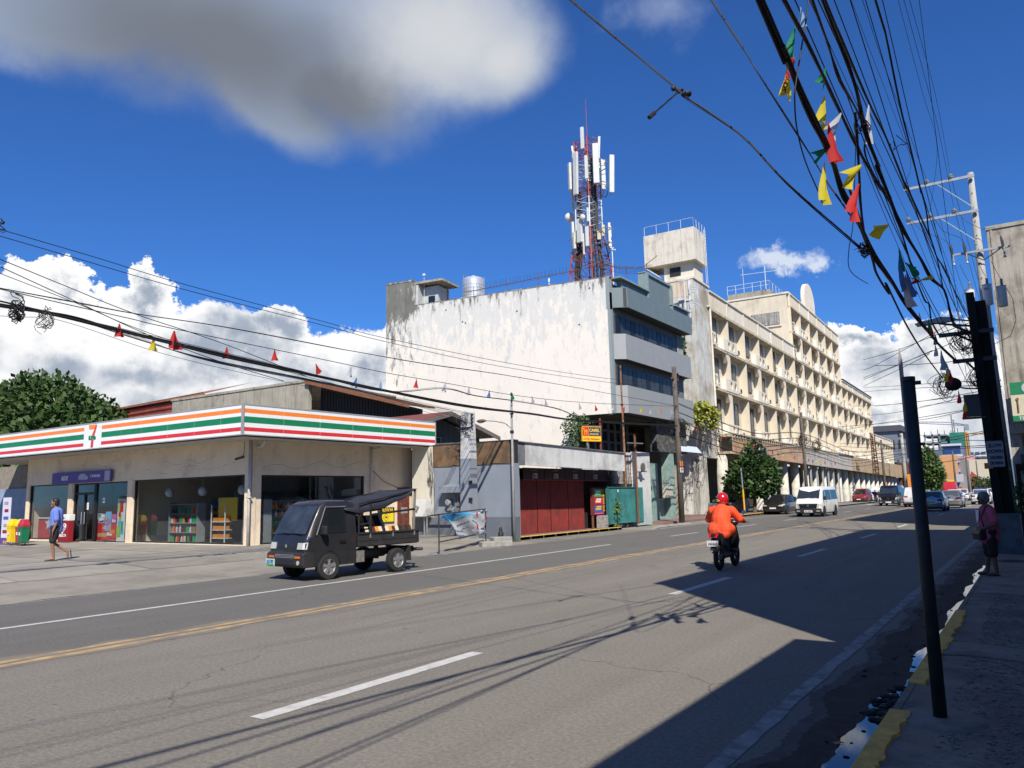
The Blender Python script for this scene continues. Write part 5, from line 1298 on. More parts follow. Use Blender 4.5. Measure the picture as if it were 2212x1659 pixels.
for (x,y,z0,h,w,ti_,m_) in AN:
    b = MB();a = math.atan2(x,-y);T_ = Matrix.Translation((x,y,z0)) @ Matrix.Rotation(ti_,4,'Y') @ Matrix.Rotation(a*.55,4,'Z');b.T = T_
    b.box(-w/2,-.08,0,w/2,.08,h);pa = b.build('panel_antenna',[pan,pan2][m_],parent=TW,bevel=.02)
    b = MB();b.T = T_;b.tube([(0,.16,-.25),(0,.16,h*.85)],.028,5);b.tube([(0,.16,h*.2),(-x*.6,.2-y*.6,h*.2)],.02,4);b.tube([(0,.16,h*.7),(-x*.6,.2-y*.6,h*.7)],.02,4);b.build('mount',steel,parent=TW)
for (x,y,z,s_,ax_) in ((-1.45,-.2,7.6,.36,-1),(.42,-1.0,6.75,.22,0)):
    b = MB();T_ = Matrix.Translation((x,y,z)) @ Matrix.Rotation(R(65) if ax_ else R(5),4,'Z');b.T = T_ @ Matrix.Rotation(R(180) if ax_ else 0,4,'Z')
    b.lathe([(.02,.12),(s_*.6,.06),(s_,-.12),(s_,-.16),(.02,-.17)],(0,0,0),18,axis='y');b.build('dish_antenna',pan,parent=TW,smooth=True)
for (x0,x1,z) in ((-1.35,1.6,9.2),(-1.2,1.5,10.9),(-1.7,1.75,5.9),(-1.6,1.7,4.9),(-.9,.9,12.7)):
    b = MB();b.tube([(x0,-.3,z),(x1,-.3,z)],.03,5);b.tube([(x0,.4,z),(x1,.4,z)],.03,5);b.tube([(x0,-.3,z),(x0,.4,z)],.03,5);b.tube([(x1,-.3,z),(x1,.4,z)],.03,5);b.build('antenna_frame',steel,parent=TW)
b = MB()
for (x,z,s_) in ((-1.4,4.2,.35),(1.5,4.3,.3),(1.55,8.4,.25),(-.9,4.0,.3),(.2,4.4,.3),(1.2,8.6,.3)):
    b.tube([(x-.2,-.1,z),(x-.15,-.12,z-s_*.8),(x+.05,-.12,z-s_*1.2),(x+.22,-.1,z-s_*.6),(x+.2,-.1,z+.1)],.03,5)
b.build('jumper_cables',cable_black,parent=TW)
# ------------------------------------------------------------------ the long cream hotel along the street
HO = (-20.9,57.0)
hotel = thing('hotel_building','long cream hotel with grids of deep balconies, arcade columns and rooftop blocks','building',(HO[0],HO[1],0),R(91.5))
cream = mat('cream_render',(.68,.60,.46),.9,var=.05,vscale=.8,bump=.2,bscale=15,dirt=(.42,.36,.26),dirt_amt=.22,dscale=.5,streak=.22,streak_col=(.22,.18,.12))
creamw = mat('cream_white_render',(.72,.66,.54),.9,var=.05,vscale=.8,bump=.2,dirt=(.40,.36,.28),dirt_amt=.25,dscale=.6,streak=.4,streak_col=(.20,.17,.12))
slab_c = mat('stained_slab_edge',(.50,.43,.32),.9,var=.25,vscale=3,dirt=(.16,.13,.09),dirt_amt=.4,dscale=2)
inner_c = mat('balcony_back_wall',(.60,.53,.41),.9,var=.06,streak=.15,streak_col=(.3,.25,.18))
win_g = mat('hotel_window',(.012,.018,.035),.12,spec=.5,var=.3)
win_g2 = mat('hotel_window_curtain',(.10,.10,.09),.3,var=.4,vscale=6)
frame_g = mat('hotel_window_frame',(.10,.12,.14),.5)
peel = mat('peeling_end_pier',(.56,.55,.50),.9,var=.15,vscale=1.4,bump=.5,bscale=8,dirt=(.30,.24,.16),dirt_amt=.5,dscale=.45,streak=.6,streak_col=(.12,.11,.09))
DEP = .70
zr = [6.35,10.2,13.65,16.75,19.85,22.85]
# sections along the street: (x0, x1, bays, first row, last row index, parapet top)
SECT = [(3.6,33.6,6,3,18.15),(33.6,63.5,6,5,24.25),(63.5,92.0,6,3,17.6),(92.0,118.0,7,1,11.3)]
shared = {}
def hole_panel(b,cx,cz,hw,hz,rx,rz_,y0,y1,n=16):
    """square panel (cx+-hw, cz+-hz) pierced by an oval rx x rz_"""
    sq,ov = [],[]
    for k in range(n):
        a = 2*pi*(k+.5)/n;c_,s_ = cos(a),sin(a);t_ = min(hw/abs(c_),hz/abs(s_))
        sq.append((cx+c_*t_,cz+s_*t_));ov.append((cx+rx*c_,cz+rz_*s_))
    for k in range(n):
        j = (k+1) % n
        for y,fl in ((y0,0),(y1,1)):
            f = [(sq[k][0],y,sq[k][1]),(sq[j][0],y,sq[j][1]),(ov[j][0],y,ov[j][1]),(ov[k][0],y,ov[k][1])]
            b.poly(f if not fl else f[::-1])
        b.quad((ov[k][0],y0,ov[k][1]),(ov[j][0],y0,ov[j][1]),(ov[j][0],y1,ov[j][1]),(ov[k][0],y1,ov[k][1]))
def planter_mesh(hl,hr):
    """balcony planter: chamfered left end, solid middle, two oval openings near the right end; origin at its lower right"""
    b = MB();h = 1.0;y = -.14
    b.box(-3.4,y,0,-2.35,y+.1,h);b.box(-1.45,y,.12,-1.2,y+.1,.94)
    b.box(-2.35,y,0,-.02,y+.1,.12);b.box(-2.35,y,.94,-.02,y+.1,h)
    for cx in (-1.9,-.72):hole_panel(b,cx,.53,.45,.41,.34,.36,y,y+.1)
    b.box(-.27,y,.12,-.02,y+.1,.94)
    b.prism([(-3.4,y,0),(-4.0,.2,0),(-3.9,.24,0),(-3.4,y+.1,0)],(0,0,h));b.box(-.12,y+.1,0,-.02,.3,h);b.box(-3.45,y,-.06,0,.2,0)
    b.box(-.02,y,0,.0,y+.1,h)
    return b
first_objs = {}
def shared_part(key,builder,mt,name,loc,parent=hotel,**kw):
    if key not in first_objs:
        o = builder().build(name,mt,parent=parent,**kw);first_objs[key] = o
        o.location = loc;return o
    return clone(first_objs[key],loc,parent=parent)
def win_builder(h,w=2.0):
    b = MB();b.box(0,0,0,w,.05,.06);b.box(0,0,h-.06,w,.05,h)
    for x in (0,w/2-.025,w-.05):b.box(x,0,.06,x+.05,.05,h-.06)
    return b
def win_two(h,w=2.0):
    b = MB();b.box(.05,.03,.06,w/2-.03,.045,h-.06);b.box(w/2+.03,.03,.06,w-.05,.045,h-.06);return b
def ac_builder():
    b = MB();b.box(0,-.45,0,.62,.1,.42,0);b.box(.06,-.46,.05,.28,-.44,.37,1);b.box(.33,-.46,.05,.56,-.44,.37,1);return b
ac_m = [mat('ac_white',(.62,.60,.54),.6),mat('ac_grille',(.06,.06,.06),.7)]
for (x0,x1,nb,rows,ptop) in SECT:
    w = (x1-x0)/nb;ztop = zr[rows]
    b = MB();b.box(x0,DEP,6.2,x1,DEP+.3,ztop);b.box(x0,DEP+.3,6.3,x1,13.0,ztop+.05);b.build('back_wall',inner_c,parent=hotel)
    # fins
    fin_key = 'fin%d' % rows
    for r_ in range(rows):
        za,zb_ = zr[r_],zr[r_+1];h = zb_-za
        for i in range(nb+1):
            if i == nb and (x1,rows) != (SECT[-1][1],1) and rows <= 3 and x1 != 92.0:
                if x1 != 33.6 or r_ >= 0:pass
            shared_part('fin%.2f' % h,lambda h=h:MB().box(-.11,.0,0,.11,DEP,h-.22),cream,'fin',(x0+i*w+(.11 if i == 0 else (-.11 if i == nb else 0)),0,za))
        # slab over this row, cut bay by bay
        for i in range(nb):
            shared_part('slab%.2f' % w,lambda w=w:MB().box(0,-.10,-.22,w-.01,DEP,0),slab_c,'floor_slab',(x0+i*w,0,zb_))
            wh_ = 2.0 if r_ else 2.5
            wx = x0+i*w+1.75;wz = za+(.85 if r_ else .7)
            fr_ = shared_part('win%.2f' % wh_,lambda wh_=wh_:win_builder(wh_),frame_g,'window',(wx,DEP-.08,wz))
            shared_part(('pane%.2f' % wh_)+('c' if rnd.random() < .3 else 'b'),lambda wh_=wh_:win_two(wh_),win_g if rnd.random() < .7 else win_g2,'pane',(0,0,0),parent=fr_)
        for i in range(nb):
            if (i % 2) == 0 and i+1 <= nb:
                px = x0+(i+1)*w+1.5
                if px > x1:continue
                shared_part('planter',lambda:planter_mesh(0,0),creamw,'planter',(px,0,za+.02))
                if r_ < rows:shared_part('ac',ac_builder,ac_m,'air_conditioner',(px+.35,.25,za+.10))
        shared_part('planter_end',lambda:(lambda q:(hole_panel(q,.36,.53,.35,.41,.20,.33,-.2,-.08),q.box(0,-.2,0,.71,-.08,.12),q.box(0,-.2,.94,.71,-.08,1.05),q)[-1])(MB()),creamw,'planter',(x0+.1,0,za+.02))
        # V-shaped brackets under the planters
        for i in range(0,nb,2):
            if r_ == 0:continue
            shared_part('bracket',lambda:MB().prism([(-.55,-.05,0),(.55,-.05,0),(.12,-.05,-.75),(-.12,-.05,-.75)],(0,.35,0)),cream,'bracket',(x0+(i+1)*w-.75,.0,za-.22))
        # moulded plaques on the back wall
        for i in range(1,nb,2):
            for zz in (.65,1.2):shared_part('plaque',lambda:MB().prism([(0,0,0),(.95,0,.06),(.85,0,.36),(.08,0,.40)],(0,.04,0)),creamw,'plaque',(x0+i*w-1.25,DEP-.04,za+zz))
    # parapet above, in lengths
    n = max(2,nb)
    for i in range(n):
        xa,xb_ = x0+(x1-x0)*i/n,x0+(x1-x0)*(i+1)/n
        b = MB();b.box(xa,-.04,ztop,xb_-.01,.25,ptop-.12);b.box(xa,-.16,ptop-.12,xb_-.01,.35,ptop);b.box(xb_-.35,-.10,ztop,xb_-.01,-.04,ptop-.12);b.build('parapet',creamw if i % 2 else cream,parent=hotel)
# end pier facing the viewer and the side wall
b = MB();b.box(.0,-.02,4.4,3.6,.35,18.35);b.box(0.0,.35,.1,.35,5.0,18.3)
b.build('end_wall',peel,parent=hotel)
b = MB();b.prism([(.0,.0,.1),(1.05,.0,.1),(.9,.0,4.4),(.0,.0,4.4)],(0,.9,0));b.build('end_pier',peel,parent=hotel)
b = MB();b.box(-.05,-.12,18.35,3.7,.5,18.5);b.box(-.05,.5,18.3,.4,5.0,18.45);b.box(-.09,.25,16.7,-.0,.37,18.35);b.box(-.09,0.0,16.62,-.0,1.2,16.72);b.build('cornice',creamw,parent=hotel)
b = MB();b.box(-.012,.3,17.0,0,3.3,18.28);b.build('rust_stained_patch',mat('rust_streaked_render',(.62,.54,.42),.9,var=.1,streak=1.0,streak_col=(.32,.12,.03)),parent=hotel)
b = MB();b.tube([(3.0,-.12,16.7),(3.45,-.12,16.7),(3.5,-.12,16.5),(3.5,-.12,4.9)],.09,8);b.build('downpipe',creamw,parent=hotel)
# podium band (rust-stained sheet fascia) with a row of little brackets
band_o = mat('peach_sheet_fascia',(.50,.33,.21),.75,var=.10,vscale=1.3,bump=.1,dirt=(.22,.14,.08),dirt_amt=.3,dscale=1.0,streak=.5,streak_col=(.16,.08,.04))
band_g = mat('grey_white_fascia',(.46,.42,.37),.75,var=.12,vscale=1.3,dirt=(.22,.19,.16),dirt_amt=.3,dscale=1.2,streak=.4,streak_col=(.15,.11,.08))
band_r = mat('peeling_tan_fascia',(.38,.26,.14),.85,var=.3,vscale=2.2,bump=.5,bscale=10,dirt=(.62,.55,.42),dirt_amt=.4,dscale=1.6,streak=.6,streak_col=(.12,.07,.03))
xx = 3.7;k = 0
while xx < 118:
    e = min(xx+1.9,118);mt_ = band_o if xx < 27 else (band_g if xx < 58 else band_r)
    zb_ = 4.72-.008*(xx-3)
    b = MB();b.box(xx,-1.28,zb_,e-.015,-1.2,6.25);b.build('fascia_sheet',mt_,parent=hotel);xx = e;k += 1
b = MB();b.box(3.7,-1.19,4.75,118,DEP,4.95);b.box(3.7,-1.19,6.1,118,.0,6.3);b.build('canopy',slab_c,parent=hotel)
for i in range(60):
    shared_part('dentil',lambda:MB().box(0,-1.42,6.02,.22,-1.2,6.22),slab_c,'dentil',(3.8+i*.75,0,0))
b = MB();b.box(3.7,-1.45,6.26,60,-.6,6.36);b.build('ledge',slab_c,parent=hotel)
b = MB();b.tube([(5.3,-1.35,4.9),(8.4,-1.35,6.2)],.05,5);b.build('brace',rust,parent=hotel)
# arcade: round columns and the dark rear wall
col_m = mat('arcade_column',(.52,.50,.43),.9,var=.12,bump=.3,dirt=(.28,.25,.2),dirt_amt=.4,dscale=1.5)
for i in range(23):
    x = 4.0+i*4.95
    shared_part('column',lambda:MB().lathe([(.50,0),(.46,.05),(.44,4.55)],(0,0,.1),18),col_m,'column',(x,-.2,0),smooth=True)
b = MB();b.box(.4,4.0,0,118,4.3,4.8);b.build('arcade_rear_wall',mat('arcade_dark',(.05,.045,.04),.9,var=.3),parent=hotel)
for i in range(7):
    b = MB();b.box(30+i*3.3,-1.0,.1,30.18+i*3.3,-.82,4.7);b.build('square_post',mat('grey_post',(.34,.34,.33),.8),parent=hotel)
b = MB();b.box(70,-.9,.1,78,-.7,1.3);b.build('low_wall',mat('peach_low_wall',(.45,.30,.19),.85,var=.1),parent=hotel)
# main body behind and the big penthouse volume over the middle section
b = MB();b.box(.4,5.0,0,33.5,13,16.8);b.build('rear_body',creamw,parent=hotel)
b = MB();b.box(33.3,.3,16.8,34.2,9.8,24.25);b.build('block_side_wall',cream,parent=hotel)
b = MB();b.box(33.2,-.0,24.25,34.4,9.9,24.45);b.box(33.15,1.0,20.55,33.35,4.6,20.72);b.build('cornice',creamw,parent=hotel)
lou = mat('blackened_louvre',(.34,.33,.30),.85,var=.3,vscale=3,streak=1.0,streak_col=(.01,.01,.01))
for (ya,yb_) in ((1.2,4.4),(5.0,7.6)):
    b = MB();b.box(33.22,ya,20.75,33.28,yb_,22.25);fo_ = b.build('window',frame_g,parent=hotel)
    n = int((yb_-ya)/.28)
    for i in range(n):b = MB();b.box(33.16,ya+i*.28+.02,20.8,33.21,ya+i*.28+.27,22.2);b.build('louvre',lou,parent=fo_)
b = MB();b.box(38,3.2,24.2,46,8.4,26.3);b.build('roof_box',old_conc,parent=hotel)
b = MB()
for i in range(6):b.tube([(38+i*1.6,3.2,26.3),(38+i*1.6,3.2,27.4)],.03,5);b.tube([(38,3.2+i*1.04,26.3),(38,3.2+i*1.04,27.4)],.03,5)
b.tube([(38,3.2,27.4),(46,3.2,27.4)],.03,5);b.tube([(38,3.2,27.4),(38,8.4,27.4)],.03,5);b.tube([(38,3.2,26.9),(38,8.4,26.9)],.025,5);b.build('roof_railing',mat('pale_rail',(.6,.62,.64),.5),parent=hotel)
b = MB();b.tube([(37.9,3.6,26.3),(37.9,3.6,29.3)],.05,5);b.tube([(37.9,.8,28.4),(37.9,6.6,28.6)],.035,5);b.tube([(37.9,6.3,27.2),(37.9,6.3,29.4)],.03,5);b.tube([(37.9,1.1,27.6),(37.9,1.1,29.2)],.03,5);b.build('aerial',mat('pale_rail',(.6,.62,.64),.5),parent=hotel)
# arched gable plate on the parapet of the tall block
b = MB();pts = [(42.0,.0,24.2)]
for k_ in range(17):a = pi-pi*k_/16;pts.append((45.0+3.0*cos(a),0,25.6+2.3*sin(a)))
pts.append((48.0,0,24.2));b.prism(pts,(0,.45,0));b.build('arched_gable',creamw,parent=hotel)
b = MB();b.box(92.0,.2,9.9,92.4,12,17.6);b.box(63.4,.3,17,63.9,12,24.2);b.build('block_side_wall',cream,parent=hotel)
# dark roof rail on the third block
b = MB();b.box(64,-.2,17.6,92,.3,17.85);b.build('dark_roof_edge',dark_steel,parent=hotel)
# tank tower at the near corner
b = MB();b.box(.5,.0,18.3,2.6,2.5,19.9);b.build('tower_base',creamw,parent=hotel)
b = MB();b.box(.45,1.1,18.9,.52,2.0,19.6);b.build('opening',black_plastic,parent=hotel)
b = MB();b.prism([(-.05,-.35,19.85),(2.75,-.35,19.85),(2.75,3.9,19.85),(-.05,3.9,19.85)],(0,0,2.65));b.build('tank_box',mat('stained_tank_cream',(.68,.63,.53),.9,var=.05,dirt=(.36,.32,.25),dirt_amt=.3,dscale=.9,streak=.55,streak_col=(.16,.14,.10),bump=.2),parent=hotel)
b = MB();b.prism([(.0,2.6,18.9),(2.6,2.6,18.9),(2.6,3.8,19.84),(0,3.8,19.84)],(0,.12,0));b.build('tank_corbel',creamw,parent=hotel)
b = MB()
for i in range(5):b.tube([(-.0,-.3+i*1.03,22.5),(-.0,-.3+i*1.03,23.25)],.02,4)
for i in range(5):b.tube([(0+i*.68,-.3,22.5),(0+i*.68,-.3,23.25)],.02,4)
b.tube([(0,-.3,23.25),(0,3.8,23.25)],.02,4);b.tube([(0,-.3,23.25),(2.7,-.3,23.25)],.02,4);b.build('tank_railing',mat('pale_rail',(.6,.62,.64),.5),parent=hotel)
b = MB()
for x in (2.0,2.35):b.tube([(x,-.45,18.3),(x,-.45,22.8)],.02,4)
for i in range(16):b.tube([(2.0,-.45,18.5+i*.27),(2.35,-.45,18.5+i*.27)],.014,4)
b.build('ladder',mat('pale_rail',(.6,.62,.64),.5),parent=hotel)
t = thing('twin_vent_stack','white pipes with a coil of hose at the hotel corner above the grey-green parapet','pipes',(-21.2,55.9,14.6))
b = MB()
for x in (0,.35):b.tube([(x,0,0),(x,0,3.3)],.06,6)
b.tube([(-.4,0,3.3),(.5,0,3.4)],.05,6)
for k_ in range(9):b.tube([(.75+.35*cos(a*.7+k_),-.1,1.2+.25*k_*.7+.3*sin(a*.7+k_)) for a in range(6)],.03,5)
b.build('pipes',mat('pale_rail',(.6,.62,.64),.5),parent=t)
t = thing('wall_shrub','leafy shrub sprouting from the gap between the office block and the hotel','shrub',(-20.6,52.2,11.4))
b = MB();leaves(b,900,(0,0,.6),(.55,.75,1.5),.3);leaves(b,150,(-.1,.3,-1.2),(.4,.5,.6),.25);b.build('foliage',mat('shrub_leaf',(.06,.12,.03),.7,var=.4,vscale=3),parent=t)
t = thing('yellow_creeper','yellowish creeper with long trailing stems on the hotel end wall behind the wooden pole','creeper',(-20.3,55.5,6.6))
b = MB();leaves(b,900,(.2,.3,.8),(.5,2.6,1.1),.36,droop=.5);b.build('foliage',mat('yellow_leaf',(.28,.30,.04),.7,var=.35,vscale=3),parent=t)
b = MB()
for k_ in range(40):
    p = Vector((.5+rnd.uniform(-.2,.2),rnd.uniform(-2.2,2.2),rnd.uniform(-.6,.6)));pts = [p]
    for j in range(7):p = p+Vector((rnd.uniform(-.05,.08),rnd.uniform(-.35,.35),rnd.uniform(-.5,.05)));pts.append(p)
    b.tube(pts,.02,3)
o = b.build('trailing_stems',mat('grey_stems',(.13,.11,.09),.9),parent=t);o['kind'] = 'stuff'

# trees in front of the hotel
def crown(b,blobs,n,size,droop=.15):
    tot = sum(r_[0]*r_[1]*r_[2] for _,r_ in blobs)
    for c,r_ in blobs:
        k = int(n*r_[0]*r_[1]*r_[2]/tot)
        for _ in range(k):
            d = Vector((rnd.gauss(0,1),rnd.gauss(0,1),rnd.gauss(0,1))).normalized();q = rnd.uniform(.55,1.02)
            p = Vector((c[0]+d.x*r_[0]*q,c[1]+d.y*r_[1]*q,c[2]+d.z*r_[2]*q))
            a = (d+Vector((rnd.gauss(0,.7),rnd.gauss(0,.7),rnd.gauss(0,.5)-droop))).normalized();s_ = size*rnd.uniform(.6,1.35)
            w = a.orthogonal().normalized();w = (Matrix.Rotation(rnd.uniform(0,6.28),3,a) @ w)*s_*.36
            b.add([p,p+a*s_*.5+w,p+a*s_,p+a*s_*.5-w],[(0,1,2,3)])
leaf_a = mat('leaf_dark_green',(.042,.085,.022),.55,var=.45,vscale=1.2,spec=.4)
leaf_b = mat('leaf_mid_green',(.065,.115,.028),.55,var=.45,vscale=1.0,spec=.4)
bark = mat('bark',(.12,.09,.065),.9,var=.3,bump=.5,bscale=12)
def tree(name,label,x,y,z0,blobs,n,size,lm,trunk,cat='tree',group=None):
    t = thing(name,label,cat,(x,y,z0),group=group)
    b = MB();crown(b,blobs,n,size);b.build('crown',lm,parent=t)
    b = MB()
    b.tube(trunk[0],trunk[1],8)
    for c,r_ in blobs[:6]:
        m_ = trunk[0][-1];b.tube([m_,Vector(m_).lerp(Vector(c),.5)+Vector((.1,0,.1)),Vector(c)],[trunk[1][-1]*.8,trunk[1][-1]*.5,.02],6)
    b.build('trunk',bark,parent=t);return t
tree('street_tree','dark green bushy tree in front of the hotel arcade, left of the white van',-18.6,61.5,.15,
     [((0,0,3.6),(1.5,2.3,1.9)),((-.3,-1.8,2.7),(1.2,2.0,1.3)),((.3,1.9,3.2),(1.3,2.2,1.7)),((0,1.0,5.4),(.8,1.0,1.1)),((.2,2.8,4.6),(.8,1.0,.7)),((-.2,-2.8,3.0),(.8,.9,.8)),((0,.6,6.2),(.4,.6,.7)),((.1,.4,2.2),(1.0,1.6,.9))],
     7000,.34,leaf_a,([(0,0,0),(.05,.1,1.2),(0,0,2.4)],[.16,.13,.10])).scale = (1,1,.84)
t = thing('planter_wall','low grey graffiti-covered planter wall by the hotel columns behind the rider','planter',(-19.6,57.6,0))
b = MB();b.box(-.2,0,.1,.2,3.4,.95);b.box(-1.8,0,.1,.2,.25,.95);b.build('wall',mat('dark_planter',(.10,.10,.105),.9,var=.35,dirt=(.35,.35,.36),dirt_amt=.35,dscale=2),parent=t)
b = MB();leaves(b,240,(-.5,1.5,1.1),(.6,1.6,.3),.3);leaves(b,130,(.4,-.6,.35),(.5,.8,.3),.25);b.build('plants',leaf_b,parent=t)
t = thing('yellow_post','slim post, orange-yellow below and grey above, on the kerb in front of the bushy tree','post',(-17.75,56.3,.14))
b = MB();b.tube([(0,0,0),(-.03,0,1.75)],.065,8);b.build('lower_shaft',mat('orange_yellow_paint',(.70,.36,.02),.5),parent=t)
b = MB();b.tube([(-.03,0,1.75),(-.08,0,3.3)],.05,8);b.build('upper_shaft',steel,parent=t)
# graffiti on one column
on_frame(text('UGBE','graffiti',CM['black'],hotel,.62,(0,0,0),sx=.7),Matrix.Identity(4),(0,0,0)).matrix_local = Matrix.Translation((8.46,-.42,2.9)) @ Matrix.Rotation(R(-42),4,'Z') @ Matrix.Rotation(R(90),4,'Y') @ Matrix.Rotation(R(90),4,'X') @ Matrix.Diagonal((.7,1,1,1))
# ------------------------------------------------------------------ vehicles
# local axes of every vehicle: +x forward, +y to its left, z up, origin on the ground under its middle
def wheel(parent,x,y,r,w,mt_rim=alloy,spokes=5,side=1):
    b = MB();b.lathe([(r*.62,-w/2),(r*.93,-w/2),(r,-w*.36),(r,w*.36),(r*.93,w/2),(r*.62,w/2),(r*.62,-w/2)],(0,0,0),28,axis='y',cap=False)
    o = b.build('wheel',black_rubber,parent=parent,smooth=False);o.location = (x,y,r)
    b = MB();b.lathe([(r*.66,side*w*.30),(r*.66,side*w*.46),(r*.58,side*w*.47),(r*.58,side*w*.30)][::side],(0,0,0),24,axis='y')
    b.lathe([(.001,side*w*.44),(r*.15,side*w*.44),(r*.16,side*w*.25)][::side],(0,0,0),12,axis='y')
    for k in range(spokes):
        a = 2*pi*k/spokes+.3;ca,sa = cos(a),sin(a);pa,qa = -sa,ca
        y1 = side*w*.44;y0 = side*w*.28
        def P(rr,hw,yy):return (ca*rr+pa*hw,yy,sa*rr+qa*hw)
        b.loft([[P(r*.10,-.045*r*2,y0),P(r*.10,.045*r*2,y0),P(r*.10,.045*r*2,y1),P(r*.10,-.045*r*2,y1)],[P(r*.60,-.075*r*2,y0),P(r*.60,.075*r*2,y0),P(r*.60,.075*r*2,y1),P(r*.60,-.075*r*2,y1)]])
    b.build('rim',mt_rim,parent=o)
    b = MB();b.lathe([(.001,side*w*.20),(r*.60,side*w*.20),(r*.60,side*w*.1)][::side],(0,0,0),20,axis='y');b.build('brake_disc',dark_steel,parent=o)
    return o
def body_loft(sec,parent,mt,name='body',bevel=0.0,smooth=True):
    """sec: list of (x, [(y, z), ...]) right-half outlines from bottom centre up to top centre, mirrored"""
    rings = []
    for x,half_ in sec:
        rt = [(x if len(p) < 3 else x+p[2],-p[0],p[1]) for p in half_];lf = [(x if len(p) < 3 else x+p[2],p[0],p[1]) for p in reversed(half_)]
        rings.append(rt+lf)
    b = MB().loft(rings);o = b.build(name,mt,parent=parent,smooth=smooth)
    if smooth:
        for p in o.data.polygons:p.use_smooth = True
        es = o.modifiers.new('split','EDGE_SPLIT');es.split_angle = R(38)
    return o

def sedan(name,label,paint,loc,rz,L=4.35,W=1.70,H=1.47,rear_plate=None,suv=False,front=False,roof_rack=None,group=None,hatch=False):
    t = thing(name,label,'car',loc,rz,group)
    hw = W/2;gl = .28 if not suv else .38;zb = H*.60;hr = hw*.76
    def sec(x,zlow,zbelt,ztop,wl,wt):return (x,[(0,zlow),(wl*.93,zlow),(wl,zlow+.14),(wl,(zlow+zbelt)/2),(wl*.97,zbelt-.02),(wl*.93,zbelt),(wt,ztop-.01),(wt*.9,ztop),(0,ztop+.015)])
    f,r_ = L/2,-L/2
    if not (suv or hatch):
        prof = [(f,.42,.56,.57,.80,.55),(f-.12,.24,.68,.69,.93,.72),(f-.55,.22,.80,.83,.99,.80),(f-1.05,.22,.88,.92,1,.80),(f-1.75,.22,zb,H-.10,1,hr/hw-.02),(f-2.05,.22,zb,H,1,hr/hw),(-.1,.22,zb,H,1,hr/hw),(r_+1.30,.22,zb+.02,H-.05,1,hr/hw-.02),(r_+.72,.22,zb+.02,zb+.07,.99,.80),(r_+.22,.24,zb,zb+.04,.95,.80),(r_+.04,.32,zb-.12,zb-.05,.88,.75),(r_,.42,.66,.68,.82,.7)]
    else:
        prof = [(f,.50,.72,.74,.80,.6),(f-.15,.30,.90,.92,.95,.8),(f-.6,.30,1.0,1.03,1,.82),(f-1.15,.30,1.06,1.10,1,.82),(f-1.75,.30,zb,H-.12,1,hr/hw),(f-2.1,.30,zb,H,1,hr/hw+.02),(-.1,.30,zb,H,1,hr/hw+.02),(r_+.55,.30,zb,H-.03,1,hr/hw+.02),(r_+.15,.32,zb,H-.22,.97,hr/hw),(r_+.03,.42,zb-.1,zb+.05,.93,.85),(r_,.50,.8,.82,.88,.8)]
    body_loft([sec(x,a,b_,c,w1*hw,w2*hw) for x,a,b_,c,w1,w2 in prof],t,paint)
    # glass: side windows, windscreen and rear window as slightly proud panes
    ht = H-.09;xw0,xw1 = (f-1.62,r_+1.05) if not (suv or hatch) else (f-1.6,r_+.42)
    wside = lambda z:hw*.93+(hr-hw*.93)*(z-zb)/(H-zb)+.012
    for s_ in (1,-1):
        b = MB()
        xs = [xw0,xw0-.42,-.02,.06-.14,xw1+.30,xw1]
        for (a,c) in ((0,2),(3,5)):
            pts = [(xs[a],zb+.03),(xs[c],zb+.03),(xs[c]+(.26 if c == 5 and not suv else .05),ht),((xs[a]-.50 if a == 0 else xs[a]),ht)]
            q = [(x,s_*wside(z),z) for x,z in pts]
            b.poly(q if s_ < 0 else q[::-1])
        b.build('side_window',glass_dark,parent=t)
        b = MB();b.box(f-1.45,s_*(hw+.02),zb+.02,f-1.62,s_*(hw+.17),zb+.14);b.build('wing_mirror',paint if not front else black_plastic,parent=t,bevel=.03)
    w0 = hw*.80*.92;w1 = hr*.9
    z0f,z1f = (.94,H-.09) if not suv else (1.12,H-.11);xf0,xf1 = f-1.08,f-1.76
    b = MB();b.poly([(xf0+.01,-w0,z0f),(xf0+.01,w0,z0f),(xf1+.02,w1,z1f),(xf1+.02,-w1,z1f)]);b.build('windscreen',glass_dark,parent=t)
    for q_ in b.v:pass
    if not (suv or hatch):a0,a1 = (r_+.78,zb+.10),(r_+1.28,H-.06)
    else:a0,a1 = (r_+.13,zb+.06),(r_+.20,H-.26)
    b = MB();b.poly([(a0[0]-.03,w0*.98,a0[1]),(a0[0]-.03,-w0*.98,a0[1]),(a1[0]-.035,-w1,a1[1]),(a1[0]-.035,w1,a1[1])]);b.build('rear_window',mat('rear_glass',(.06,.075,.085),.05,spec=.9),parent=t)
    zt = zb-.13 if not suv else zb-.22
    for s_ in (1,-1):
        b = MB();b.prism([(r_+.02,s_*hw*.52,zt),(r_+.02,s_*hw*.86,zt),(r_+.30,s_*hw*1.0,zt+.02),(r_+.28,s_*hw*.99,zt+.16),(r_-.0,s_*hw*.86,zt+.16),(r_-.0,s_*hw*.52,zt+.13)],(-.015,0,0));b.build('tail_light',red_lens if suv else mat('dull_tail_lens',(.12,.015,.02),.25),parent=t)
        b = MB();b.prism([(f-.02,s_*hw*.50,.60),(f-.05,s_*hw*.84,.62),(f-.32,s_*hw*.985,.70),(f-.30,s_*hw*.97,.80),(f-.08,s_*hw*.80,.74),(f-.0,s_*hw*.50,.68)],(.02,0,0));b.build('headlight',head_lens,parent=t)
    b = MB();b.box(r_-.02,-.26,.62 if not suv else .75,r_-.002,.26,.76 if not suv else .9);b.build('number_plate',mat('plate_'+(rear_plate or 'white'),{'white':(.6,.6,.58),'yellow':(.45,.48,.03),'green':(.35,.42,.38)}[rear_plate or 'white'],.5),parent=t)
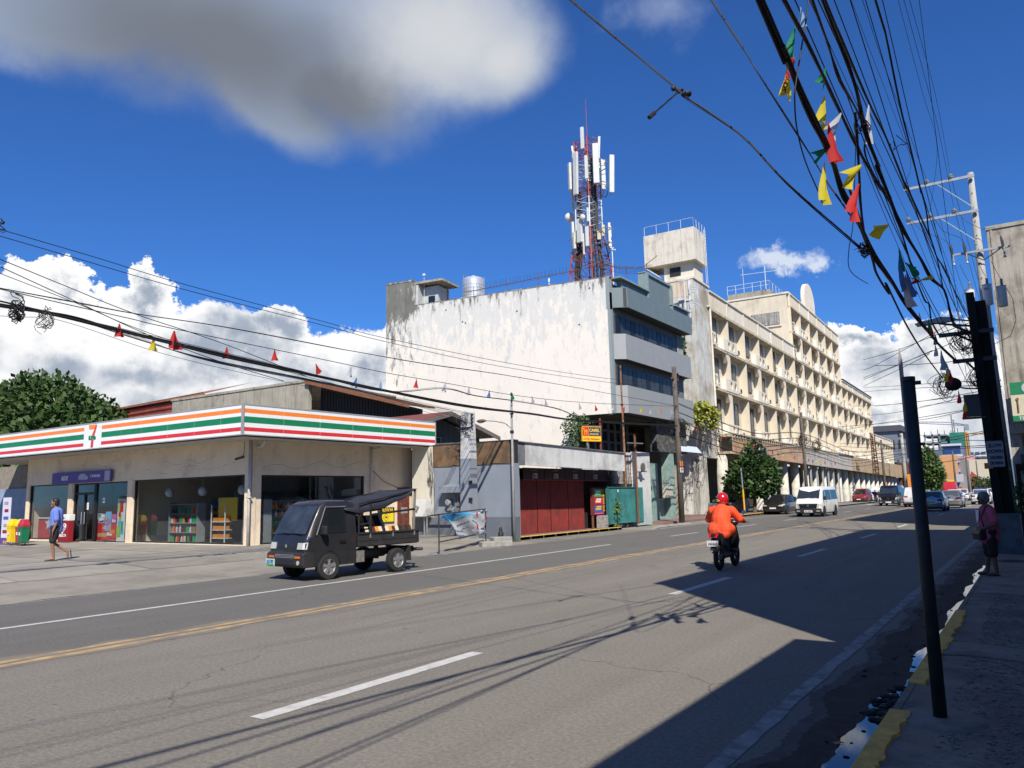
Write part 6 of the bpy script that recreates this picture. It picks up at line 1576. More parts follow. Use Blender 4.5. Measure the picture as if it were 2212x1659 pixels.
    b = MB();b.box(f-.01,-.24,.42,f+.015,.24,.53);b.build('number_plate',white_paint,parent=t)
    b = MB();b.box(f-.03,-hw*.48,.56,f+.01,hw*.48,.68);b.box(f-.05,-hw*.6,.26,f+.0,hw*.6,.38);b.build('grille',black_plastic,parent=t)
    b = MB();b.box(r_-.01,-hw*.7,.27,r_+.1,hw*.7,.34);b.box(-f+.2,-hw*.9,.18,f-.2,hw*.9,.30);b.build('underbody',black_plastic,parent=t)
    rw_ = .31 if not suv else .37
    for x in (f-.85,r_+.85):
        for s_ in (1,-1):wheel(t,x,s_*(hw-.09),rw_,.2,side=s_)
        for s_ in (1,-1):
            b = MB();b.lathe([(rw_*1.16,s_*.0),(rw_*1.16,s_*.012)][::s_],(x,s_*(hw-.010),rw_),20,axis='y');b.build('wheel_arch',black_plastic,parent=t)
    if roof_rack:
        b = MB();b.box(-.35,-.55,H+.015,.0,.55,H+.13);b.build('roof_sign',roof_rack,parent=t,bevel=.02)
    return t

def van(name,label,paint,loc,rz,L=4.7,W=1.70,H=1.98,lower=None,plate='',white=True):
    t = thing(name,label,'van',loc,rz);hw = W/2;f,r_ = L/2,-L/2
    def sec(x,zl,zb,zt,wl,wt,zm=None):return (x,[(0,zl),(wl*.94,zl),(wl,zl+.12),(wl,.75),(wl,zb),(wt,zt-.12),(wt*.93,zt-.02),(wt*.8,zt),(0,zt+.02)])
    prof = [(f,.40,.68,.86,.90,.86),(f-.05,.28,.86,1.12,.96,.90),(f-.16,.26,1.02,1.22,.99,.90),(f-.42,.26,1.10,1.52,1,.88),(f-.78,.26,1.12,H-.08,1,.86),(f-1.05,.26,1.12,H,1,.87),(-.2,.26,1.12,H,1,.87),(r_+.3,.26,1.12,H,1,.87),(r_+.04,.30,1.12,H-.06,.98,.84),(r_,.36,1.10,H-.2,.95,.80)]
    body_loft([sec(x,a,b_,c,w1*hw,w2*hw) for x,a,b_,c,w1,w2 in prof],t,paint)
    low_m = lower or black_plastic
    b = MB();b.box(f-.3,-hw*.97,.24,f+.05,hw*.97,.56);b.build('front_bumper',low_m,parent=t,bevel=.05)
    b = MB();b.prism([(f-.02,-hw*.62,.56),(f-.02,hw*.62,.56),(f-.03,hw*.72,.86),(f-.03,-hw*.72,.86)],(.045,0,0));b.build('grille',black_gloss,parent=t)
    b = MB();b.lathe([(.075,0),(.075,.012)],(f+.03,0,.74),14,axis='x');b.prism([(f+.045,-.02,.70),(f+.045,.02,.70),(f+.045,0,.78)],(.004,0,0));b.build('badge',chrome,parent=t)
    for s_ in (1,-1):
        b = MB();b.prism([(f-.01,s_*hw*.66,.60),(f-.05,s_*hw*.95,.62),(f-.22,s_*hw*1.005,.72),(f-.22,s_*hw*1.0,.95),(f-.06,s_*hw*.93,.88),(f-.01,s_*hw*.74,.84)],(.03,0,0));b.build('headlight',head_lens,parent=t)
        b = MB();b.box(f+.04,s_*hw*.62,.36,f+.06,s_*hw*.86,.42);b.build('fog_light',head_lens,parent=t)
        b = MB();b.box(f-.50,s_*(hw+.03),1.08,f-.62,s_*(hw+.2),1.34);b.build('wing_mirror',black_plastic,parent=t,bevel=.03)
        g_ = MB();wy = lambda z:s_*(hw+(hw*.87-hw)*(z-1.12)/(H-.12-1.12)+.012)
        for pts in ([(f-.52,1.15),(f-1.20,1.15),(f-1.20,1.74),(f-.98,1.74)],[(f-1.32,1.10),(f-2.7,1.10),(f-2.7,1.76),(f-1.32,1.76)],[(f-2.8,1.12),(r_+.25,1.12),(r_+.32,1.76),(f-2.8,1.76)]):
            q = [(x,wy(z),z) for x,z in pts];g_.poly(q if s_ < 0 else q[::-1])
        g_.build('side_window',glass_dark,parent=t)
        b = MB();b.box(f-1.255,s_*(hw+.004),.34,f-1.245,s_*(hw+.008),1.12);b.box(f-1.45,s_*(hw+.02),.98,f-1.33,s_*(hw+.035),1.02);b.build('door_seam',black_plastic,parent=t)
        b = MB();b.box(r_-.01,s_*hw*.78,.75,r_+.03,s_*hw*.93,1.15);b.build('tail_light',red_lens,parent=t)
    # windscreen between the A pillars, following the loft
    w_ = hw*.80;b = MB()
    b.loft([[(f-.125,-w_*1.05,1.20),(f-.125,w_*1.05,1.20)],[(f-.40,-w_*1.02,1.535),(f-.40,w_*1.02,1.535)],[(f-.745,-w_*.98,H-.13),(f-.745,w_*.98,H-.13)]],cap=False,closed=False)
    b.build('windscreen',mat('van_windscreen',(.025,.033,.042),.04,spec=.9),parent=t)
    b = MB();b.tube([(f-.13,-.5,1.23),(f-.1,.15,1.25)],.012,4);b.tube([(f-.13,.1,1.23),(f-.1,.62,1.25)],.012,4);b.build('wiper',black_plastic,parent=t)
    if white:
        b = MB();b.box(f-.19,.35,1.22,f-.14,.55,1.24);b.box(f-.19,-.15,1.22,f-.14,.1,1.24);b.build('paper',white_paint,parent=t)
    b = MB();b.box(f+.05,-.26,.30,f+.07,.26,.44);pl = b.build('number_plate',white_paint,parent=t)
    if plate:
        o = text(plate,'plate_lettering',CM['black'],pl,.12,(0,0,0),align='CENTER',bold=.003)
        o.matrix_local = Matrix.Translation((f+.072,0,.325)) @ Matrix.Rotation(R(90),4,'Z') @ Matrix.Rotation(R(90),4,'X')
    b = MB();b.box(r_+.2,-hw*.9,.2,f-.3,hw*.9,.32);b.build('underbody',black_plastic,parent=t)
    for x in (f-.72,r_+.95):
        for s_ in (1,-1):
            wheel(t,x,s_*(hw-.09),.33,.2,mt_rim=steel,side=s_)
            b = MB();b.lathe([(.40,s_*.0),(.40,s_*.014)][::s_],(x,s_*(hw-.008),.34),20,axis='y');b.build('wheel_arch',black_plastic,parent=t)
    return t
van_white = mat('van_white_paint',(.74,.74,.73),.3,var=.02,coat=.4)
car_white = mat('car_white_paint',(.68,.68,.68),.3,var=.02,coat=.4)
car_silver = mat('car_silver_paint',(.36,.39,.46),.3,metal=.5,var=.02,coat=.5)
car_grey = mat('car_grey_paint',(.27,.27,.28),.3,metal=.5,var=.02,coat=.5)
car_red = mat('car_dark_red_paint',(.20,.014,.014),.3,var=.05,coat=.5)
car_dark = mat('car_dark_bronze_paint',(.022,.018,.016),.25,var=.05,coat=.8)
van('passenger_van','white passenger van with black lower bumper driving towards the camera',van_white,(-12.75,56.4,0),R(-91.5),plate='DX 5927')
van('passenger_van','black passenger van further up the road, behind the red car',black_gloss,(-12.75,89.6,0),R(-91.5),L=4.84,W=1.88,H=2.05,white=False)
sedan('parked_sedan','dark bronze sedan parked at the kerb, half hidden by the white van',car_dark,(-16.6,61.8,0),R(-92),front=True,L=4.4)
sedan('parked_wagon','dark red family wagon with chrome bumper parked under the arcade',car_red,(-19.0,108.8,0),R(-92),suv=True,H=1.8,W=1.66,front=True)
sedan('parked_car','small white car parked directly behind the dark red wagon',car_white,(-18.9,115.5,0),R(-92),front=True)
sedan('saloon_car','bluish silver sedan with yellow-green rear plate driving away, nearest in its lane',car_silver,(-6.75,67.4,0),R(90),rear_plate='yellow')
sedan('saloon_car','grey sedan driving away just beyond the bluish silver one',car_grey,(-6.35,77.3,0),R(90),rear_plate='green')
sedan('saloon_car','white sedan with dark stripes and blue roof sign, rightmost car driving away',car_white,(-4.9,91.5,0),R(90),rear_plate='green',roof_rack=mat('taxi_sign_blue',(.03,.04,.25),.5))
sedan('off_roader','white off-roader with red tail lights, mostly hidden behind the dark sign pole',car_white,(-9.75,83.0,0),R(90),suv=True,H=1.82,W=1.8)
sedan('saloon_car','white sedan far away, seen between the silver and the grey sedan roofs',car_white,(-8.2,104,0),R(90))
sedan('saloon_car','white sedan with orange roof stripe far up the road behind the grey sedan',car_white,(-8.3,116,0),R(90),roof_rack=mat('taxi_sign_orange',(.6,.2,.08),.5))
sedan('saloon_car','white sedan just beyond the rightmost white one',car_white,(-5.4,118,0),R(90))
sedan('off_roader','dark grey off-roader coming towards the camera far up the road',mat('dark_car_far',(.05,.045,.05),.3,coat=.5),(-12.5,165,0),R(-90),suv=True,H=1.75,front=True)
sedan('saloon_car','lime green car glimpsed behind the white off-roader',mat('lime_paint',(.25,.5,.04),.35,coat=.4),(-12.2,112,0),R(90))
sedan('jeepney','bright red vehicle roof standing above the white cars in the distance',mat('bright_red_paint',(.5,.02,.03),.4,coat=.3),(-11.5,140,0),R(90),suv=True,H=2.6,W=2.0)

# ------------------------------------------------------------------ the little black pickup
tr = thing('small_pickup','small black pickup truck with dark tarpaulin over its bed, driving left','truck',(-13.98,13.55,0),R(-96.5))
pk = mat('faded_black_paint',(.019,.019,.021),.34,var=.15,vscale=3,coat=.35,bump=.05,bscale=8)
pks = mat('dusty_black_paint',(.026,.025,.026),.55,var=.3,vscale=3)
hw = .70;f = 1.62
def csec(x,zl,zb,zt,wl,wt):return (x,[(0,zl),(wl*.96,zl),(wl,zl+.1),(wl,.62),(wl,zb),(wt,zt-.07),(wt*.95,zt-.015),(wt*.82,zt),(0,zt+.015)])
cab = [(f,.42,.60,.70,hw*.93,hw*.90),(f-.03,.30,.80,.90,hw*.97,hw*.92),(f-.10,.30,.90,1.02,hw*.99,hw*.93),(f-.29,.30,.98,1.40,hw,hw*.91),(f-.44,.30,1.0,1.66,hw,hw*.89),(f-.62,.30,1.0,1.745,hw,hw*.87),(f-1.18,.30,1.0,1.755,hw,hw*.87),(f-1.40,.30,1.0,1.70,hw,hw*.86)]
body_loft([csec(*c) for c in cab],tr,pk,'cab')
b = MB();b.loft([[(f-.075,-.60,1.03),(f-.075,.60,1.03)],[(f-.275,-.585,1.415),(f-.275,.585,1.415)],[(f-.42,-.56,1.635),(f-.42,.56,1.635)]],cap=False,closed=False)
b.build('windscreen',mat('truck_windscreen',(.035,.042,.05),.06,spec=.9,var=.5,vscale=2),parent=tr)
b = MB();b.tube([(f-.10,-.45,1.05),(f-.05,.02,1.04)],.012,4);b.tube([(f-.09,.0,1.05),(f-.05,.5,1.03)],.012,4);b.build('wiper',black_plastic,parent=tr)
b = MB();b.quad((f-.12,.08,1.07),(f-.12,.5,1.07),(f-.18,.5,1.16),(f-.18,.08,1.16));b.build('dashboard_paper',mat('paper_grey',(.45,.47,.5),.6),parent=tr)
for s_ in (1,-1):
    wy = lambda z:s_*(hw+(hw*.88-hw)*(z-1.0)/(.66)+.012)
    q = [(x,wy(z),z) for x,z in ((f-.32,1.03),(f-1.10,1.03),(f-1.10,1.58),(f-.58,1.58))]
    b = MB();b.poly(q if s_ < 0 else q[::-1]);b.build('side_window',glass_dark,parent=tr)
    pts = [(x,wy(z)+s_*.012,z) for x,z in ((f-.28,1.0),(f-.56,1.61),(f-1.12,1.61))]
    b = MB();b.tube(pts,.013,5);b.build('window_visor',mat('visor_grey',(.16,.16,.17),.5),parent=tr)
    b = MB();b.box(f-1.165,s_*(hw+.003),.33,f-1.155,s_*(hw+.007),1.0);b.box(f-.30,s_*(hw+.003),.62,f-.295,s_*(hw+.007),1.0);b.build('door_seam',black_plastic,parent=tr)
    b = MB();b.box(f-1.08,s_*(hw+.01),.80,f-.92,s_*(hw+.03),.85);b.build('door_handle',black_gloss,parent=tr)
    b = MB();b.box(f-.36,s_*(hw+.05),1.00,f-.46,s_*(hw+.21),1.20);mo = b.build('wing_mirror',black_plastic,parent=tr,bevel=.03);b = MB();b.tube([(f-.38,s_*hw,1.02),(f-.40,s_*(hw+.09),1.04)],.015,5);b.build('mirror_stalk',black_plastic,parent=mo)
    b = MB();b.prism([(f-.005,s_*.42,.70),(f-.005,s_*.61,.70),(f-.035,s_*.61,.84),(f-.035,s_*.42,.84)],(.03,0,0));b.build('headlight',head_lens,parent=tr)
    b = MB();b.prism([(f-.0,s_*.615,.70),(f-.06,s_*.69,.70),(f-.09,s_*.69,.85),(f-.03,s_*.615,.84)],(.025,0,0));b.build('indicator',mat('clear_indicator',(.55,.55,.52),.3),parent=tr)
    b = MB();b.box(f+.055,s_*.40,.505,f+.075,s_*.60,.555);b.build('bumper_indicator',amber_lens,parent=tr)
    b = MB();b.lathe([(.05,0),(.05,.02)],(f+.05,s_*.52,.41),10,axis='x');b.build('fog_light',head_lens,parent=tr)
b = MB();b.loft([[(x,y,z) for (x,z) in ((f-.25,.30),(f+.03,.30),(f+.06,.36),(f+.06,.60),(f-.02,.64),(f-.25,.64))] for y in (-.70,-.66,.66,.70)]);b.build('front_bumper',pks,parent=tr,bevel=.02)
b = MB()
for z in (.57,.54,.51):b.box(f+.058,-.36,z,f+.068,.36,z+.014)
b.build('grille_bars',steel,parent=tr)
b = MB();b.box(f+.055,-.36,.36,f+.066,.36,.47);b.build('lower_intake',black_plastic,parent=tr)
b = MB();b.box(f+.0,-.035,.73,f+.02,.035,.80);b.build('badge',chrome,parent=tr)
b = MB();b.box(f+.068,-.70,.32,f+.082,-.36,.475);pl = b.build('number_plate',mat('plate_green_white',(.45,.62,.58),.5),parent=tr)
b = MB();b.box(f+.083,-.68,.325,f+.086,-.38,.365);b.build('plate_band',CM['green'],parent=pl)
o = text('JCH 707','plate_lettering',mat('plate_ink',(.02,.10,.35),.5),pl,.105,(0,0,0),align='CENTER',bold=.002)
o.matrix_local = Matrix.Translation((f+.085,-.53,.378)) @ Matrix.Rotation(R(90),4,'Z') @ Matrix.Rotation(R(90),4,'X') @ Matrix.Diagonal((.72,1,1,1))
b = MB();b.box(f-.095,.694,.98,f-.07,.708,.88);b.build('blue_trim',mat('trim_blue',(.04,.06,.35),.3),parent=tr)  # small plain blue trim piece at the cab front corner
# bed
bx0,bx1 = -1.72,f-1.45
b = MB();b.box(bx0,-.68,.66,bx1,.68,.70);b.build('bed_floor',pks,parent=tr)
for s_ in (1,-1):
    b = MB();b.box(bx0,s_*.665,.68,bx1,s_*.70,.985);b.box(bx0,s_*.655,.96,bx1,s_*.725,1.0);b.box(bx0,s_*.69,.80,bx1,s_*.71,.83);b.build('drop_side',pks,parent=tr)
    for x in (-1.6,-.9,-.2):
        b = MB();b.box(x,s_*.70,.86,x+.03,s_*.725,.98);b.build('latch',steel,parent=tr)
b = MB();b.box(bx0-.03,-.70,.68,bx0+.02,.70,.99);b.build('tailgate',pks,parent=tr)
b = MB();b.box(bx1-.03,-.68,.68,bx1,.68,.99);b.build('headboard',pks,parent=tr)
b = MB()
for y in (-.35,.35):b.box(-1.7,y-.04,.42,f-.5,y+.04,.54)
b.box(-1.75,-.5,.44,-1.68,.5,.58);b.tube([(-1.72,.5,.5),(-1.95,.62,.5)],.04,8);b.tube([(-.2,0,.36),(-1.2,0,.40)],.05,8);b.build('chassis',dark_steel,parent=tr)
b = MB();b.box(-.05,.42,.32,.28,.66,.58);b.build('battery_box',mat('dusty_box',(.16,.15,.14),.8,var=.4,vscale=12),parent=tr)
for s_ in (1,-1):
    b = MB();b.prism([(-1.50,s_*.55,.25),(-1.48,s_*.55,.58),(-1.44,s_*.55,.62),(-1.42,s_*.55,.25)],(0,s_*.14,0));b.build('mud_flap',black_rubber,parent=tr)
    n = 12;b = MB();rr = []
    for k in range(n+1):
        a = pi*k/n;rr.append([(f-.62+.33*cos(a),s_*y_,.30+.33*sin(a)) for y_ in (.50,.712)])
    for k in range(n):b.quad(rr[k][0],rr[k][1],rr[k+1][1],rr[k+1][0])
    b.build('wheel_arch',black_plastic,parent=tr)
for x in (f-.64,-1.06):
    for s_ in (1,-1):wheel(tr,x,s_*.63,.285,.17,side=s_)
# rack over the bed, tarpaulin, striped cloth on the bench
rk = mat('rack_black',(.015,.015,.015),.6)
def pole(pts,r_=.022,nm='rack_pole',m_=None):b = MB();b.tube(pts,r_,6);return b.build(nm,m_ or rk,parent=tr)
for s_ in (1,-1):
    pole([(.10,s_*.64,.95),(.10,s_*.64,1.62)]);pole([(-.25,s_*.64,.95),(-.25,s_*.64,1.66)],.028)
    pole([(-1.62,s_*.64,.95),(-1.68,s_*.64,1.98)],.034,m_=mat('rack_grey_wood',(.17,.155,.135),.8))
    pole([(-.27,s_*.655,1.40),(-1.66,s_*.655,1.50)],.026);pole([(.1,s_*.64,1.66),(-1.68,s_*.64,1.98)],.02);pole([(.1,s_*.64,1.18),(-.25,s_*.64,1.20)],.02)
pole([(-1.68,-.66,1.97),(-1.68,.66,1.97)])
tarp = mat('dark_tarpaulin',(.018,.020,.030),.65,var=.25,vscale=4,bump=.2,bscale=10)
n,k_ = 22,10;vs = []
for i in range(n+1):
    u = i/n;x = .55-2.27*u
    for j in range(k_+1):
        v = j/k_*2-1;z = 1.70+(2.0-1.70)*max(0,(u-.12)/.88)**.9 - .10*(1-u)*abs(v)**2
        sag = .09*sin(pi*u)*(1-abs(v)**3)*.6+.02*sin(u*22+v*3)*(.5+.5*abs(v))
        droop = 0 if abs(v) < .9 else (.20*sin(pi*min(1,u*1.05))**.7+.06*(1-u))*(1 if v > 0 else .7)
        vs.append((x,v*.70,z-sag-droop))
b = MB().add(vs,[(i*(k_+1)+j,i*(k_+1)+j+1,(i+1)*(k_+1)+j+1,(i+1)*(k_+1)+j) for i in range(n) for j in range(k_)])
o = b.build('tarpaulin',tarp,parent=tr,smooth=True);sm = o.modifiers.new('t','SOLIDIFY');sm.thickness = .01
cl = [mat('cloth_'+a,c,.9) for a,c in (('brown',(.05,.025,.018)),('cream',(.62,.52,.38)),('orange',(.70,.28,.03)),('dark',(.02,.012,.01)))]
pat = [0,3,0,3,1,0,2,1,3,1,2,0,3,1]
for i in range(14):
    b = MB()
    x0 = -.15-i*.105;b.quad((x0,-.45,1.08),(x0-.105,-.45,1.08),(x0-.105,-.62,1.36),(x0,-.62,1.36),pat[i]);b.quad((x0,-.05,1.06),(x0-.105,-.05,1.06),(x0-.105,-.45,1.08),(x0,-.45,1.08),pat[i]);b.quad((x0,.58,.98),(x0-.105,.58,.98),(x0-.105,.52,1.11),(x0,.52,1.11),pat[13-i]);o = b.build('striped_cloth',cl,parent=tr);o['kind'] = 'stuff'
b = MB();b.box(-1.55,-.64,.70,-.1,-.0,1.05);b.build('bench',pks,parent=tr)
# sign on the store wall seen over the truck bed
t = thing('caution_sign','black and yellow caution sign fixed low on the store wall beside the brown door','sign',(SO[0],SO[1],0))
b = fmb(FBw);b.box(7.55,-.06,.80,8.5,-.02,1.42);b.build('board',mat('sign_black_frame',(.02,.025,.03),.5),parent=t)
b = fmb(FBw);b.box(7.6,-.068,.83,8.45,-.06,1.20);b.build('yellow_panel',mat('caution_yellow',(.80,.62,.02),.5),parent=t)
on_frame(text('CAUTION','lettering',CM['yellow'],t,.19,(0,0,0),bold=.006,sx=.9),FBw,(7.62,-.07,1.24))
b = fmb(FBw);c_ = (8.0,1.015)
for k in range(4):
    a0,a1 = pi/2*k,pi/2*(k+1);b.tube([(c_[0]+.16*cos(a0),-.072,c_[1]+.16*sin(a0)),(c_[0]+.16*cos(a1),-.072,c_[1]+.16*sin(a1))],.006,4)
b.box(7.95,-.074,.99,8.06,-.069,1.05);b.build('diamond_symbol',CM['black'],parent=t)
b = fmb(FBw);b.box(8.72,-.05,.2,9.42,-.01,2.25);o = b.build('side_door',mat('brown_red_door',(.14,.035,.025),.8,var=.25,dirt=(.3,.25,.22),dirt_amt=.2,dscale=4),parent=store)
b = fmb(FBw);b.box(8.9,-.055,1.15,9.3,-.05,1.4);b.build('notice',CM['grey'],parent=o)
# ------------------------------------------------------------------ people
skin_m = mat('skin_brown',(.26,.13,.075),.6,var=.08,vscale=15)
skin_d = mat('skin_brown_dark',(.20,.10,.06),.6,var=.08,vscale=15)
hair_b = mat('hair_black',(.012,.010,.009),.6);hair_g = mat('hair_grey',(.20,.19,.18),.8,var=.3,vscale=60)
def limb(b,pts,rs,n=12):
    """chain of tapering tubes with rounded joints"""
    P_ = [Vector(p) for p in pts]
    b.tube(P_,rs,n)
    for p,r_ in zip(P_,rs):b.ell(tuple(p),(r_,r_,r_),10,8)
def merge(o,vox=.012,smooth=2):
    """fuse the overlapping volumes into one continuous skin"""
    rm = o.modifiers.new('remesh','REMESH');rm.mode = 'VOXEL';rm.voxel_size = vox;rm.use_smooth_shade = True
    if smooth:s_ = o.modifiers.new('smooth','SMOOTH');s_.iterations = smooth;s_.factor = .5
    return bake(o)
def hand(b,wrist,d,up,side=1,L_=.17,curl=.5):
    """palm, four unequal bent fingers and a thumb leaving the side of the palm"""
    w = Vector(wrist);d = Vector(d).normalized();up = Vector(up);up = (up-d*up.dot(d)).normalized();sd = d.cross(up)*side
    c = w+d*L_*.28
    for k in range(4):
        o_ = sd*(.030-.020*k)
        b.tube([w+o_*.6,w+d*L_*.28+o_,w+d*L_*.5+o_],[.013,.014,.012],7)
    for k,q in enumerate((.46,.52,.50,.40)):
        o_ = sd*(.030-.020*k);p0 = w+d*L_*.5+o_;p1 = p0+(d-up*curl*.5).normalized()*L_*q*.5;p2 = p1+(d*.7-up*curl).normalized()*L_*q*.5
        b.tube([p0,p1,p2],[.010,.009,.007],6)
    p0 = w+d*L_*.12+sd*.028;p1 = p0+(d*.6+sd).normalized()*.04;p2 = p1+(d-up*.3).normalized()*.035
    b.tube([p0,p1,p2],[.012,.011,.008],6)
def head(b,c,fwd_,r_=.092,n=14):
    c = Vector(c);fw_ = Vector(fwd_).normalized();sd = Vector((-fw_.y,fw_.x,0));up = Vector((0,0,1))
    rings = []
    for j in range(1,14):
        ph = pi*j/14;z = -cos(ph)*r_*1.30;s_ = sin(ph);jaw = 1.0 if z > -.02 else 1-.28*min(1,(-z-.02)/.09)
        rings.append([c+up*z+(fw_*cos(a)*1.02*jaw*(1.0 if cos(a) < 0 else .98)+sd*sin(a)*.82*jaw)*r_*s_ for a in [2*pi*k/n for k in range(n)]])
    b.loft(rings)
    b.tube([c+fw_*r_*.86+up*.025,c+fw_*r_*1.10-up*.012,c+fw_*r_*.92-up*.024],[.010,.016,.010],7)      # nose
    for s_ in (1,-1):b.ell(tuple(c+sd*s_*r_*.80-up*.0),(.018,.018,.030),8,6)                        # ears
    b.ell(tuple(c+fw_*r_*.84-up*.062),(.022,.022,.012),8,5)                                            # lips
    b.ell(tuple(c+fw_*r_*.70-up*.100),(.03,.03,.022),8,5)                                              # chin
def face_parts(par,c,fw_,r_=.092,light=True):
    c = Vector(c);fw_ = Vector(fw_).normalized();sd = Vector((-fw_.y,fw_.x,0));up = Vector((0,0,1))
    for s_ in (1,-1):
        b = MB();b.ell(tuple(c+fw_*r_*.86+sd*s_*.032+up*.006),(.010,.010,.007),8,6);b.build('eye',mat('eye_dark',(.03,.02,.02),.3),parent=par)
        b = MB();b.tube([c+fw_*r_*.87+sd*s_*.018+up*.028,c+fw_*r_*.84+sd*s_*.048+up*.028],.005,5);b.build('eyebrow',hair_b,parent=par)
    b = MB();b.tube([c+fw_*r_*.955+sd*.02-up*.062,c+fw_*r_*.98-up*.060,c+fw_*r_*.955-sd*.02-up*.062],.004,5);b.build('mouth',mat('lip_dark',(.16,.05,.04),.6),parent=par)

# ---- man in a blue T-shirt walking left past the store
man = thing('person','man in a blue T-shirt, dark shorts and flip-flops walking left across the forecourt','person',(-23.05,11.25,.262),R(-122))
# local: +x = walking direction, +y = his left, feet on z = 0
b = MB()
limb(b,[(0,.09,.88),(.05,.09,.48),(.0,.08,.09)],[.082,.052,.036]);limb(b,[(0,.08,.06),(.15,.09,.035)],[.036,.024])
limb(b,[(-.02,-.09,.88),(.07,-.10,.50),(-.30,-.10,.24)],[.082,.052,.036]);limb(b,[(-.31,-.10,.23),(-.33,-.10,.07)],[.034,.026])
limb(b,[(0,0,.90),(0,0,1.10),(.0,0,1.30)],[.14,.135,.145]);limb(b,[(0,.12,1.34),(0,-.12,1.34)],[.07,.07]);limb(b,[(0,0,1.38),(.025,0,1.50)],[.055,.05])
limb(b,[(-.01,.20,1.34),(-.04,.24,1.06),(.03,.24,.84)],[.05,.038,.027]);limb(b,[(.0,-.20,1.34),(.03,-.25,1.06),(.14,-.24,.86)],[.05,.038,.027])
hand(b,(.03,.24,.84),(.15,0,-1),(1,0,0),1);hand(b,(.14,-.24,.86),(.25,0,-1),(1,0,0),-1)
hc = (.06,0,1.60);head(b,hc,(1,.0,0));o = b.build('body',skin_m,parent=man);merge(o)
face_parts(man,hc,(1,0,0))
b = MB();b.ell((hc[0]-.025,0,hc[2]+.035),(.098,.088,.105),14,9);b.ell((hc[0]-.05,0,hc[2]-.02),(.07,.08,.09),12,8);b.build('hair',hair_b,parent=man,smooth=True)
b = MB();limb(b,[(-.01,0,.86),(-.01,0,1.05),(-.01,0,1.32)],[.172,.165,.165]);limb(b,[(-.01,.13,1.345),(-.01,-.13,1.345)],[.088,.088]);limb(b,[(-.01,.19,1.35),(-.03,.235,1.14)],[.078,.078]);limb(b,[(-.01,-.19,1.35),(.02,-.24,1.14)],[.078,.078])
o = b.build('t_shirt',mat('blue_cotton',(.13,.20,.55),.9,var=.12,vscale=6,bump=.3,bscale=10),parent=man);merge(o,.014)
b = MB();limb(b,[(0,.04,.90),(0,-.04,.90)],[.155,.155]);limb(b,[(0,.09,.86),(.045,.095,.56)],[.115,.095]);limb(b,[(-.02,-.09,.86),(.05,-.10,.58)],[.115,.095])
o = b.build('shorts',mat('black_shorts',(.02,.022,.02),.9),parent=man);merge(o,.014)
for (p0,p1,z) in (((-.07,.08,.012),(.20,.09,.012),0),):
    b = MB();b.prism([(-.08,.045,0),(.20,.05,0),(.22,.09,0),(.20,.135,0),(-.08,.12,0)],(0,0,.022));b.tube([(.05,.05,.03),(.11,.09,.065),(.05,.13,.03)],.007,5);b.build('flip_flop',mat('flip_flop_dark',(.04,.03,.03),.7),parent=man)
b = MB();b.prism([(-.40,-.14,.27),(-.43,-.14,.02),(-.43,-.06,.02),(-.40,-.06,.27)],(.022,0,0));b.build('flip_flop',mat('flip_flop_dark',(.04,.03,.03),.7),parent=man)

# ---- rider in an orange-red jacket
RX,RY = -6.22,18.2
bike = thing('motor_scooter','black motor scooter with white rear plate, ridden up the road by the person in orange-red','motor scooter',(RX,RY,0),R(90+2))
bk = mat('scooter_black',(.014,.014,.016),.3,coat=.5);bkp = black_plastic
for x,r_,nm in ((-.62,.285,'rear'),(.62,.285,'front')):
    b = MB();b.lathe([(r_*.70,-.045),(r_*.9,-.05),(r_,-.02),(r_,.02),(r_*.9,.05),(r_*.70,.045),(r_*.70,-.045)],(0,0,0),26,axis='y',cap=False);o = b.build('wheel',black_rubber,parent=bike);o.location = (x,0,r_)
    b = MB();b.lathe([(.05,-.05),(.05,.05)],(0,0,0),10,axis='y')
    for k in range(5):a = 2*pi*k/5;b.tube([(0,0,0),(r_*.7*cos(a),0,r_*.7*sin(a))],.014,5)
    b.build('rim',steel,parent=o)
body_loft([(-.98,[(0,.74),(.03,.75),(.05,.79),(.03,.83),(0,.84)]),(-.80,[(0,.66),(.08,.68),(.12,.76),(.10,.84),(0,.86)]),(-.45,[(0,.50),(.12,.54),(.15,.68),(.13,.80),(0,.82)]),(-.1,[(0,.40),(.12,.44),(.14,.6),(.11,.72),(0,.74)]),(.12,[(0,.34),(.11,.36),(.12,.42),(.10,.46),(0,.47)])],bike,bk,'rear_body')
body_loft([(.12,[(0,.28),(.13,.29),(.14,.33),(.12,.36),(0,.37)]),(.36,[(0,.30),(.15,.32),(.18,.5),(.15,.7),(0,.72)]),(.46,[(0,.36),(.14,.40),(.19,.62),(.13,.95),(0,1.0)]),(.54,[(0,.50),(.08,.55),(.13,.7),(.08,.92),(0,.96)])],bike,bk,'leg_shield')
b = MB();b.ell((.50,0,1.02),(.10,.17,.09),12,8);b.build('handlebar_cowl',bk,parent=bike,smooth=True)
b = MB();b.tube([(.40,.33,1.04),(.47,.15,1.05),(.47,-.15,1.05),(.40,-.33,1.04)],.015,6);b.tube([(.42,-.30,1.05),(.52,-.42,1.02)],.008,5);b.tube([(.56,0,.95),(.62,0,.3)],.03,6);b.tube([(-.1,-.08,.3),(-.62,-.12,.29)],.035,6);b.build('handlebar',bkp,parent=bike)
b = MB();b.lathe([(.06,0),(.055,-.55),(.03,-.6)],(-.25,-.15,.33),10,axis='x');b.build('exhaust',dark_steel,parent=bike)
b = MB();b.ell((-.22,0,.82),(.42,.14,.055),14,8);b.build('seat',black_plastic,parent=bike,smooth=True)
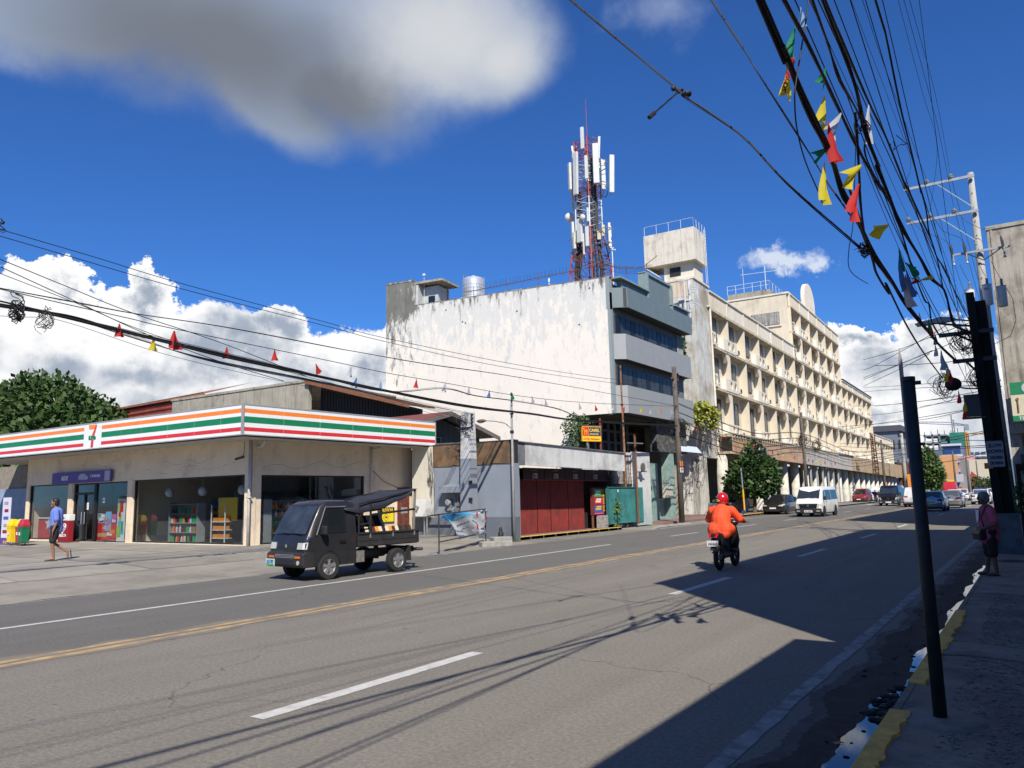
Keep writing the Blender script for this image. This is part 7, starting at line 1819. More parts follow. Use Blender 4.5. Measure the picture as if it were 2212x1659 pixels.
for s_ in (1,-1):
    b = MB();b.tube([(.42,s_*.26,1.05),(.40,s_*.33,1.22)],.007,5);b.ell((.40,s_*.345,1.27),(.018,.065,.045),12,8);mo = b.build('mirror',mat('mirror_back',(.02,.02,.02),.3),parent=bike,smooth=True)
    b = MB();b.lathe([(.052,0),(.052,-.003)],(.382,s_*.345,1.27),14,axis='x');b.build('mirror_glass',mat('blue_mirror_glass',(.10,.17,.5),.1,metal=.6),parent=mo)
b = MB();b.prism([(-.95,-.09,.74),(-.95,.09,.74),(-.90,.12,.83),(-.90,-.12,.83)],(-.03,0,0));b.build('tail_light',red_lens,parent=bike)
b = MB();b.prism([(-.86,-.06,.70),(-.86,.06,.70),(-1.02,.07,.46),(-1.02,-.07,.46)],(.02,0,.0));b.build('rear_mudguard',bkp,parent=bike)
b = MB();b.box(-1.03,-.13,.55,-1.02,.13,.68);b.build('number_plate',mat('plate_pale',(.55,.56,.55),.5,var=.2,vscale=30),parent=bike)
b = MB()
for k in range(6):b.box(-1.034,-.10+k*.034,.58,-1.031,-.08+k*.034,.625)
b.build('plate_characters',CM['black'],parent=bike)
b = MB()
for s_ in (1,-1):b.tube([(-.62,s_*.1,.29),(-.70,s_*.12,.72)],.02,6);b.tube([(-.28,s_*.1,.36),(-.28,s_*.27,.36)],.014,6)
b.build('shock_absorber',dark_steel,parent=bike)
rider = thing('person','rider in an orange-red jacket and glossy red helmet on the black scooter','person',(RX,RY,0),R(90+2))
b = MB()
limb(b,[(-.32,0,.90),(-.30,0,1.05),(-.20,0,1.30)],[.15,.14,.15]);limb(b,[(-.17,.14,1.34),(-.17,-.14,1.34)],[.07,.07]);limb(b,[(-.16,0,1.36),(-.12,0,1.48)],[.055,.05])
for s_ in (1,-1):
    limb(b,[(-.30,s_*.10,.90),(.08,s_*.17,.84),(.10,s_*.15,.42)],[.095,.065,.042]);limb(b,[(.09,s_*.15,.42),(.24,s_*.16,.40)],[.045,.035])
    limb(b,[(-.17,s_*.21,1.34),(.0,s_*.33,1.13),(.30,s_*.34,1.07)],[.055,.04,.03]);hand(b,(.30,s_*.34,1.07),(1,0,-.05),(0,0,1),-s_,.16,1.4)
head(b,(-.09,0,1.57),(1,0,0));o = b.build('body',skin_m,parent=rider);merge(o)
orange = mat('orange_red_jacket',(.80,.075,.018),.8,var=.08,vscale=5,bump=.35,bscale=9)
b = MB();limb(b,[(-.36,0,.86),(-.34,0,1.02),(-.24,0,1.24),(-.20,0,1.33)],[.235,.225,.215,.16]);limb(b,[(-.19,.17,1.33),(-.19,-.17,1.33)],[.105,.105]);limb(b,[(-.45,.12,.80),(-.45,-.12,.80)],[.14,.14]);limb(b,[(-.30,.16,.88),(-.30,-.16,.88)],[.17,.17]);limb(b,[(-.42,.1,.90),(-.40,-.1,.90),(-.34,0,1.1)],[.19,.19,.22])
for s_ in (1,-1):limb(b,[(-.19,s_*.23,1.32),(-.06,s_*.36,1.12),(.24,s_*.36,1.08)],[.105,.092,.062])
limb(b,[(-.18,0,1.38),(-.15,0,1.44)],[.085,.075])
o = b.build('jacket',orange,parent=rider);merge(o,.016)
# folds and the raised lettering on the back
o = text('IJOI','jacket_lettering',mat('lettering_dark_orange',(.55,.045,.012),.8),rider,.15,(0,0,0),align='CENTER',bold=.0,ext=.004)
o.matrix_local = Matrix.Translation((-.462,0,1.15)) @ Matrix.Rotation(R(-90),4,'Z') @ Matrix.Rotation(R(78),4,'X')
b = MB();limb(b,[(-.30,.06,.88),(-.30,-.06,.88)],[.15,.15])
for s_ in (1,-1):limb(b,[(-.30,s_*.10,.88),(.08,s_*.17,.85),(.11,s_*.155,.50)],[.115,.09,.07])
o = b.build('trousers',mat('black_trousers',(.012,.012,.013),.9),parent=rider);merge(o,.016)
b = MB()
for s_ in (1,-1):b.ell((.15,s_*.16,.385),(.13,.05,.045),10,7)
b.build('shoes',black_plastic,parent=rider)
hel = mat('red_helmet',(.55,.012,.015),.18,coat=.9,var=0)
b = MB();b.ell((-.10,0,1.60),(.150,.132,.150),22,14);o = b.build('helmet',hel,parent=rider,smooth=True)
b = MB();b.lathe([(.128,0),(.134,.02),(.130,.04)],(-.10,0,1.475),22);b.build('helmet_rim',CM['maroon'],parent=rider)
b = MB();b.poly([(-.238,.10,1.53),(-.246,.02,1.545),(-.238,.03,1.57),(-.226,.11,1.59),(-.235,.06,1.56)]);b.build('helmet_decal',mat('gold_decal',(.5,.42,.25),.4),parent=rider)
b = MB();b.tube([(-.02,-.12,1.52),(-.06,-.13,1.45),(-.03,-.16,1.36)],.008,5);b.build('chin_strap',black_plastic,parent=rider)

# ---- elderly woman in pink standing at the kerb, in the shade
wom = thing('person','elderly woman in a pink blouse standing on the shaded kerb with a black bag','person',(-.86,17.1,.125),R(205))
# local +x = facing
b = MB();sk = 1.0
limb(b,[(0,.08,.80),(.01,.10,.42),(-.02,.10,.07)],[.085,.055,.036]);limb(b,[(-.02,.10,.04),(.13,.12,.03)],[.034,.024])
limb(b,[(0,-.08,.80),(-.0,-.11,.42),(.04,-.14,.07)],[.085,.055,.036]);limb(b,[(.04,-.14,.04),(.19,-.15,.03)],[.034,.024])
limb(b,[(0,0,.82),(.0,0,.98),(0,0,1.14)],[.14,.13,.135]);limb(b,[(0,.12,1.18),(0,-.12,1.18)],[.06,.06]);limb(b,[(0,0,1.2),(.03,0,1.32)],[.05,.045])
limb(b,[(0,.18,1.17),(-.03,.24,.94),(.17,.10,.84)],[.05,.042,.028]);limb(b,[(0,-.18,1.17),(-.03,-.24,.94),(.17,-.08,.83)],[.05,.042,.028])
hand(b,(.16,.11,.845),(.5,-.9,-.1),(1,0,0),1,.15);hand(b,(.17,-.08,.83),(.5,.9,-.05),(1,0,0),-1,.15)
hc = (.05,0,1.405);head(b,hc,(1,0,0),.086);o = b.build('body',skin_d,parent=wom);merge(o)
face_parts(wom,hc,(1,0,0),.086)
b = MB();b.ell((hc[0]-.02,0,hc[2]+.035),(.100,.094,.098),14,9);b.ell((hc[0]-.045,0,hc[2]-.01),(.075,.088,.09),12,8);b.build('hair',hair_g,parent=wom,smooth=True)
pink = mat('pink_blouse',(.60,.11,.16),.9,var=.12,vscale=8,bump=.3,bscale=12)
b = MB();limb(b,[(0,0,.72),(0,0,.86),(0,0,1.0),(0,0,1.15)],[.185,.172,.160,.150]);limb(b,[(0,.12,1.18),(0,-.12,1.18)],[.078,.078])
for s_ in (1,-1):limb(b,[(0,s_*.18,1.18),(-.02,s_*.235,1.00)],[.075,.072])
o = b.build('blouse',pink,parent=wom);merge(o,.014)
b = MB();b.poly([(.165,-.07,1.19),(.165,.07,1.19),(.176,.05,1.02),(.186,.0,.95),(.176,-.05,1.02)]);b.build('white_top',white_paint,parent=wom)
b = MB();b.ell((.185,0,.90),(.012,.012,.012),6,5);b.build('button',white_paint,parent=wom)
b = MB();limb(b,[(0,.04,.78),(0,-.04,.78)],[.15,.15]);limb(b,[(0,.08,.78),(.01,.10,.40)],[.105,.085]);limb(b,[(0,-.08,.78),(0,-.11,.40)],[.105,.085]);o = b.build('trousers',mat('dark_brown_trousers',(.03,.018,.015),.9),parent=wom);merge(o,.014)
for (x,y,a) in ((.04,.10,.1),(.10,-.145,-.1)):b = MB();b.ell((x,y,.012),(.13,.05,.014),12,5);b.build('sandal',mat('sandal_dark',(.04,.03,.025),.8),parent=wom)
b = MB();b.loft([[(.10+dx,y,z) for (dx,z) in ((0,.66),(.11,.64),(.13,.76),(.11,.84),(0,.85))] for y in (-.20,-.17,.12,.15)]);b.build('handbag',mat('black_bag',(.018,.014,.016),.5),parent=wom,bevel=.02)
b = MB();b.tube([(.12,.14,.84),(.17,.13,1.05),(.06,.12,1.26)],.010,5);b.tube([(.06,.12,1.26),(-.12,.08,1.2),(-.16,-.05,.95)],.010,5);b.build('bag_strap',black_plastic,parent=wom)
# small distant figures
def far_person(label,x,y,z0,rz,top,legs,h=1.62,extra=None):
    t = thing('person',label,'person',(x,y,z0),rz);s_ = h/1.62
    b = MB();
    for q in (1,-1):limb(b,[(0,q*.09*s_,.82*s_),(q*.06,q*.09*s_,.45*s_),(-q*.05,q*.09*s_,.04)],[.07*s_,.05*s_,.035*s_]);limb(b,[(0,q*.18*s_,1.3*s_),(.02,q*.23*s_,1.05*s_),(.08,q*.2*s_,.85*s_)],[.05*s_,.04*s_,.03*s_])
    limb(b,[(0,0,.85*s_),(0,0,1.3*s_),(0,0,1.42*s_)],[.13*s_,.13*s_,.05*s_]);head(b,(0.02,0,1.52*s_),(1,0,0),.085);o = b.build('body',skin_m,parent=t);merge(o,.02,1)
    b = MB();limb(b,[(0,0,.86*s_),(0,0,1.28*s_)],[.155*s_,.16*s_]);limb(b,[(0,.16*s_,1.3*s_),(0,-.16*s_,1.3*s_)],[.075*s_,.075*s_]);b.build('shirt',top,parent=t,smooth=True)
    b = MB()
    for q in (1,-1):limb(b,[(0,q*.08*s_,.84*s_),(q*.05,q*.09*s_,.45*s_),(-q*.03,q*.09*s_,.2)],[.10*s_,.075*s_,.06*s_])
    b.build('trousers',legs,parent=t,smooth=True)
    b = MB();b.ell((0,0,1.56*s_),(.095,.09,.09),10,7);b.build('hair',hair_b,parent=t);return t
far_person('pedestrian in purple walking under a pale umbrella beside the red wagon',-16.6,103.5,0,R(-90),mat('purple_top',(.07,.03,.10),.9),CM['black'])
t = thing('umbrella','pale open umbrella carried by the pedestrian in purple','umbrella',(-16.55,103.4,0));b = MB();b.lathe([(.75,1.62),(.6,1.80),(.3,1.92),(.01,1.97)],(0,0,0),16,cap=False);b.build('canopy',mat('pale_umbrella',(.62,.60,.58),.8),parent=t);b = MB();b.tube([(0,0,1.1),(0,0,1.98)],.012,5);b.build('shaft',steel,parent=t)
far_person('person in a green top standing by the far pale green wall on the right',-9.6,230,0,R(-90),mat('green_top',(.05,.2,.05),.9),CM['black'])
# ------------------------------------------------------------------ right-hand side: shading buildings beyond the frame, poles, concrete block
side_w = mat('right_building_wall',(.34,.31,.27),.9,var=.15,streak=.4)
def block(label,x0,y0,x1,y1,h,mt=side_w,floors=3):
    t = thing('street_building',label,'building',(x0,y0,0))
    b = MB();b.box(0,0,.1,x1-x0,y1-y0,h);b.build('wall',mt,parent=t)
    b = MB();b.box(-.06,-.06,h-.02,x1-x0+.06,y1-y0+.06,h+.12);b.build('roof_edge',concrete,parent=t)
    n = max(1,int((y1-y0)/3.2))
    proto = None
    for k in range(n):
        for q in range(int(h//3.1)):
            w0 = (k+.25)*(y1-y0)/n;z = 1.0+q*3.1
            if z+1.5 > h:continue
            if proto is None:proto = MB().box(-.03,0,0,.02,1.5,1.4).build('window',glass_dark,parent=t);proto.location = (0,w0,z)
            else:clone(proto,(0,w0,z))
    return t
block('low grey building right beside the camera, casting the nearest shadow on the road',.95,-24,9,5.9,5.1)
block('tall grey building on the camera side of the street, casting the wide shadow',1.0,6.35,12,29.0,11.0)
for k_,(xa,xb2,h_) in enumerate(((-95,-62,9),(-61,-40,7),(-39,-19,10.5))):block(['long dark building across the side street, mirrored in the store windows','low building across the side street, mirrored beside the store door','building on the opposite corner of the side street behind the camera'][k_],xa,-34,xb2,-22,h_,mat('mirrored_building',(.10,.09,.08),.9,var=.3))
block('low shop row on the camera side before the stained concrete building',1.0,29.2,9,38.0,5.4)
cb = thing('concrete_building','tall water-stained bare concrete building behind the utility poles at the right edge','building',(-.82,38.4,0))
cst = mat('stained_bare_concrete',(.40,.36,.29),.95,var=.12,vscale=1,bump=.5,bscale=7,dirt=(.16,.14,.11),dirt_amt=.45,dscale=.8,streak=.85,streak_col=(.07,.065,.055))
b = MB();b.box(0,0,3.9,9,26,12.75);b.build('upper_wall',cst,parent=cb)
b = MB();b.box(-.03,-.05,12.7,9,26,12.86);b.build('parapet',old_conc,parent=cb)
b = MB();b.box(.12,-.03,4,.2,0,12.7);b.box(1.6,-.03,4,1.8,0,12.7);b.build('rib',cst,parent=cb)
b = MB();b.box(.6,.3,.1,9,26,3.9);b.build('ground_floor',mat('dark_ground_floor',(.05,.045,.04),.9),parent=cb)
for k in range(4):b = MB();b.box(.0,.2+k*5,.1,.4,.6+k*5,3.9);b.build('pillar',cst,parent=cb)
hs2 = thing('hardware_sign','green and cream hardware shop sign with tools and telephone line on the concrete building','sign',(-.62,37.9,0))
b = MB();b.box(.0,-.05,4.35,2.6,.05,5.95,0);b.build('board',mat('cream_sign',(.62,.56,.40),.6,var=.1),parent=hs2)
b = MB();b.box(.0,-.06,5.45,2.6,-.05,5.95);b.box(.0,-.06,4.35,2.6,-.05,4.58);b.build('green_band',mat('sign_band_green',(.01,.20,.08),.6),parent=hs2)
on_frame(text('TEL. NO.','lettering',CM['white'],hs2,.19,(0,0,0),bold=.003),Matrix.Identity(4),(.2,-.065,4.40))
b = MB();b.lathe([(.22,0),(.22,.01)],(.62,-.07,5.7),18,axis='y');b.build('oval_logo',mat('logo_pale',(.45,.5,.48),.6),parent=hs2)
on_frame(text('B','lettering',CM['black'],hs2,.26,(0,0,0),bold=.008),Matrix.Identity(4),(.54,-.075,5.61))
for k,x in enumerate((.22,.52,.78)):b = MB();b.tube([(x,-.07,4.72),(x,-.07,5.22-.12*k)],.028,6);b.lathe([(.06,0),(.06,.02)],(x,-.08,5.26-.12*k),8,axis='y');b.build('printed_tool',mat('tool_brown',(.20,.13,.07),.7),parent=hs2)
for k in range(5):b = MB();b.tube([(.95+k*.2,-.07,4.8),(.95+k*.2,-.07,5.1)],.02,5);b.build('printed_tool',CM['grey'],parent=hs2)
# dark stall things between the pole and the building edge
t = thing('roadside_stall','dark roadside stall with plants in deep shade behind the concrete pole base','stall',(-.45,24.6,.17))
b = MB();b.box(0,0,0,.9,6,.9);b.box(-.02,-.05,2.05,1.1,6,2.15);b.tube([(0,0,0),(0,0,2.1)],.03,5);b.tube([(0,3,0),(0,3,2.1)],.03,5);b.build('counter',mat('stall_dark_wood',(.03,.025,.02),.9,var=.4),parent=t)
b = MB();leaves(b,250,(.1,1.2,1.2),(.3,1.2,.5),.18);b.build('plants',leaf_b,parent=t)

# near sign pole
sp_ = thing('sign_pole','thick dark pipe pole with flat strip behind it, standing in the near pavement','pole',(-.745,6.5,.12),0)
pm = mat('old_dark_pipe',(.030,.036,.036),.55,metal=.3,var=.3,vscale=6,bump=.3,bscale=30)
b = MB();b.tube([(0,0,0),(0,0,2.44)],.046,16);b.build('pipe',pm,parent=sp_,smooth=True)
b = MB();b.tube([(0,0,2.43),(0,0,2.46)],.050,14);b.box(.03,-.01,2.40,.085,.01,2.425);b.box(.03,-.01,1.94,.075,.01,1.96);b.box(-.015,-.06,1.4,.015,-.04,1.42);b.build('cap',pm,parent=sp_)
b = MB();b.prism([(-.058,.03,1.85),(-.030,.03,1.85),(-.030,.03,2.60),(-.044,.03,2.70),(-.058,.03,2.60)],(0,.01,0));b.build('flat_strip',mat('pinkish_strip',(.36,.30,.30),.7,var=.2),parent=sp_)
b = MB();b.lathe([(.30,0),(.27,.012),(.05,.018)],(0,0,0),24);b.build('cement_base',mat('cement_patch',(.13,.118,.105)),parent=sp_)

# dark wooden pole with the warning sign
wpole = thing('wooden_pole','massive dark wooden utility pole carrying cable brackets and the slow down sign','utility pole',(-.80,22.5,.15))
b = MB();dk = mat('tarred_pole_wood',(.010,.009,.008),.9,var=.3,bump=.5)
b.loft([[(x-w,-w,z),(x+w,-w,z),(x+w,w,z),(x-w,w,z)] for z,x,w in ((0,.07,.20),(2.5,.0,.20),(4.3,-.04,.205),(6.2,-.07,.20))]);b.build('shaft',dk,parent=wpole)
b = MB();b.loft([[(x-.08,-.22-.1,z),(x+.1,-.22-.1,z),(x+.1,-.2,z),(x-.08,-.2,z)] for z,x in ((.3,-.05),(6.42,-.19))]);b.build('splint',dk,parent=wpole)
b = MB();b.box(-.22,-.35,0,.22,-.1,.1);b.box(-.15,-.55,.0,.35,-.22,.95);b.build('concrete_box',mat('grey_box',(.16,.155,.15),.9,var=.3,dirt=(.07,.09,.10),dirt_amt=.4,dscale=4),parent=wpole)
for (z,l_,zz) in ((5.42,.95,5.1),(4.72,.70,4.3)):
    b = MB();b.box(-l_,-.28,z-.05,.25,-.22,z+.05);b.tube([(-l_*.62,-.25,z),(-.12,-.25,zz)],.03,5);b.build('bracket_arm',dark_steel,parent=wpole)
b = MB();b.box(-.55,-.3,3.32,-.15,-.1,3.86);b.box(-.62,-.34,3.26,-.12,-.1,3.30);b.build('equipment_box',mat('dim_grey_box',(.07,.075,.08),.7),parent=wpole)
b = MB();b.box(-.26,-.36,2.02,-.08,-.33,2.16);b.build('orange_tag',CM['orange'],parent=wpole)
b = MB();b.tube([(-.15,-.2,6.02-.45),(-.75,-.2,6.15-.45),(-1.05,-.2,6.24-.45)],.028,6);b.tube([(-.2,-.2,5.75-.4),(-.62,-.2,6.0-.36)],.02,5);b.build('lamp_arm',dark_steel,parent=wpole)
ss = thing('warning_sign','white metal sign reading slow down children crossing, fixed to the dark wooden pole','sign',(-.94,21.9,0),R(-4))
sgm = mat('dull_white_sign',(.36,.36,.37),.6,var=.12)
b = MB();b.prism([(-.0,0,2.20),(.30,0,2.20),(.32,0,2.22),(.32,0,2.80),(.30,0,2.82),(0,0,2.82),(-.02,0,2.80),(-.02,0,2.22)],(0,.012,0));b.build('plate',sgm,parent=ss)
ink_ = mat('sign_black_ink',(.02,.02,.03),.7)
for w_,z,sz,sxx in (('SLOW',2.67,.125,.80),('DOWN',2.53,.125,.74),('CHILDREN',2.39,.105,.54),('CROSSING',2.26,.105,.54)):on_frame(text(w_,'lettering',ink_,ss,sz,(0,0,0),bold=.004,sx=sxx,align='CENTER'),Matrix.Identity(4),(.15,-.005,z))
b = MB()
for q in ((-.008,2.215,.308,2.222),(-.008,2.798,.308,2.805)):b.box(q[0],-.004,q[1],q[2],-.001,q[3])
b.build('border',ink_,parent=ss)
t = thing('notice_sign','dim rusted notice plate hanging right of the slow down sign in the shade','sign',(-.35,25.5,0));b = MB();b.box(0,0,2.05,.38,.02,2.6);b.build('plate',mat('dim_plate',(.10,.10,.10),.7,var=.3),parent=t)
t = thing('street_lamp','flat grey street lamp head on a thin arm from the dark wooden pole','street lamp',(-1.85,22.3,5.95),0)
b = MB();b.loft([[(x,-w,z-h),(x,w,z-h),(x,w,z+h*.6),(x,-w*.6,z+h)] for x,w,z,h in ((-.42,.05,-.0,.02),(-.30,.11,0,.045),(0,.13,.02,.06),(.18,.12,.03,.08),(.42,.07,.02,.06),(.52,.03,.0,.025))]);b.build('head',mat('lamp_head_grey',(.33,.34,.33),.5,var=.1),parent=t,bevel=.01)
b = MB();b.box(-.38,-.09,-.06,-.0,.09,-.045);b.build('lens',mat('lamp_lens_dim',(.20,.20,.17),.3),parent=t)
b = MB();b.tube([(.48,0,0),(1.0,.05,-.12)],.02,5);b.build('arm',dark_steel,parent=t)

# white concrete power pole with crossarms, cut-outs and transformers
up = thing('power_pole','tall pale concrete power pole with three steel crossarms above the transformers','utility pole',(-.90,30.0,.17))
pc = mat('pale_pole_concrete',(.36,.355,.33),.85,var=.12,bump=.2,streak=.3)
b = MB();b.tube([(.08,0,0),(.0,0,6),(-.02,0,12.25)],[.19,.145,.095],16);b.build('shaft',pc,parent=up,smooth=True)
b = MB();
for k in range(14):b.lathe([(.016,0),(.016,-.02)],(-.02,-.105-.004*k,11.5-k*.5),6,axis='y')
b.build('bolt_hole',black_plastic,parent=up)
gal = mat('galvanised_bar',(.40,.43,.44),.5,metal=.5,var=.15)
def arm(z,x0,x1,s_=.06):b = MB();b.box(x0,-.22,z-s_,x1,-.16,z+s_);return b.build('crossarm',gal,parent=up)
arm(12.07,-2.07,.1,.045);arm(10.83,-2.07,.11,.045);arm(9.42,-.80,.87,.035)
b = MB();b.tube([(-1.03,-.2,12.02),(-.02,-.16,10.95)],.018,5);b.tube([(-1.01,-.2,10.76),(-.02,-.16,9.75)],.018,5);b.build('brace',mat('green_bar',(.35,.45,.42),.6),parent=up)
b = MB();b.tube([(-.35,-.2,9.38),(.1,-.2,9.08),(.6,-.2,9.38)],.02,5);b.build('brace',dark_steel,parent=up)
porc = mat('porcelain_insulator',(.30,.32,.30),.3)
IN = [(-2.01,12.11),(-1.34,12.11),(-.6,12.11),(-2.02,10.87),(-1.34,10.87),(-.6,10.87)]
for (x,z) in IN:
    b = MB();b.lathe([(.02,0),(.02,.04),(.09,.05),(.09,.07),(.03,.08),(.03,.10),(.09,.11),(.08,.13),(.03,.14),(.05,.16),(.02,.19)],(x,-.19,z),14);b.build('insulator',porc,parent=up)
for x in (-.82,-.43,.65):
    b = MB();b.tube([(x,-.28,9.78),(x+.02,-.28,9.62),(x+.04,-.28,9.35)],[.025,.04,.025],7);b.tube([(x-.01,-.30,9.7),(x+.02,-.34,9.3)],.022,6);b.build('fuse_cutout',black_plastic,parent=up)
    b = MB();b.tube([(x+.04,-.28,9.4),(x+.05,-.28,9.15)],.03,7);b.lathe([(.055,0),(.02,.08)],(x+.05,-.28,9.05),8);b.build('cutout_body',porc,parent=up)
for (x,y,z,lb) in ((-.40,-.38,7.42,''),(.10,-.38,7.50,'37.5'),(.50,-.2,7.42,'')):
    b = MB();b.lathe([(.125,0),(.14,.02),(.14,.66),(.125,.69),(.05,.70)],(x,y,z),24);tb = b.build('transformer',mat('transformer_white',(.62,.63,.63),.45,var=.05,streak=.2,streak_col=(.3,.28,.25)),parent=up,smooth='auto')
    b = MB();b.lathe([(.15,.67),(.15,.69)],(x,y,z),20);b.build('rim',steel,parent=tb)
    b = MB();b.lathe([(.03,.70)]+[((.05 if q % 2 else .03),.71+.018*q) for q in range(12)]+[(.015,.95)],(x+.02,y,z),10);b.build('bushing',mat('bushing_grey',(.25,.27,.28),.4),parent=tb)
    b = MB();b.tube([(x-.14,y-.05,z+.6),(x-.22,y-.05,z+.5),(x-.18,y-.05,z+.3),(x-.14,y-.05,z+.2)],.007,5);b.tube([(x+.02,y,z+.94),(x-.08,y+.05,z+1.2),(x-.2,y+.05,z+1.6)],.007,4);o = b.build('lead_wires',cable_black,parent=tb);o['kind'] = 'stuff'
    if lb:on_frame(text(lb,'lettering',ink_,tb,.08,(0,0,0),bold=.002),Matrix.Identity(4),(x-.08,y-.142,z+.5))
b = MB()
for z in (3.2,4.8,5.0,2.1):b.tube([(-.17,-.18,z),(.2,-.18,z)],.02,5)
b.build('strap',steel,parent=up)
b = MB();b.tube([(-.58,-.25,11.0),(-.3,-.3,10.5),(.15,-.3,10.12),(.5,-.3,10.1),(.65,-.28,9.8)],.008,4);b.tube([(-1.3,-.25,11.0),(-1.0,-.3,10.3),(-.5,-.3,9.95),(-.43,-.3,9.75)],.008,4);b.tube([(-2.0,-.25,11.0),(-1.6,-.3,10.4),(-1.0,-.3,10.0),(-.82,-.3,9.78)],.008,4)
b.tube([(.64,-.3,8.0),(.78,-.3,7.6),(.8,-.3,6.9),(.6,-.3,6.4),(.1,-.2,6.2)],.008,4);b.build('jumper_wire',cable_black,parent=up)

# ------------------------------------------------------------------ poles along the far side
def plain_pole(label,x,y,h,r_=.15,arms=(),mt=wood_pole_m,z0=.1,name='utility_pole',parent_notices=False):
    t = thing(name,label,'utility pole',(x,y,z0))
    b = MB();b.tube([(0,0,0),(.02,0,h*.5),(.0,0,h)],[r_,r_*.92,r_*.8],10);b.build('shaft',mt,parent=t,smooth=True)
    for (z,a,c) in arms:b = MB();b.box(-.05,a,z-.05,.05,c,z+.05);b.build('crossarm',rust,parent=t)
    return t
t = plain_pole('dark wooden pole with two small notices on the red pavement before the hotel',-16.9,42.2,8.9,.17,((8.2,-.4,.5),))
for k in range(6):b = MB();b.lathe([(.02,0),(.05,.03),(.05,.09),(.02,.12)],(.22,.0,7.3+k*.22),7);b.box(.12,-.02,7.33+k*.22,.22,.02,7.36+k*.22);b.build('insulator',black_plastic,parent=t)
b = MB();b.box(.14,-.22,3.15,.16,.22,3.45);b.build('notice',CM['orange'],parent=t);b = MB();b.box(.14,-.22,2.8,.16,.22,3.08);b.build('notice',white_paint,parent=t);b = MB();b.box(.162,-.15,2.94,.165,.15,3.0);b.build('printed_line',CM['red'],parent=t)
plain_pole('thin dark wooden pole before the middle of the hotel, wrapped in cable coils',-17.2,72.5,8.6,.15,((6.5,-.4,.4),))
plain_pole('far wooden pole with an orange plate beside the iron stair of the hotel',-17.6,118.0,8.3,.18)
b = MB();b.box(-.05,-.3,0,.1,.3,.6);o = b.build('orange_plate',CM['orange']);o.location = (-17.4,117.8,1.9);tag(o,'orange plate fixed low on the far wooden pole at the hotel end','plate')
plain_pole('pale concrete pole beyond the end of the hotel',-19.3,152,11.2,.3,((10.8,-1,1),),mt=pc)
plain_pole('leaning pale concrete pole behind the dark sign pole, by the far tree',-17.4,168,10.5,.28,(),mt=pc)
for (px,Y,h,lb) in ((2065,150,7.6,'dark wooden pole in front of the far orange building'),(2093,190,8.2,'dark wooden pole in front of the far beige building, left one'),(2114,210,7.6,'dark wooden pole in front of the far beige building, right one')):
    p = on_y(px,1050,Y);plain_pole(lb,p.x,Y,h,.16,((h-.7,-.1,.1),))
# ornate rusty iron stair frame at the end of the hotel
t = thing('iron_stair','rusty iron zigzag stair frame hung on the far end of the hotel front','stair',(-18.6,116,0),R(90))
b = MB()
for k in range(13):
    z = 3.9+k*.42;w = 2.6-k*.12;b.tube([(0,0,z),(w*2,0,z+(.1 if k % 2 else -.1))],.07,4);b.tube([(.2 if k % 2 else w*1.9,.1,z),(w*1.9 if k % 2 else .2,.1,z+.42)],.05,4)
for x in (0,2,4.6):b.tube([(x,0,3.6),(x*.6+.5,0,9.4)],.07,4)
b.build('frame',rust,parent=t)

# ------------------------------------------------------------------ distance: buildings, trees, crane
def fbox(label,name,px0,px1,pyt,Y,depth,mt,cat='building',z0=0,pyb=None,parts=None):
    a = on_y(px0,pyt,Y);c = on_y(px1,pyt,Y);zb = z0 if pyb is None else on_y(px0,pyb,Y).z
    t = thing(name,label,cat,(a.x,Y,0));w = c.x-a.x;h = a.z
    b = MB();b.box(0,0,zb,w,depth,h);b.build('wall',mt,parent=t)
    return t,w,h
hz = lambda c,k:tuple(v*(1-k)+w*k for v,w in zip(c,(.30,.36,.46)))  # mixes blue-grey distance haze into a surface colour
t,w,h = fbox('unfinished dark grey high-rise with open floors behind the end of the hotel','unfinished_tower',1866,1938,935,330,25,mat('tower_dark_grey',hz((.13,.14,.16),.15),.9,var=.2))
b = MB();b.box(-1,-1,h,w+1.5,26,h+2.2);b.build('roof_slab',mat('tower_slab',(.07,.075,.09),.9),parent=t)
for k in range(3):b = MB();b.box(-.5,-3,h-12-k*6,w+4,-.1,h-11.4-k*6);b.build('floor_slab',mat('tower_floor',(.20,.23,.27),.9),parent=t)
for k in range(6):
    b = MB();b.box(1+k*2.2,-.3,h-7,1.8+k*2.2,.1,h-3.5);b.build('opening',black_plastic,parent=t)
    b = MB();b.box(1+k*2.6,-3.0,0,1.4+k*2.6,-2.6,h-11);b.build('column',mat('tower_slab',(.07,.075,.09),.9),parent=t)
t,w,h = fbox('high-rise under construction wrapped in green netting, with open floors at its left','netted_tower',2050,2084,935,360,22,mat('green_netting',(.02,.17,.13),.9,var=.35,vscale=.25))
b = MB();b.box(-4.5,2,0,0,20,h-1.5);b.build('wall',mat('green_netting_b',(.03,.13,.11),.9,var=.4,vscale=.4),parent=t)
for k in range(9):b = MB();b.box(-9.5,1,h-1-k*3.0,-1,18,h-.4-k*3.0);b.build('floor_slab',mat('tower_floor',(.20,.23,.27),.9),parent=t)
for x in (-9.3,-6.5,-4):b = MB();b.box(x,1.0,0,x+.6,1.6,h);b.build('column',mat('tower_floor',(.2,.23,.27),.9),parent=t)
b = MB()
for k in range(7):b.tube([(-9+k*2.4,2,h-.5),(-9+k*2.4,2,h+1.0+rnd.random())],.12,4)
b.build('rebar',dark_steel,parent=t)
cr = thing('tower_crane','grey tower crane with long jib above the green-netted high-rise','crane',on_y(2058,931,365)[:] )
cr.location.z = 0;zt_ = on_y(2058,917,365).z
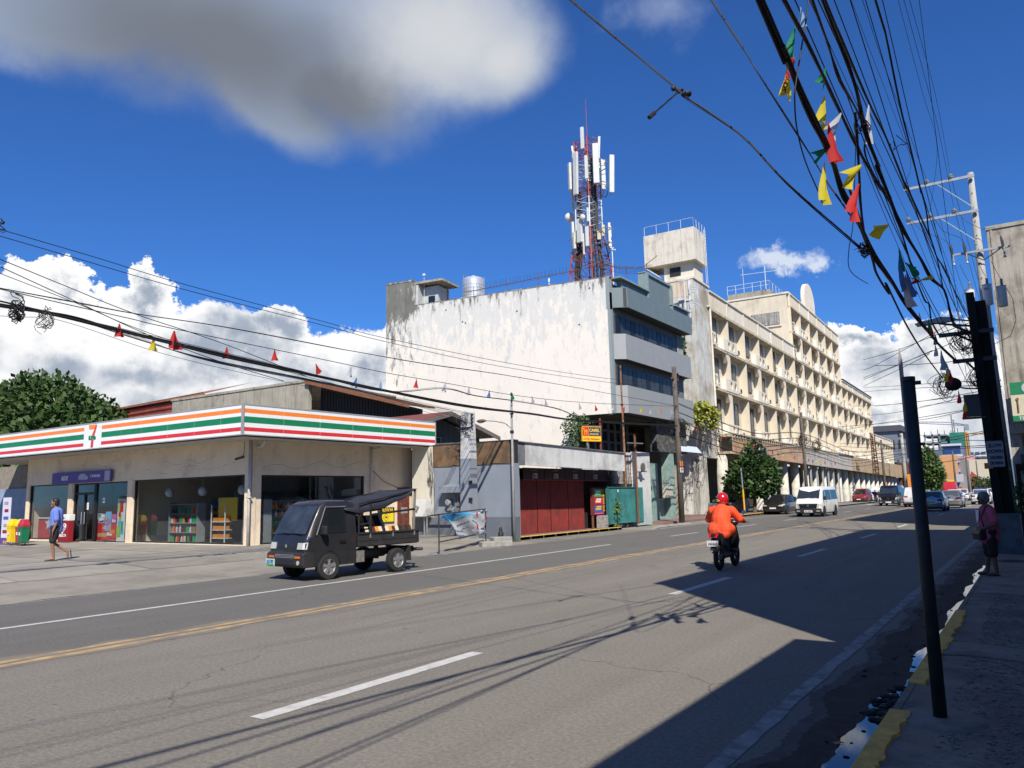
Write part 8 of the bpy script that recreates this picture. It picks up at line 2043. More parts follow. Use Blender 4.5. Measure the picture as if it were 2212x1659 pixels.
def lattice(b,p,q,w,n):
    p,q = Vector(p),Vector(q);d = (q-p);s_ = Vector((0,0,w)) if abs(d.normalized().z) < .7 else Vector((w,0,0))
    b.tube([p,q],.22,4);b.tube([p+s_,q+s_*.4],.22,4)
    for k in range(n):b.tube([p+d*k/n,p+d*(k+1)/n+s_*.7],.12,3)
b = MB();lattice(b,(0,0,zt_-22),(0,0,zt_+2),1.4,8);b.build('mast',mat('crane_grey',(.25,.27,.30),.7),parent=cr)
b = MB();lattice(b,(0,0,zt_),(-17,0,zt_+2.0),1.0,12);b.build('jib',mat('crane_pale',(.40,.42,.45),.7),parent=cr)
b = MB();lattice(b,(0,0,zt_),(5.5,0,zt_-.8),.8,4);b.box(4.2,-1,zt_-2.6,5.8,1,zt_-.3);b.build('counter_jib',mat('crane_grey',(.25,.27,.30),.7),parent=cr)
b = MB();b.tube([(0,0,zt_),(0,0,zt_+4)],.25,4);b.tube([(0,0,zt_+4),(-8,0,zt_+1.6)],.07,3);b.tube([(0,0,zt_+4),(5,0,zt_)],.07,3);b.build('apex',mat('crane_grey',(.25,.27,.30),.7),parent=cr)
b = MB();p_ = on_y(2089,985,300);lattice(b,(0,0,0),(0,0,p_.z+8),1.2,16);b.tube([(0,0,p_.z+7.5),(6,0,p_.z+7)],.2,4);o = b.build('construction_hoist',mat('hoist_orange',(.50,.22,.05),.7));o.location = (p_.x,300,0);tag(o,'orange lattice hoist mast right of the green-netted high-rise','hoist')
t,w,h = fbox('blue-glass block with white floor bands in front of the netted high-rise','blue_glass_building',2036,2074,962,280,20,mat('dark_blue_glass',(.03,.06,.18),.2,var=.3,vscale=.6))
for k in range(3):b = MB();b.box(-.4,-.6,h-.3-k*3.4,w+.4,0,h+.35-k*3.4);b.build('floor_band',mat('band_white',(.52,.55,.6),.7),parent=t)
b = MB();b.box(-4.2,.2,0,-.05,18,h-1.4);b.build('side_block',mat('grey_blue_wall',(.10,.13,.17),.8),parent=t)
t,w,h = fbox('white stepped apartment block with many balconies, far right below the clouds','white_apartments',2090,2130,970,400,30,mat('far_white',(.50,.52,.55),.8,var=.1))
pr_ = None
for k in range(6):
    for q in range(8):
        if q*2.3 > w-2:continue
        b = MB();b.box(0,0,0,1.7,1.0,1.5)
        if pr_ is None:pr_ = b.build('window',mat('far_window',(.06,.08,.11),.5),parent=t);pr_.location = (.5+q*2.3,-.4,h-3-k*2.9)
        else:clone(pr_,(.5+q*2.3,-.4,h-3-k*2.9))
    b = MB();b.box(-1.5+(k % 2),-1.6,h-3.4-k*2.9,w+1,-.5,h-2.9-k*2.9);b.build('balcony',mat('balcony_white',(.62,.64,.66),.8),parent=t)
fbox('orange plastered building beyond the far tree','orange_building',2029,2064,984,178,20,mat('far_orange',(.58,.30,.13),.85,var=.08,streak=.1))
t,w,h = fbox('narrow building with blue balconies right of the orange one','balcony_building',2064.5,2078,990,182,18,mat('far_grey_brown',(.22,.20,.19),.85,var=.2))
for k in range(3):b = MB();b.box(-.2,-.8,2.8+k*1.9,w*.6,0,3.5+k*1.9);b.build('balcony',mat('blue_white',(.25,.30,.5) if k != 1 else (.5,.5,.52),.7),parent=t)
fbox('long beige building closing the view at the right','beige_building',2071,2175,994,240,25,mat('far_beige',(.55,.48,.36),.85,var=.08,dirt=(.3,.27,.22),dirt_amt=.3,dscale=.2))
fbox('pink roof block above the long beige building','pink_block',2082,2101,985,265,10,mat('far_pink',(.55,.25,.25),.85))
fbox('ochre-yellow billboard house left of the dark sign pole','billboard_house',1962,1992,985,190,15,mat('far_ochre',(.55,.28,.05),.8,var=.25,vscale=.8))
t,w,h = fbox('dark jumbled shophouses beyond the end of the hotel','shophouses',1938,1990,1000,175,12,mat('far_dark_shop',(.07,.045,.045),.85,var=.5,vscale=1.0,dirt=(.25,.07,.04),dirt_amt=.4,dscale=.5))
for (a,z,c,z1,m_) in ((1.0,.8,3.2,4.5,'orange'),(4,.8,5.2,6,'white'),(6,3,8,6.5,'maroon'),(2.4,5,4.2,7,'red'),(8.5,.8,10.5,3.2,'lime'),(5.4,.9,7.6,2.6,'sky')):b = MB();b.box(a,-.4,z,c,-.1,z1);b.build('shop_sign',CM[m_],parent=t)
t,w,h = fbox('low pale shop with striped awning under the narrow balcony building','awning_shop',2064,2082,1029,168,6,mat('far_shop_pale',(.30,.27,.26),.8,var=.3,vscale=2))
b = MB();b.prism([(0,-2,2.6),(w,-2,2.6),(w,0,4.0),(0,0,4.0)],(0,0,.1));b.build('awning',CM['grey'],parent=t)
fbox('pale green wall at the far end of the street','green_wall',2084,2170,1041,235,1,mat('pale_green_wall',(.24,.42,.33),.85,var=.15),cat='wall')
fbox('green painted wall below the far tree','green_wall',2028,2050,1042,160,1,mat('mid_green_wall',(.05,.30,.18),.85,var=.2),cat='wall')
fbox('bright yellow kiosk and post in the distance','yellow_kiosk',2048,2061,1037,158,2,mat('kiosk_yellow',(.75,.48,.02),.7),cat='kiosk')
t = thing('red_tarpaulin','pointed rust-red tarpaulin standing before the far beige building','tarpaulin',on_y(2089,1050,215)[:]);t.location.z = 0
b = MB();b.prism([(0,0,.5),(7,0,.5),(6,0,2.8),(3.0,0,3.4),(1.2,0,5.4),(.5,0,3.5)],(0,.3,0));b.build('sheet',mat('far_rust_red',(.35,.06,.03),.85,var=.2),parent=t)
p = on_y(2006,1050,150)
tree('roadside_tree','tall bushy green tree at the roadside far beyond the hotel',p.x+.3,150,0,[((0,0,5.0),(2.0,2.0,2.7)),((-.7,0,3.6),(1.6,1.6,1.8)),((.9,0,3.4),(1.5,1.6,1.6)),((-.1,0,7.3),(1.1,1.1,1.3)),((1.6,0,4.0),(.8,1,.8))],4200,.5,leaf_b,([(0,0,0),(.1,0,2.5)],[.22,.15]))
for (px,Y,r_,z,lb) in ((2108,205,4.2,2.4,'wide low green shade tree before the beige building'),(2012,160,1.8,1.2,'small green bushes below the tall far tree')):
    p = on_y(px,1050,Y);tree('roadside_tree' if r_ > 2 else 'bushes',lb,p.x,Y,0,[((0,0,z),(r_,r_,r_*.32)),((r_*.5,0,z*.8),(r_*.6,r_*.6,r_*.3))],1500,.5,leaf_a,([(0,0,0),(0,0,z*.7)],[.15,.1]),cat='tree' if r_ > 2 else 'bush')
hb = MB();pts = []
for k in range(41):
    a = R(-75+k*3.5);d = 2400;hgt = 55+30*sin(k*.7)+22*sin(k*1.9+1);pts.append([(sin(a)*d,cos(a)*d,-5),(sin(a)*d*1.1,cos(a)*d*1.1,hgt)])
hb.loft(pts,cap=False,closed=False);struct(hb.build('hills',mat('far_hills',(.085,.12,.15),.95,var=.1,vscale=.01)))  # bluish haze of distance is put into the hill colour
# big tree at the left behind the store, and a second mass beyond
tree('shade_tree','big leafy tree rising behind the left end of the store',-58.5,29.0,.5,
     [((0,0,6.2),(6.0,3.2,3.4)),((3.8,0,4.9),(4.4,3.0,2.7)),((-4.5,0,8.2),(5.5,3.2,3.3)),((7.0,0,5.1),(2.4,2.4,1.9)),((4.6,-.5,7.1),(2.2,2.0,1.3)),((-1.2,-.5,8.9),(2.6,2.2,1.6)),((8.6,0,6.2),(1.1,1.3,.9)),((1.9,-.5,8.2),(1.6,1.6,1.1)),((-9,0,7),(5,3,4))],
     16000,.42,mat('leaf_shade_tree',(.045,.085,.02),.6,var=.5,vscale=.8,spec=.3),([(0,0,0),(.3,0,2.5),(0,0,4.5)],[.5,.4,.3]))
t = thing('parked_motorcycle','black motorcycle parked half behind the tall white banner left of the bins','motorcycle',(-37.2,16.4,.25),R(200))
for x in (-.6,.6):b = MB();b.lathe([(.2,-.05),(.3,-.05),(.3,.05),(.2,.05),(.2,-.05)],(x,0,.3),18,axis='y',cap=False);b.tube([(x-.2,0,.3),(x+.2,0,.3)],.02,4);b.build('wheel',black_rubber,parent=t)
body_loft([(-.9,[(0,.72),(.06,.75),(.05,.82),(0,.84)]),(-.2,[(0,.5),(.14,.6),(.13,.78),(0,.82)]),(.3,[(0,.4),(.15,.6),(.12,.9),(0,.95)]),(.5,[(0,.6),(.08,.7),(.08,.95),(0,1.0)])],t,black_gloss)
b = MB();b.tube([(.35,.35,1.05),(.45,0,1.0),(.35,-.35,1.05)],.018,5);b.tube([(.5,0,.95),(.6,0,.3)],.03,5);b.build('handlebar',chrome,parent=t)
# ------------------------------------------------------------------ overhead cables and bunting
def za(x,y):return dz(2700,0,2.212,x,y)
def zb_(x,y):return dz(3200,600,2.765,x,y)
def zc(x,y):return dz(3400,1100,3.318,x,y)
def zl(x,y):return dz(0,850,1.7015,x,y)
def zm(x,y):return dz(1200,1250,1.427,x,y)
def spline(P_,k=5):
    out_ = [];n = len(P_)
    for i in range(n-1):
        p0,p1,p2,p3 = P_[max(i-1,0)],P_[i],P_[i+1],P_[min(i+2,n-1)]
        for j in range(k):
            t = j/k;out_.append(.5*((2*p1)+(p2-p0)*t+(2*p0-5*p1+4*p2-p3)*t*t+(3*p1-p0-3*p2+p3)*t**3))
    return out_+[P_[-1]]
def cable(label,pts,r_,name='cable',group=None,ext=0,strands=1,spread=.03,mt=cable_black,wrap=False):
    """pts: list of world points; ext continues the first stretch backwards by that many metres"""
    P_ = [Vector(p) for p in pts]
    if ext:d = (P_[0]-P_[1]).normalized();P_ = [P_[0]+d*ext,P_[0]+d*ext*.5]+P_
    S = spline(P_);b = MB()
    for s_ in range(strands):
        o_ = Vector((0,0,0)) if strands == 1 else Vector((rnd.uniform(-1,1),0,rnd.uniform(-1,1)))*spread;ph = rnd.random()*6
        b.tube([p+o_*(1+.5*sin(i*.5+ph)) for i,p in enumerate(S)] if strands > 1 else S,r_,6)
    o = b.build(name,mt,smooth=True);tag(o,label,'cable',group);return o
def ox(seq,f,X0,X1):
    n = len(seq);return [on_x(*f(*p),X0+(X1-X0)*(i/(n-1))) for i,p in enumerate(seq)]
ORD = ['first','second','third','fourth','fifth','sixth','seventh','eighth','ninth','tenth'];GR = 'overhead cables on the right'
def R_cable(label,A,B_,C_,X0,X1,r_,**kw):
    px = [za(*p) for p in A]+[zb_(*p) for p in B_]+[zc(*p) for p in C_];n = len(px);X0 *= .72;X1 = max(X1,X0-.35);r_ *= .8;kw['spread'] = kw.get('spread',.012)*.75
    ys = [p[1] for p in px];d0 = [math.hypot(2245-p[0],1048-p[1]) for p in px]
    inv = [1/d for d in d0];a,c = inv[0],inv[-1]
    return cable(label,[on_x(*p,X0+(X1-X0)*((v-a)/(c-a) if c != a else 0)) for p,v in zip(px,inv)],r_,group=kw.pop('group',GR),**kw)
R_cable('thickest black cable bundle, sweeping from the picture top to the lower pole bracket',[(665,0),(830,390),(960,680),(1130,1060),(1260,1340),(1370,1659)],[(440,620),(560,880),(700,1160),(860,1400)],[(560,310),(850,680),(1000,860),(1250,1090)],-1.75,-1.45,.016,ext=14,strands=7,spread=.022)
R_cable('second thick black cable bundle, passing the open coil of wire',[(1200,0),(1330,330),(1480,760),(1540,1050),(1600,1250),(1680,1450)],[(700,150),(845,510),(920,720),(1040,940),(1180,1170),(1290,1370)],[(1060,150),(1130,420),(1200,600),(1400,690)],-1.45,-1.1,.014,ext=14,strands=6,spread=.018)
R_cable('medium black cable between the two thick bundles, carrying no flags',[(870,0),(1030,300),(1190,620),(1340,950),(1490,1260),(1700,1640)],[(690,310),(845,540),(960,830),(1080,1230),(1220,1600)],[(860,330),(900,560),(1000,740)],-1.6,-1.55,.016,ext=14,strands=2,spread=.012)
R_cable('medium black cable that joins the second thick bundle',[(1090,0),(1230,390),(1330,700),(1480,960),(1560,1180)],[(560,20),(690,300),(845,500)],[],-1.5,-1.4,.011,ext=14,strands=2,spread=.015)
R_cable('long black cable crossing the ends of the two upper crossarms',[(1240,40),(1330,260),(1600,880),(1750,1200),(1920,1620)],[(1010,330),(1110,550),(1290,940),(1350,1130),(1450,1290),(1620,1659)],[(1400,560)],-1.35,-1.0,.012,ext=14,strands=2,spread=.012)
R_cable('black cable with a thick sleeve at the very top of the picture',[(1660,0),(1720,200),(1770,420),(1880,950),(1950,1250),(2050,1659)],[(1170,370),(1240,640),(1270,860),(1340,1100),(1390,1300),(1430,1500)],[(1130,380),(1180,560)],-1.15,-1.15,.012,ext=14,strands=2,spread=.01)
R_cable('thick cable drop hanging straight down into the main bundle',[(1480,990),(1500,1250),(1520,1620)],[(510,350),(535,650),(560,850)],[],-1.5,-1.6,.016,strands=3,spread=.014)
R_cable('loose thin cable with a free end hanging in the sky',[(1070,0),(1040,220),(960,720),(950,900),(970,1130),(1040,1400),(1150,1659)],[(105,550)],[],-1.6,-2.1,.008,ext=4)
R_cable('lower thick cable running to the splice ball',[(1430,1659)],[(640,1120),(700,1330),(830,1540)],[(300,60),(540,560),(720,860),(880,1090),(1030,1290)],-1.7,-1.6,.013,strands=3,spread=.015)
R_cable('looping slack cable below the joint of the thick bundle',[(1480,1270)],[(440,760),(395,1050),(410,1290),(600,1432)],[],-1.9,-2.2,.006)
for k,(A,B_,x1,z1) in enumerate((([(1440,0),(1560,320),(1800,950),(1960,1400)],[(1140,320),(1160,350)],0,0),([(1540,0),(1680,430),(1860,930),(2090,1550)],[],1,0),([(1850,0),(2060,800),(2190,1290)],[],4,0),([(1900,0),(2130,850),(2212,1180)],[],5,0),([(1950,0),(2180,850)],[],2,0),([(1590,1130),(1830,1659)],[],3,0))):
    (ix,iz) = IN[(0,1,2,3,4,5)[x1]];end = Vector((-.90+ix,29.8,.17+iz+.2));px = [za(*p) for p in A]
    X0 = {0:-2.3,1:-1.9,2:-1.25,3:-2.3,4:-1.5,5:-1.3}[x1]
    s0 = on_x(*px[0],X0);pts = [s0]+[on_x(*q,X0+(end.x-X0)*min(.9,(on_x(*q,X0).y-s0.y)/28)) for q in px[1:]]+[end]
    cable(['thin bare power line to the left end of the top crossarm','thin bare power line to the middle of the top crossarm','thin bare power line to the inner end of the top crossarm','thin bare power line to the left end of the second crossarm','thin bare power line to the middle of the second crossarm','thin bare power line to the inner end of the second crossarm'][x1],pts,.006,'power_line',GR,ext=16)
    cable('thin power line beyond the tall pale pole, continuing the '+('top left','top middle','top right','lower left','lower middle','lower right')[x1]+' one',[end,end+Vector((0,22,-.9)),end+Vector((0,55,0)),end+Vector((0,110,.6))],.008,'power_line','power lines beyond the pale pole')
for k,(xt,yb2,X) in enumerate(((1765,860,-1.25),(1800,800,-1.2),(1835,760,-1.1),(1868,905,-1.15),(1905,700,-1.0),(1985,640,-.95),(1715,940,-1.4),(1750,700,-1.3))):
    e_ = Vector((-1.0-.12*(k % 3),22.3,5.9-.28*k));s1 = on_x(xt,-5,X);cable('thin slack cable from the picture top to the dark wooden pole, '+ORD[k]+' of a set',[s1,s1.lerp(e_,.35)-Vector((0,0,.18+.03*k)),s1.lerp(e_,.7)-Vector((0,0,.2)),e_],.006,group=GR,ext=12)
# service wires crossing the sky from the upper left
j0 = on_x(1860,535,-1.32)
cable('twin wire from the top centre of the picture down to the thick bundle',[on_x(1232,-2,-4.0),on_x(1455,185,-2.9),on_x(1480,208,-2.8),on_x(1600,290,-2.3),on_x(1700,395,-1.9),j0],.006,ext=12,strands=3,spread=.012)
cable('pair of thin wires joining the thick bundle from its left',[on_x(*za(215,0),-2.4),on_x(*za(500,440),-2.1),on_x(*za(640,660),-1.95),on_x(*za(960,1170),-1.75),on_x(*za(1160,1480),-1.65),on_x(*zb_(200,400),-1.55),on_x(*zb_(440,750),-1.34)],.006,ext=12,strands=2,spread=.012)
t = thing('cable_spreader','dark spacer clamp with a dangling stub rod on the twin wire at the top centre','clamp',j0[:]);c0 = on_x(1468,196,-2.85);e0 = on_x(1402,254,-3.05);t.location = c0;e0 = e0-c0
b = MB();b.ell((0,0,0),(.05,.035,.03),8,6);b.ell((.05,.1,-.01),(.05,.05,.035),8,6);b.ell((-.05,-.05,.02),(.03,.03,.03),8,6);b.build('clamp',cable_black,parent=t);b = MB();b.tube([(0,0,0),e0*.85],.010,6);b.tube([e0*.82,e0],.024,6);b.build('stub_rod',cable_black,parent=t)
def coil(label,c,r_,n,th=.008,sq=.6):
    b = MB();c = Vector(c)
    for k in range(n):q = r_*rnd.uniform(.6,1.1);a0 = rnd.random()*6;o_ = Vector((rnd.uniform(-.3,.3),0,rnd.uniform(-.3,.3)))*r_;sx = rnd.uniform(sq,1.2);b.tube([c+o_+Vector((q*sx*cos(a0+a*.5)*g,.1*sin(a),q*sin(a0+a*.5)*(2-g))) for a in range(rnd.randint(4,12)) for g in (rnd.uniform(.6,1.3),)],th,4)
    o = b.build('cable_coil',cable_black);tag(o,label,'cable coil');return o
coil('open loop of spare cable on the second thick bundle',on_x(*za(1525,1090),-1.08),.07,3,.005);coil('small loop of cable right of the second bundle',on_x(*za(1840,1240),-1.0),.10,2,.005)
coil('ragged knot of wire ends on the thickest bundle',on_x(*zb_(560,1060),-1.32),.05,22,.004);coil('big untidy coil of wires hanging left of the black splice ball',on_y(*zc(1050,1380),20),.24,26,.006,.3)
coil('snarl of wires on the left side of the dark wooden pole',on_y(*zc(1330,800),22),.26,34,.007);coil('second snarl of wires lower down the dark wooden pole',on_y(*zc(1490,1300),22),.2,22,.007,.3)
b = MB();b.ell((0,0,0),(.17,.17,.15),14,10);o = b.build('splice_ball',cable_black,smooth=True);o.location = on_y(*zc(1172,1370),20);tag(o,'round black cable splice ball hanging left of the dark wooden pole','cable box')
sb_ = on_y(*zc(1172,1370),20)
cable('cable from the splice ball to the dark wooden pole',[sb_,on_y(*zc(1300,1425),21),on_y(*zc(1530,1435),22.3)],.015,strands=2,spread=.02)
for k,(A,Y0,Y1) in enumerate((([(0,1050),(430,930),(860,760),(1400,560)],42,22),([(0,1180),(150,1125),(870,730),(1100,580)],42,22),([(0,1285),(450,1115),(1040,880),(1400,700)],42,22),([(0,1310),(430,1130),(900,930)],42,22),([(0,1395),(500,1160),(860,970)],42,22),([(150,1125),(470,1120),(1000,1090),(1480,1030)],38,22),([(0,1412),(500,1388),(1000,1350),(1500,1330)],60,24),([(0,1468),(620,1425),(1500,1385)],60,24),([(150,1659),(640,1605),(1250,1530)],60,24),([(740,1659),(1200,1600),(1560,1575)],60,24))):
    n = len(A);cable('thin cable from the hotel side to the dark wooden pole, '+ORD[k]+' from the top',[on_y(*zc(*p),Y0+(Y1-Y0)*i/(n-1)) for i,p in enumerate(A)],.011,group='cables crossing the street')
def w5(x,y):return dz(3300,1500,2.2117,x,y)
W2 = Vector((-16.9,42.2,7.9))
for k,A in enumerate(([(0,440),(300,380),(700,320),(1120,250)],[(0,400),(660,345),(1100,262)],[(280,300),(560,265),(1230,110)],[(130,220),(560,198),(1240,90)],[(500,545),(700,540),(1000,490),(1300,430)],[(360,660),(560,700),(800,715),(1060,685),(1300,612)],[(700,470),(1000,510),(1400,520)],[(0,570),(560,592),(1300,560)],[(0,600),(500,640),(900,600),(1300,575)],[(20,545),(560,552),(900,530),(1310,440)])):
    n = len(A);cable('thin cable above the far traffic, '+ORD[k]+' of those spanning the street there',[on_y(*w5(*p),85-45*i/(n-1)) for i,p in enumerate(A)],.016,group='cables crossing the street further up')
# left-hand span: from poles outside the frame on the left to the wooden pole before the hotel
GL = 'overhead cables on the left'
def L_cable(label,A,B_,r_,X=-16.8,**kw):return cable(label,[on_x(*zl(*p),X) for p in A]+[on_x(*zm(*p),X) for p in B_],r_,group=GL,ext=10,**kw)
L_cable('uppermost thin wire of the left-hand span',[(0,90),(630,275),(1240,460),(2212,720)],[(450,115),(1190,265),(1720,345),(2100,375)],.009)
L_cable('second thin wire of the left-hand span, just below the uppermost',[(0,135),(480,275),(1240,495),(2212,745)],[(450,135),(1100,275),(1750,370),(2100,395)],.009)
L_cable('steep wire crossing the others on the left, upper one',[(0,290),(440,470),(900,655),(1480,850),(2050,1075)],[],.010,X=-17.4)
L_cable('steep wire crossing the others on the left, middle one',[(0,340),(500,570),(1000,800),(1500,985),(1900,1106)],[],.010,X=-17.4)
L_cable('steep wire crossing the others on the left, lower one',[(0,385),(500,580),(880,740),(1300,880)],[(60,345),(420,440),(950,545)],.008,X=-17.6)
L_cable('twin cable sagging across the white wall, clear of the flags',[(0,485),(500,580),(900,655),(1500,745),(2212,880)],[(300,195),(700,265),(1250,345),(2100,500)],.009,strands=2,spread=.015)
bunt = L_cable('cable carrying the small red and white flags across the white wall',[(0,490),(480,600),(880,690),(1160,755),(2212,972)],[(450,310),(800,370),(1200,440),(1600,480),(2100,500)],.010)
L_cable('thick black cable bundle across the left sky, above the store fascia',[(0,600),(250,640),(500,690),(800,770),(1330,900),(1730,990),(2212,1095)],[(850,490),(1250,540),(1550,580),(2090,610)],.017,strands=7,spread=.03)
L_cable('fine wire slanting below the thick bundle at the far left',[(0,670),(400,700),(1100,925),(1800,1090)],[(450,475),(950,600)],.006,X=-17.8)
L_cable('loose twisted cables between the thick bundle and the white shop fascia',[(2000,1040)],[(450,415),(780,400),(960,440),(1180,470),(1440,520),(1560,590)],.007,strands=4,spread=.04)
for k in range(8):y0 = 790+k*14;cable('fine wire from the thick bundle to the concrete post, '+ORD[k]+' from the top',[on_x(*zl(520+k*60,700+k*16),-16.9),on_x(*zl(1300+k*20,935+k*7),-17.3),on_x(*zm(120+k*30,365+k*8),-18.0),on_x(*zm(950,540+k*7),-18.8)],.005,group='fine wires to the concrete post')
coil('messy knot of wires on the thick bundle at the far left',on_x(*zl(110,645),-16.8),.17,26,.008);coil('drooping wire ends on the thick bundle near the left edge',on_x(*zl(300,690),-16.8),.22,16,.006,.9);coil('wire loop standing above the thick bundle at the far left',on_x(*zl(110,560),-16.8),.16,3,.010);coil('small dark loop at the left edge of the sky',on_x(*zl(0,65),-16.8),.12,3,.012)
for k,z in enumerate((6.9,6.4,5.9,5.6,5.2)):
    cable('black cable along the hotel front between the wooden poles, '+ORD[k]+' from the top',[(-16.9,42.2,z),(-17.05,57,z-.9),(-17.2,72.5,z-.1),(-17.4,95,z-.9),(-17.6,118,z+.2),(-19,152,z+2)],.017,group='cables along the hotel front',strands=2,spread=.03)
coil('bird-nest of cables on the wooden pole in front of the hotel middle',(-17.2,72.5,6.1),.5,40,.013,.5);coil('hanging coils of wire right of the wooden pole in front of the hotel',(-17.2,77.5,5.9),.5,30,.012,.5);coil('tangle of cables on the wooden pole before the hotel corner',(-16.9,42.2,5.4),.5,34,.011,1.2)
# bunting
fl = {n_:mat('flag_'+n_,c,.7,var=.08) for n_,c in dict(red=(.62,.03,.03),yellow=(.70,.58,.03),green=(.01,.24,.10),white=(.55,.56,.60),blue=(.10,.22,.50),sky=(.30,.48,.68),orange=(.7,.25,.03)).items()}
for q_ in fl.values():
    t_ = q_.node_tree;pb_ = t_.nodes['Principled BSDF'];tl = t_.nodes.new('ShaderNodeBsdfTranslucent');mx_ = t_.nodes.new('ShaderNodeMixShader');mx_.inputs[0].default_value = .5
    t_.links.new(pb_.inputs['Base Color'].links[0].from_socket,tl.inputs[0]);t_.links.new(pb_.outputs[0],mx_.inputs[1]);t_.links.new(tl.outputs[0],mx_.inputs[2]);t_.links.new(mx_.outputs[0],[n for n in t_.nodes if n.type == 'OUTPUT_MATERIAL'][0].inputs[0])
def flag(c,p,dx,dz_,L_,w_,label,axis=(0,1,0),fold=.3,grp='bunting flags'):
    """a thin creased pennant: narrow at p, hanging or blown along (dx along axis, dz_)"""
    p = Vector(p);a = Vector(axis).normalized();d = (a*dx+Vector((0,0,dz_))).normalized();s_ = a*d.z*-1+Vector((0,0,1))*d.dot(a);n_ = d.cross(s_);vs = []
    for i in range(6):
        t_ = i/5
        for j in range(5):v = j/4-.5;vs.append(p+d*L_*t_+s_*w_*v*(.12+.88*t_)+n_*w_*fold*sin(j*1.8+i*.5+L_*9)*t_)
    b = MB().add(vs,[(i*5+j,i*5+j+1,(i+1)*5+j+1,(i+1)*5+j) for i in range(5) for j in range(4)]);o = b.build('pennant_flag',fl[c],smooth=True);tag(o,label,'flag',grp);return o
LF = [(zl,800,722,'red','small red flag, first one on the left-hand cable'),(zl,1030,818,'yellow','flat yellow flag caught in the thick left cable'),(zl,1168,770,'red','largest red flag on the left-hand cable'),(zl,1520,878,'red','narrow red flag left of the squarish red one'),(zl,1840,895,'red','squarish red flag over the clouds'),(zl,2115,990,'red','tiny red flag nearest the white wall'),
      (zm,262,278,'white','white flag just left of the white wall'),(zm,292,338,'blue','dark blue flag left of the white wall'),(zm,428,360,'sky','pale blue flag at the edge of the white wall'),(zm,627,345,'red','red flag on the left part of the white wall'),(zm,790,370,'white','long white flag on the white wall'),(zm,922,390,'white','crumpled white flag in the middle of the white wall'),(zm,1037,408,'blue','small blue flag on the white wall'),(zm,1160,420,'green','dark green flag above the lamp post'),
      (zm,1275,442,'white','tiny white flag right of the lamp post'),(zm,1350,458,'white','faint white flag on the white wall'),(zm,1540,480,'white','white flag near the end of the white wall'),(zm,1630,490,'red','red flag near the corner of the white wall'),(zm,1735,490,'white','white flag on the corner of the white wall'),(zm,1797,500,'red','red flag at the rusty pole'),(zm,1885,500,'yellow','yellow flag on the grey panels'),(zm,1940,508,'white','white flag between the yellow and the orange one'),(zm,2000,504,'orange','orange flag on the grey panels'),(zm,2055,510,'white','white flag left of the wooden pole')]
for f_,x,y,c,lb in LF:big_ = 1.5 if 'largest' in lb else 1;flag(c,on_x(*f_(x,y),-16.8),rnd.uniform(-.5,.9),-1,.30*big_,.22*big_,lb)
for k in range(26):
    y = 43.5+k*1.7;c = ('yellow','red','white','sky','red','green','yellow')[k % 7]
    flag(c,(-16.95-.015*k,y,5.5-.05*k+.45*((k-13)/13)**2),rnd.uniform(-.6,.9),-1,.34,.24,{'yellow':'yellow','red':'red','white':'white','sky':'pale blue','green':'green'}[c]+' flag before the hotel, '+ORD[k % 10]+' of '+('the first ten','the middle ten','the last six')[k//10]+' from the wooden pole',grp='flags before the hotel')
cable('string carrying the flags in front of the hotel',[(-16.9,42.2,6.0),(-17,50,5.5),(-17.15,65,4.85),(-17.35,85,4.9)],.008)
XR = -1.55
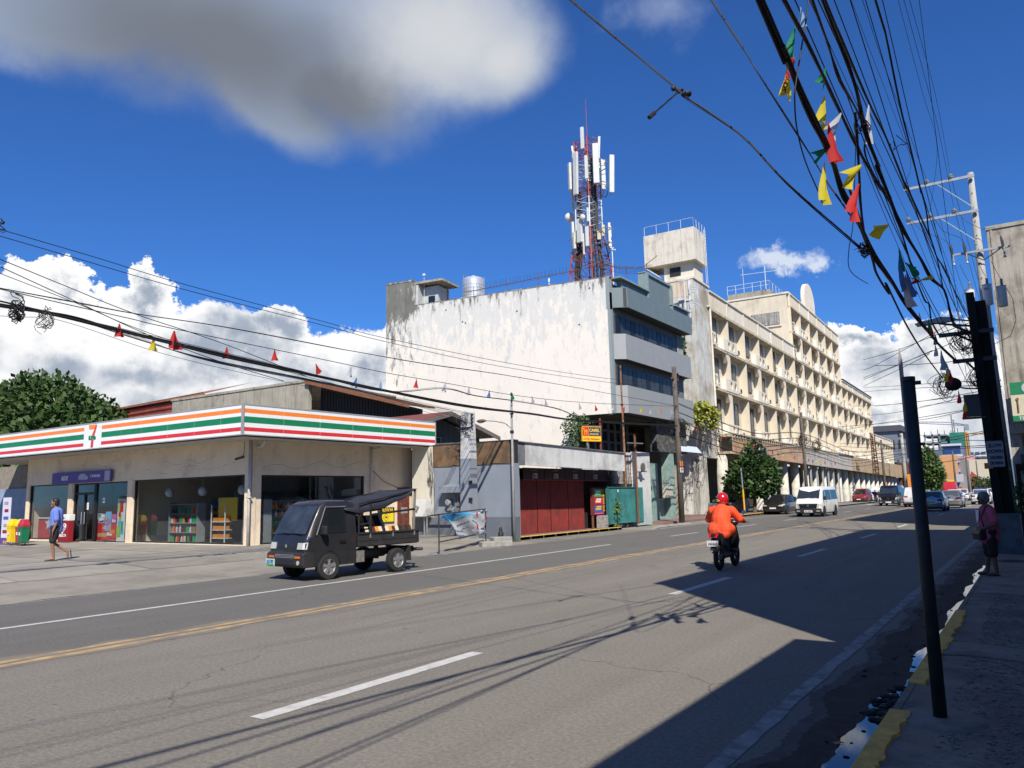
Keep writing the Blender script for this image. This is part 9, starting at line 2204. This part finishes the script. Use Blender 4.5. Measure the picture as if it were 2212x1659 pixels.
for x,y,X,c,dx,dz_,L_,w_,lb in ((1000,60,-1.7,'sky',.1,-1,.32,.22,'pale blue flag at the very top of the picture'),(955,225,-1.8,'green',-.35,-1,.58,.22,'long green flag behind the thickest bundle'),(885,590,-1.85,'yellow',-.1,-1,.48,.26,'yellow flag with red lettering left of the thickest bundle'),(1215,590,-1.65,'green',-.4,-1,.32,.22,'green flag under the medium cable'),(1210,830,-1.68,'yellow',-.25,-1,.50,.26,'yellow flag above the red one'),(1355,985,-1.6,'white',-.75,-1,.50,.24,'greyish white flag behind the red one'),(1240,1060,-1.7,'red',.25,-1,.58,.30,'large bright red flag hanging under the medium cable'),
      (1240,1290,-1.75,'green',-.9,-.6,.42,.2,'dark green flag left of the thickest bundle'),(1210,1415,-1.8,'yellow',-.15,-1,.62,.24,'yellow flag left of the thickest bundle, lowest there'),(1600,885,-1.4,'white',-.25,-1,.66,.17,'long narrow white flag by the wire coil'),(1530,1440,-1.5,'yellow',-.8,-.6,.55,.3,'yellow and blue flag behind the cable drop'),(1510,1600,-1.5,'red',-.5,-1,.60,.28,'dark red flag behind the cable drop')):
    p_ = on_x(*za(x,y),X*.74);o = flag(c,p_,dx,dz_,L_*p_.y/9.5*.85,w_*p_.y/9.5*.8,lb,axis=(.35,.94,0),grp='flags over the right-hand road')
    if 'lettering' in lb:
        q_ = text('SKY MOTOR','flag_lettering',CM['red'],None,.07,(0,0,0));q_.parent = o;d_y = p_.y/9.5;q_.matrix_local = Matrix.Translation(p_+Vector((-.02,-.14,-.40))*d_y) @ Matrix.Rotation(R(70),4,'Z') @ Matrix.Rotation(R(90),4,'X') @ Matrix.Rotation(R(62),4,'Z')
for x,y,c,dx,dz_,L_,w_,lb in ((830,790,'yellow',-1,-.45,.80,.30,'yellow flag blown flat right of the thickest bundle'),(935,1035,'green',.25,-1,.5,.22,'green flag on the thin string above the blue ones'),(1010,1200,'green',1,-.25,.5,.24,'green flag blown to the right'),(955,1130,'blue',0,-1,.72,.26,'long dusty blue flag'),(1010,1250,'blue',.5,-1,.62,.22,'slanting dusty blue flag'),(1010,1330,'white',.15,-1,.66,.32,'greyish white flag below the blue ones'),(1170,1405,'red',-1,-.1,.35,.16,'small red flag beside the long yellow one'),(1165,1395,'yellow',1,.28,.62,.1,'long narrow yellow flag blown to the right')):
    p_ = on_y(*zb_(x,y),10.5);flag(c,p_,dx,dz_,L_*.62,w_*.62,lb,axis=(.3,.95,0),grp='flags over the right-hand road')
cable('thin string holding the flags right of the thickest bundle',[on_x(*zb_(545,90),-1.4),on_x(*zb_(680,430),-1.5),on_x(*zb_(825,780),-1.5),on_x(*zb_(935,1035),-1.5),on_x(*zb_(1080,1380),-1.5),on_x(*zb_(1200,1659),-1.5),on_x(*zc(980,700),-1.5)],.004)
for x,y,c,lb in ((730,425,'white','white flag behind the thickest bundle near the lamp head'),(845,510,'green','green flag just right of the thickest bundle'),(885,590,'red','red flag tied at the bracket end'),(930,680,'blue','blue flag under the bracket arm'),(935,830,'white','grey-white flag below the bracket'),(1010,900,'sky','big pale flag below the bracket'),(1090,1090,'white','white flag above the splice ball'),(1080,1160,'yellow','yellow flag above the splice ball'),(1130,1170,'red','tiny red flag above the splice ball'),(1240,1440,'red','thin red flag below the splice ball'),(1320,1560,'yellow','twisted yellow flag below the splice ball'),(1310,1630,'red','red flag beside the grey equipment box')):
    flag(c,on_y(*zc(x,y),19.5),rnd.uniform(-.4,.5),-1,.30 if 'big' not in lb else .5,.18 if 'big' not in lb else .3,lb,grp='flags near the dark wooden pole')
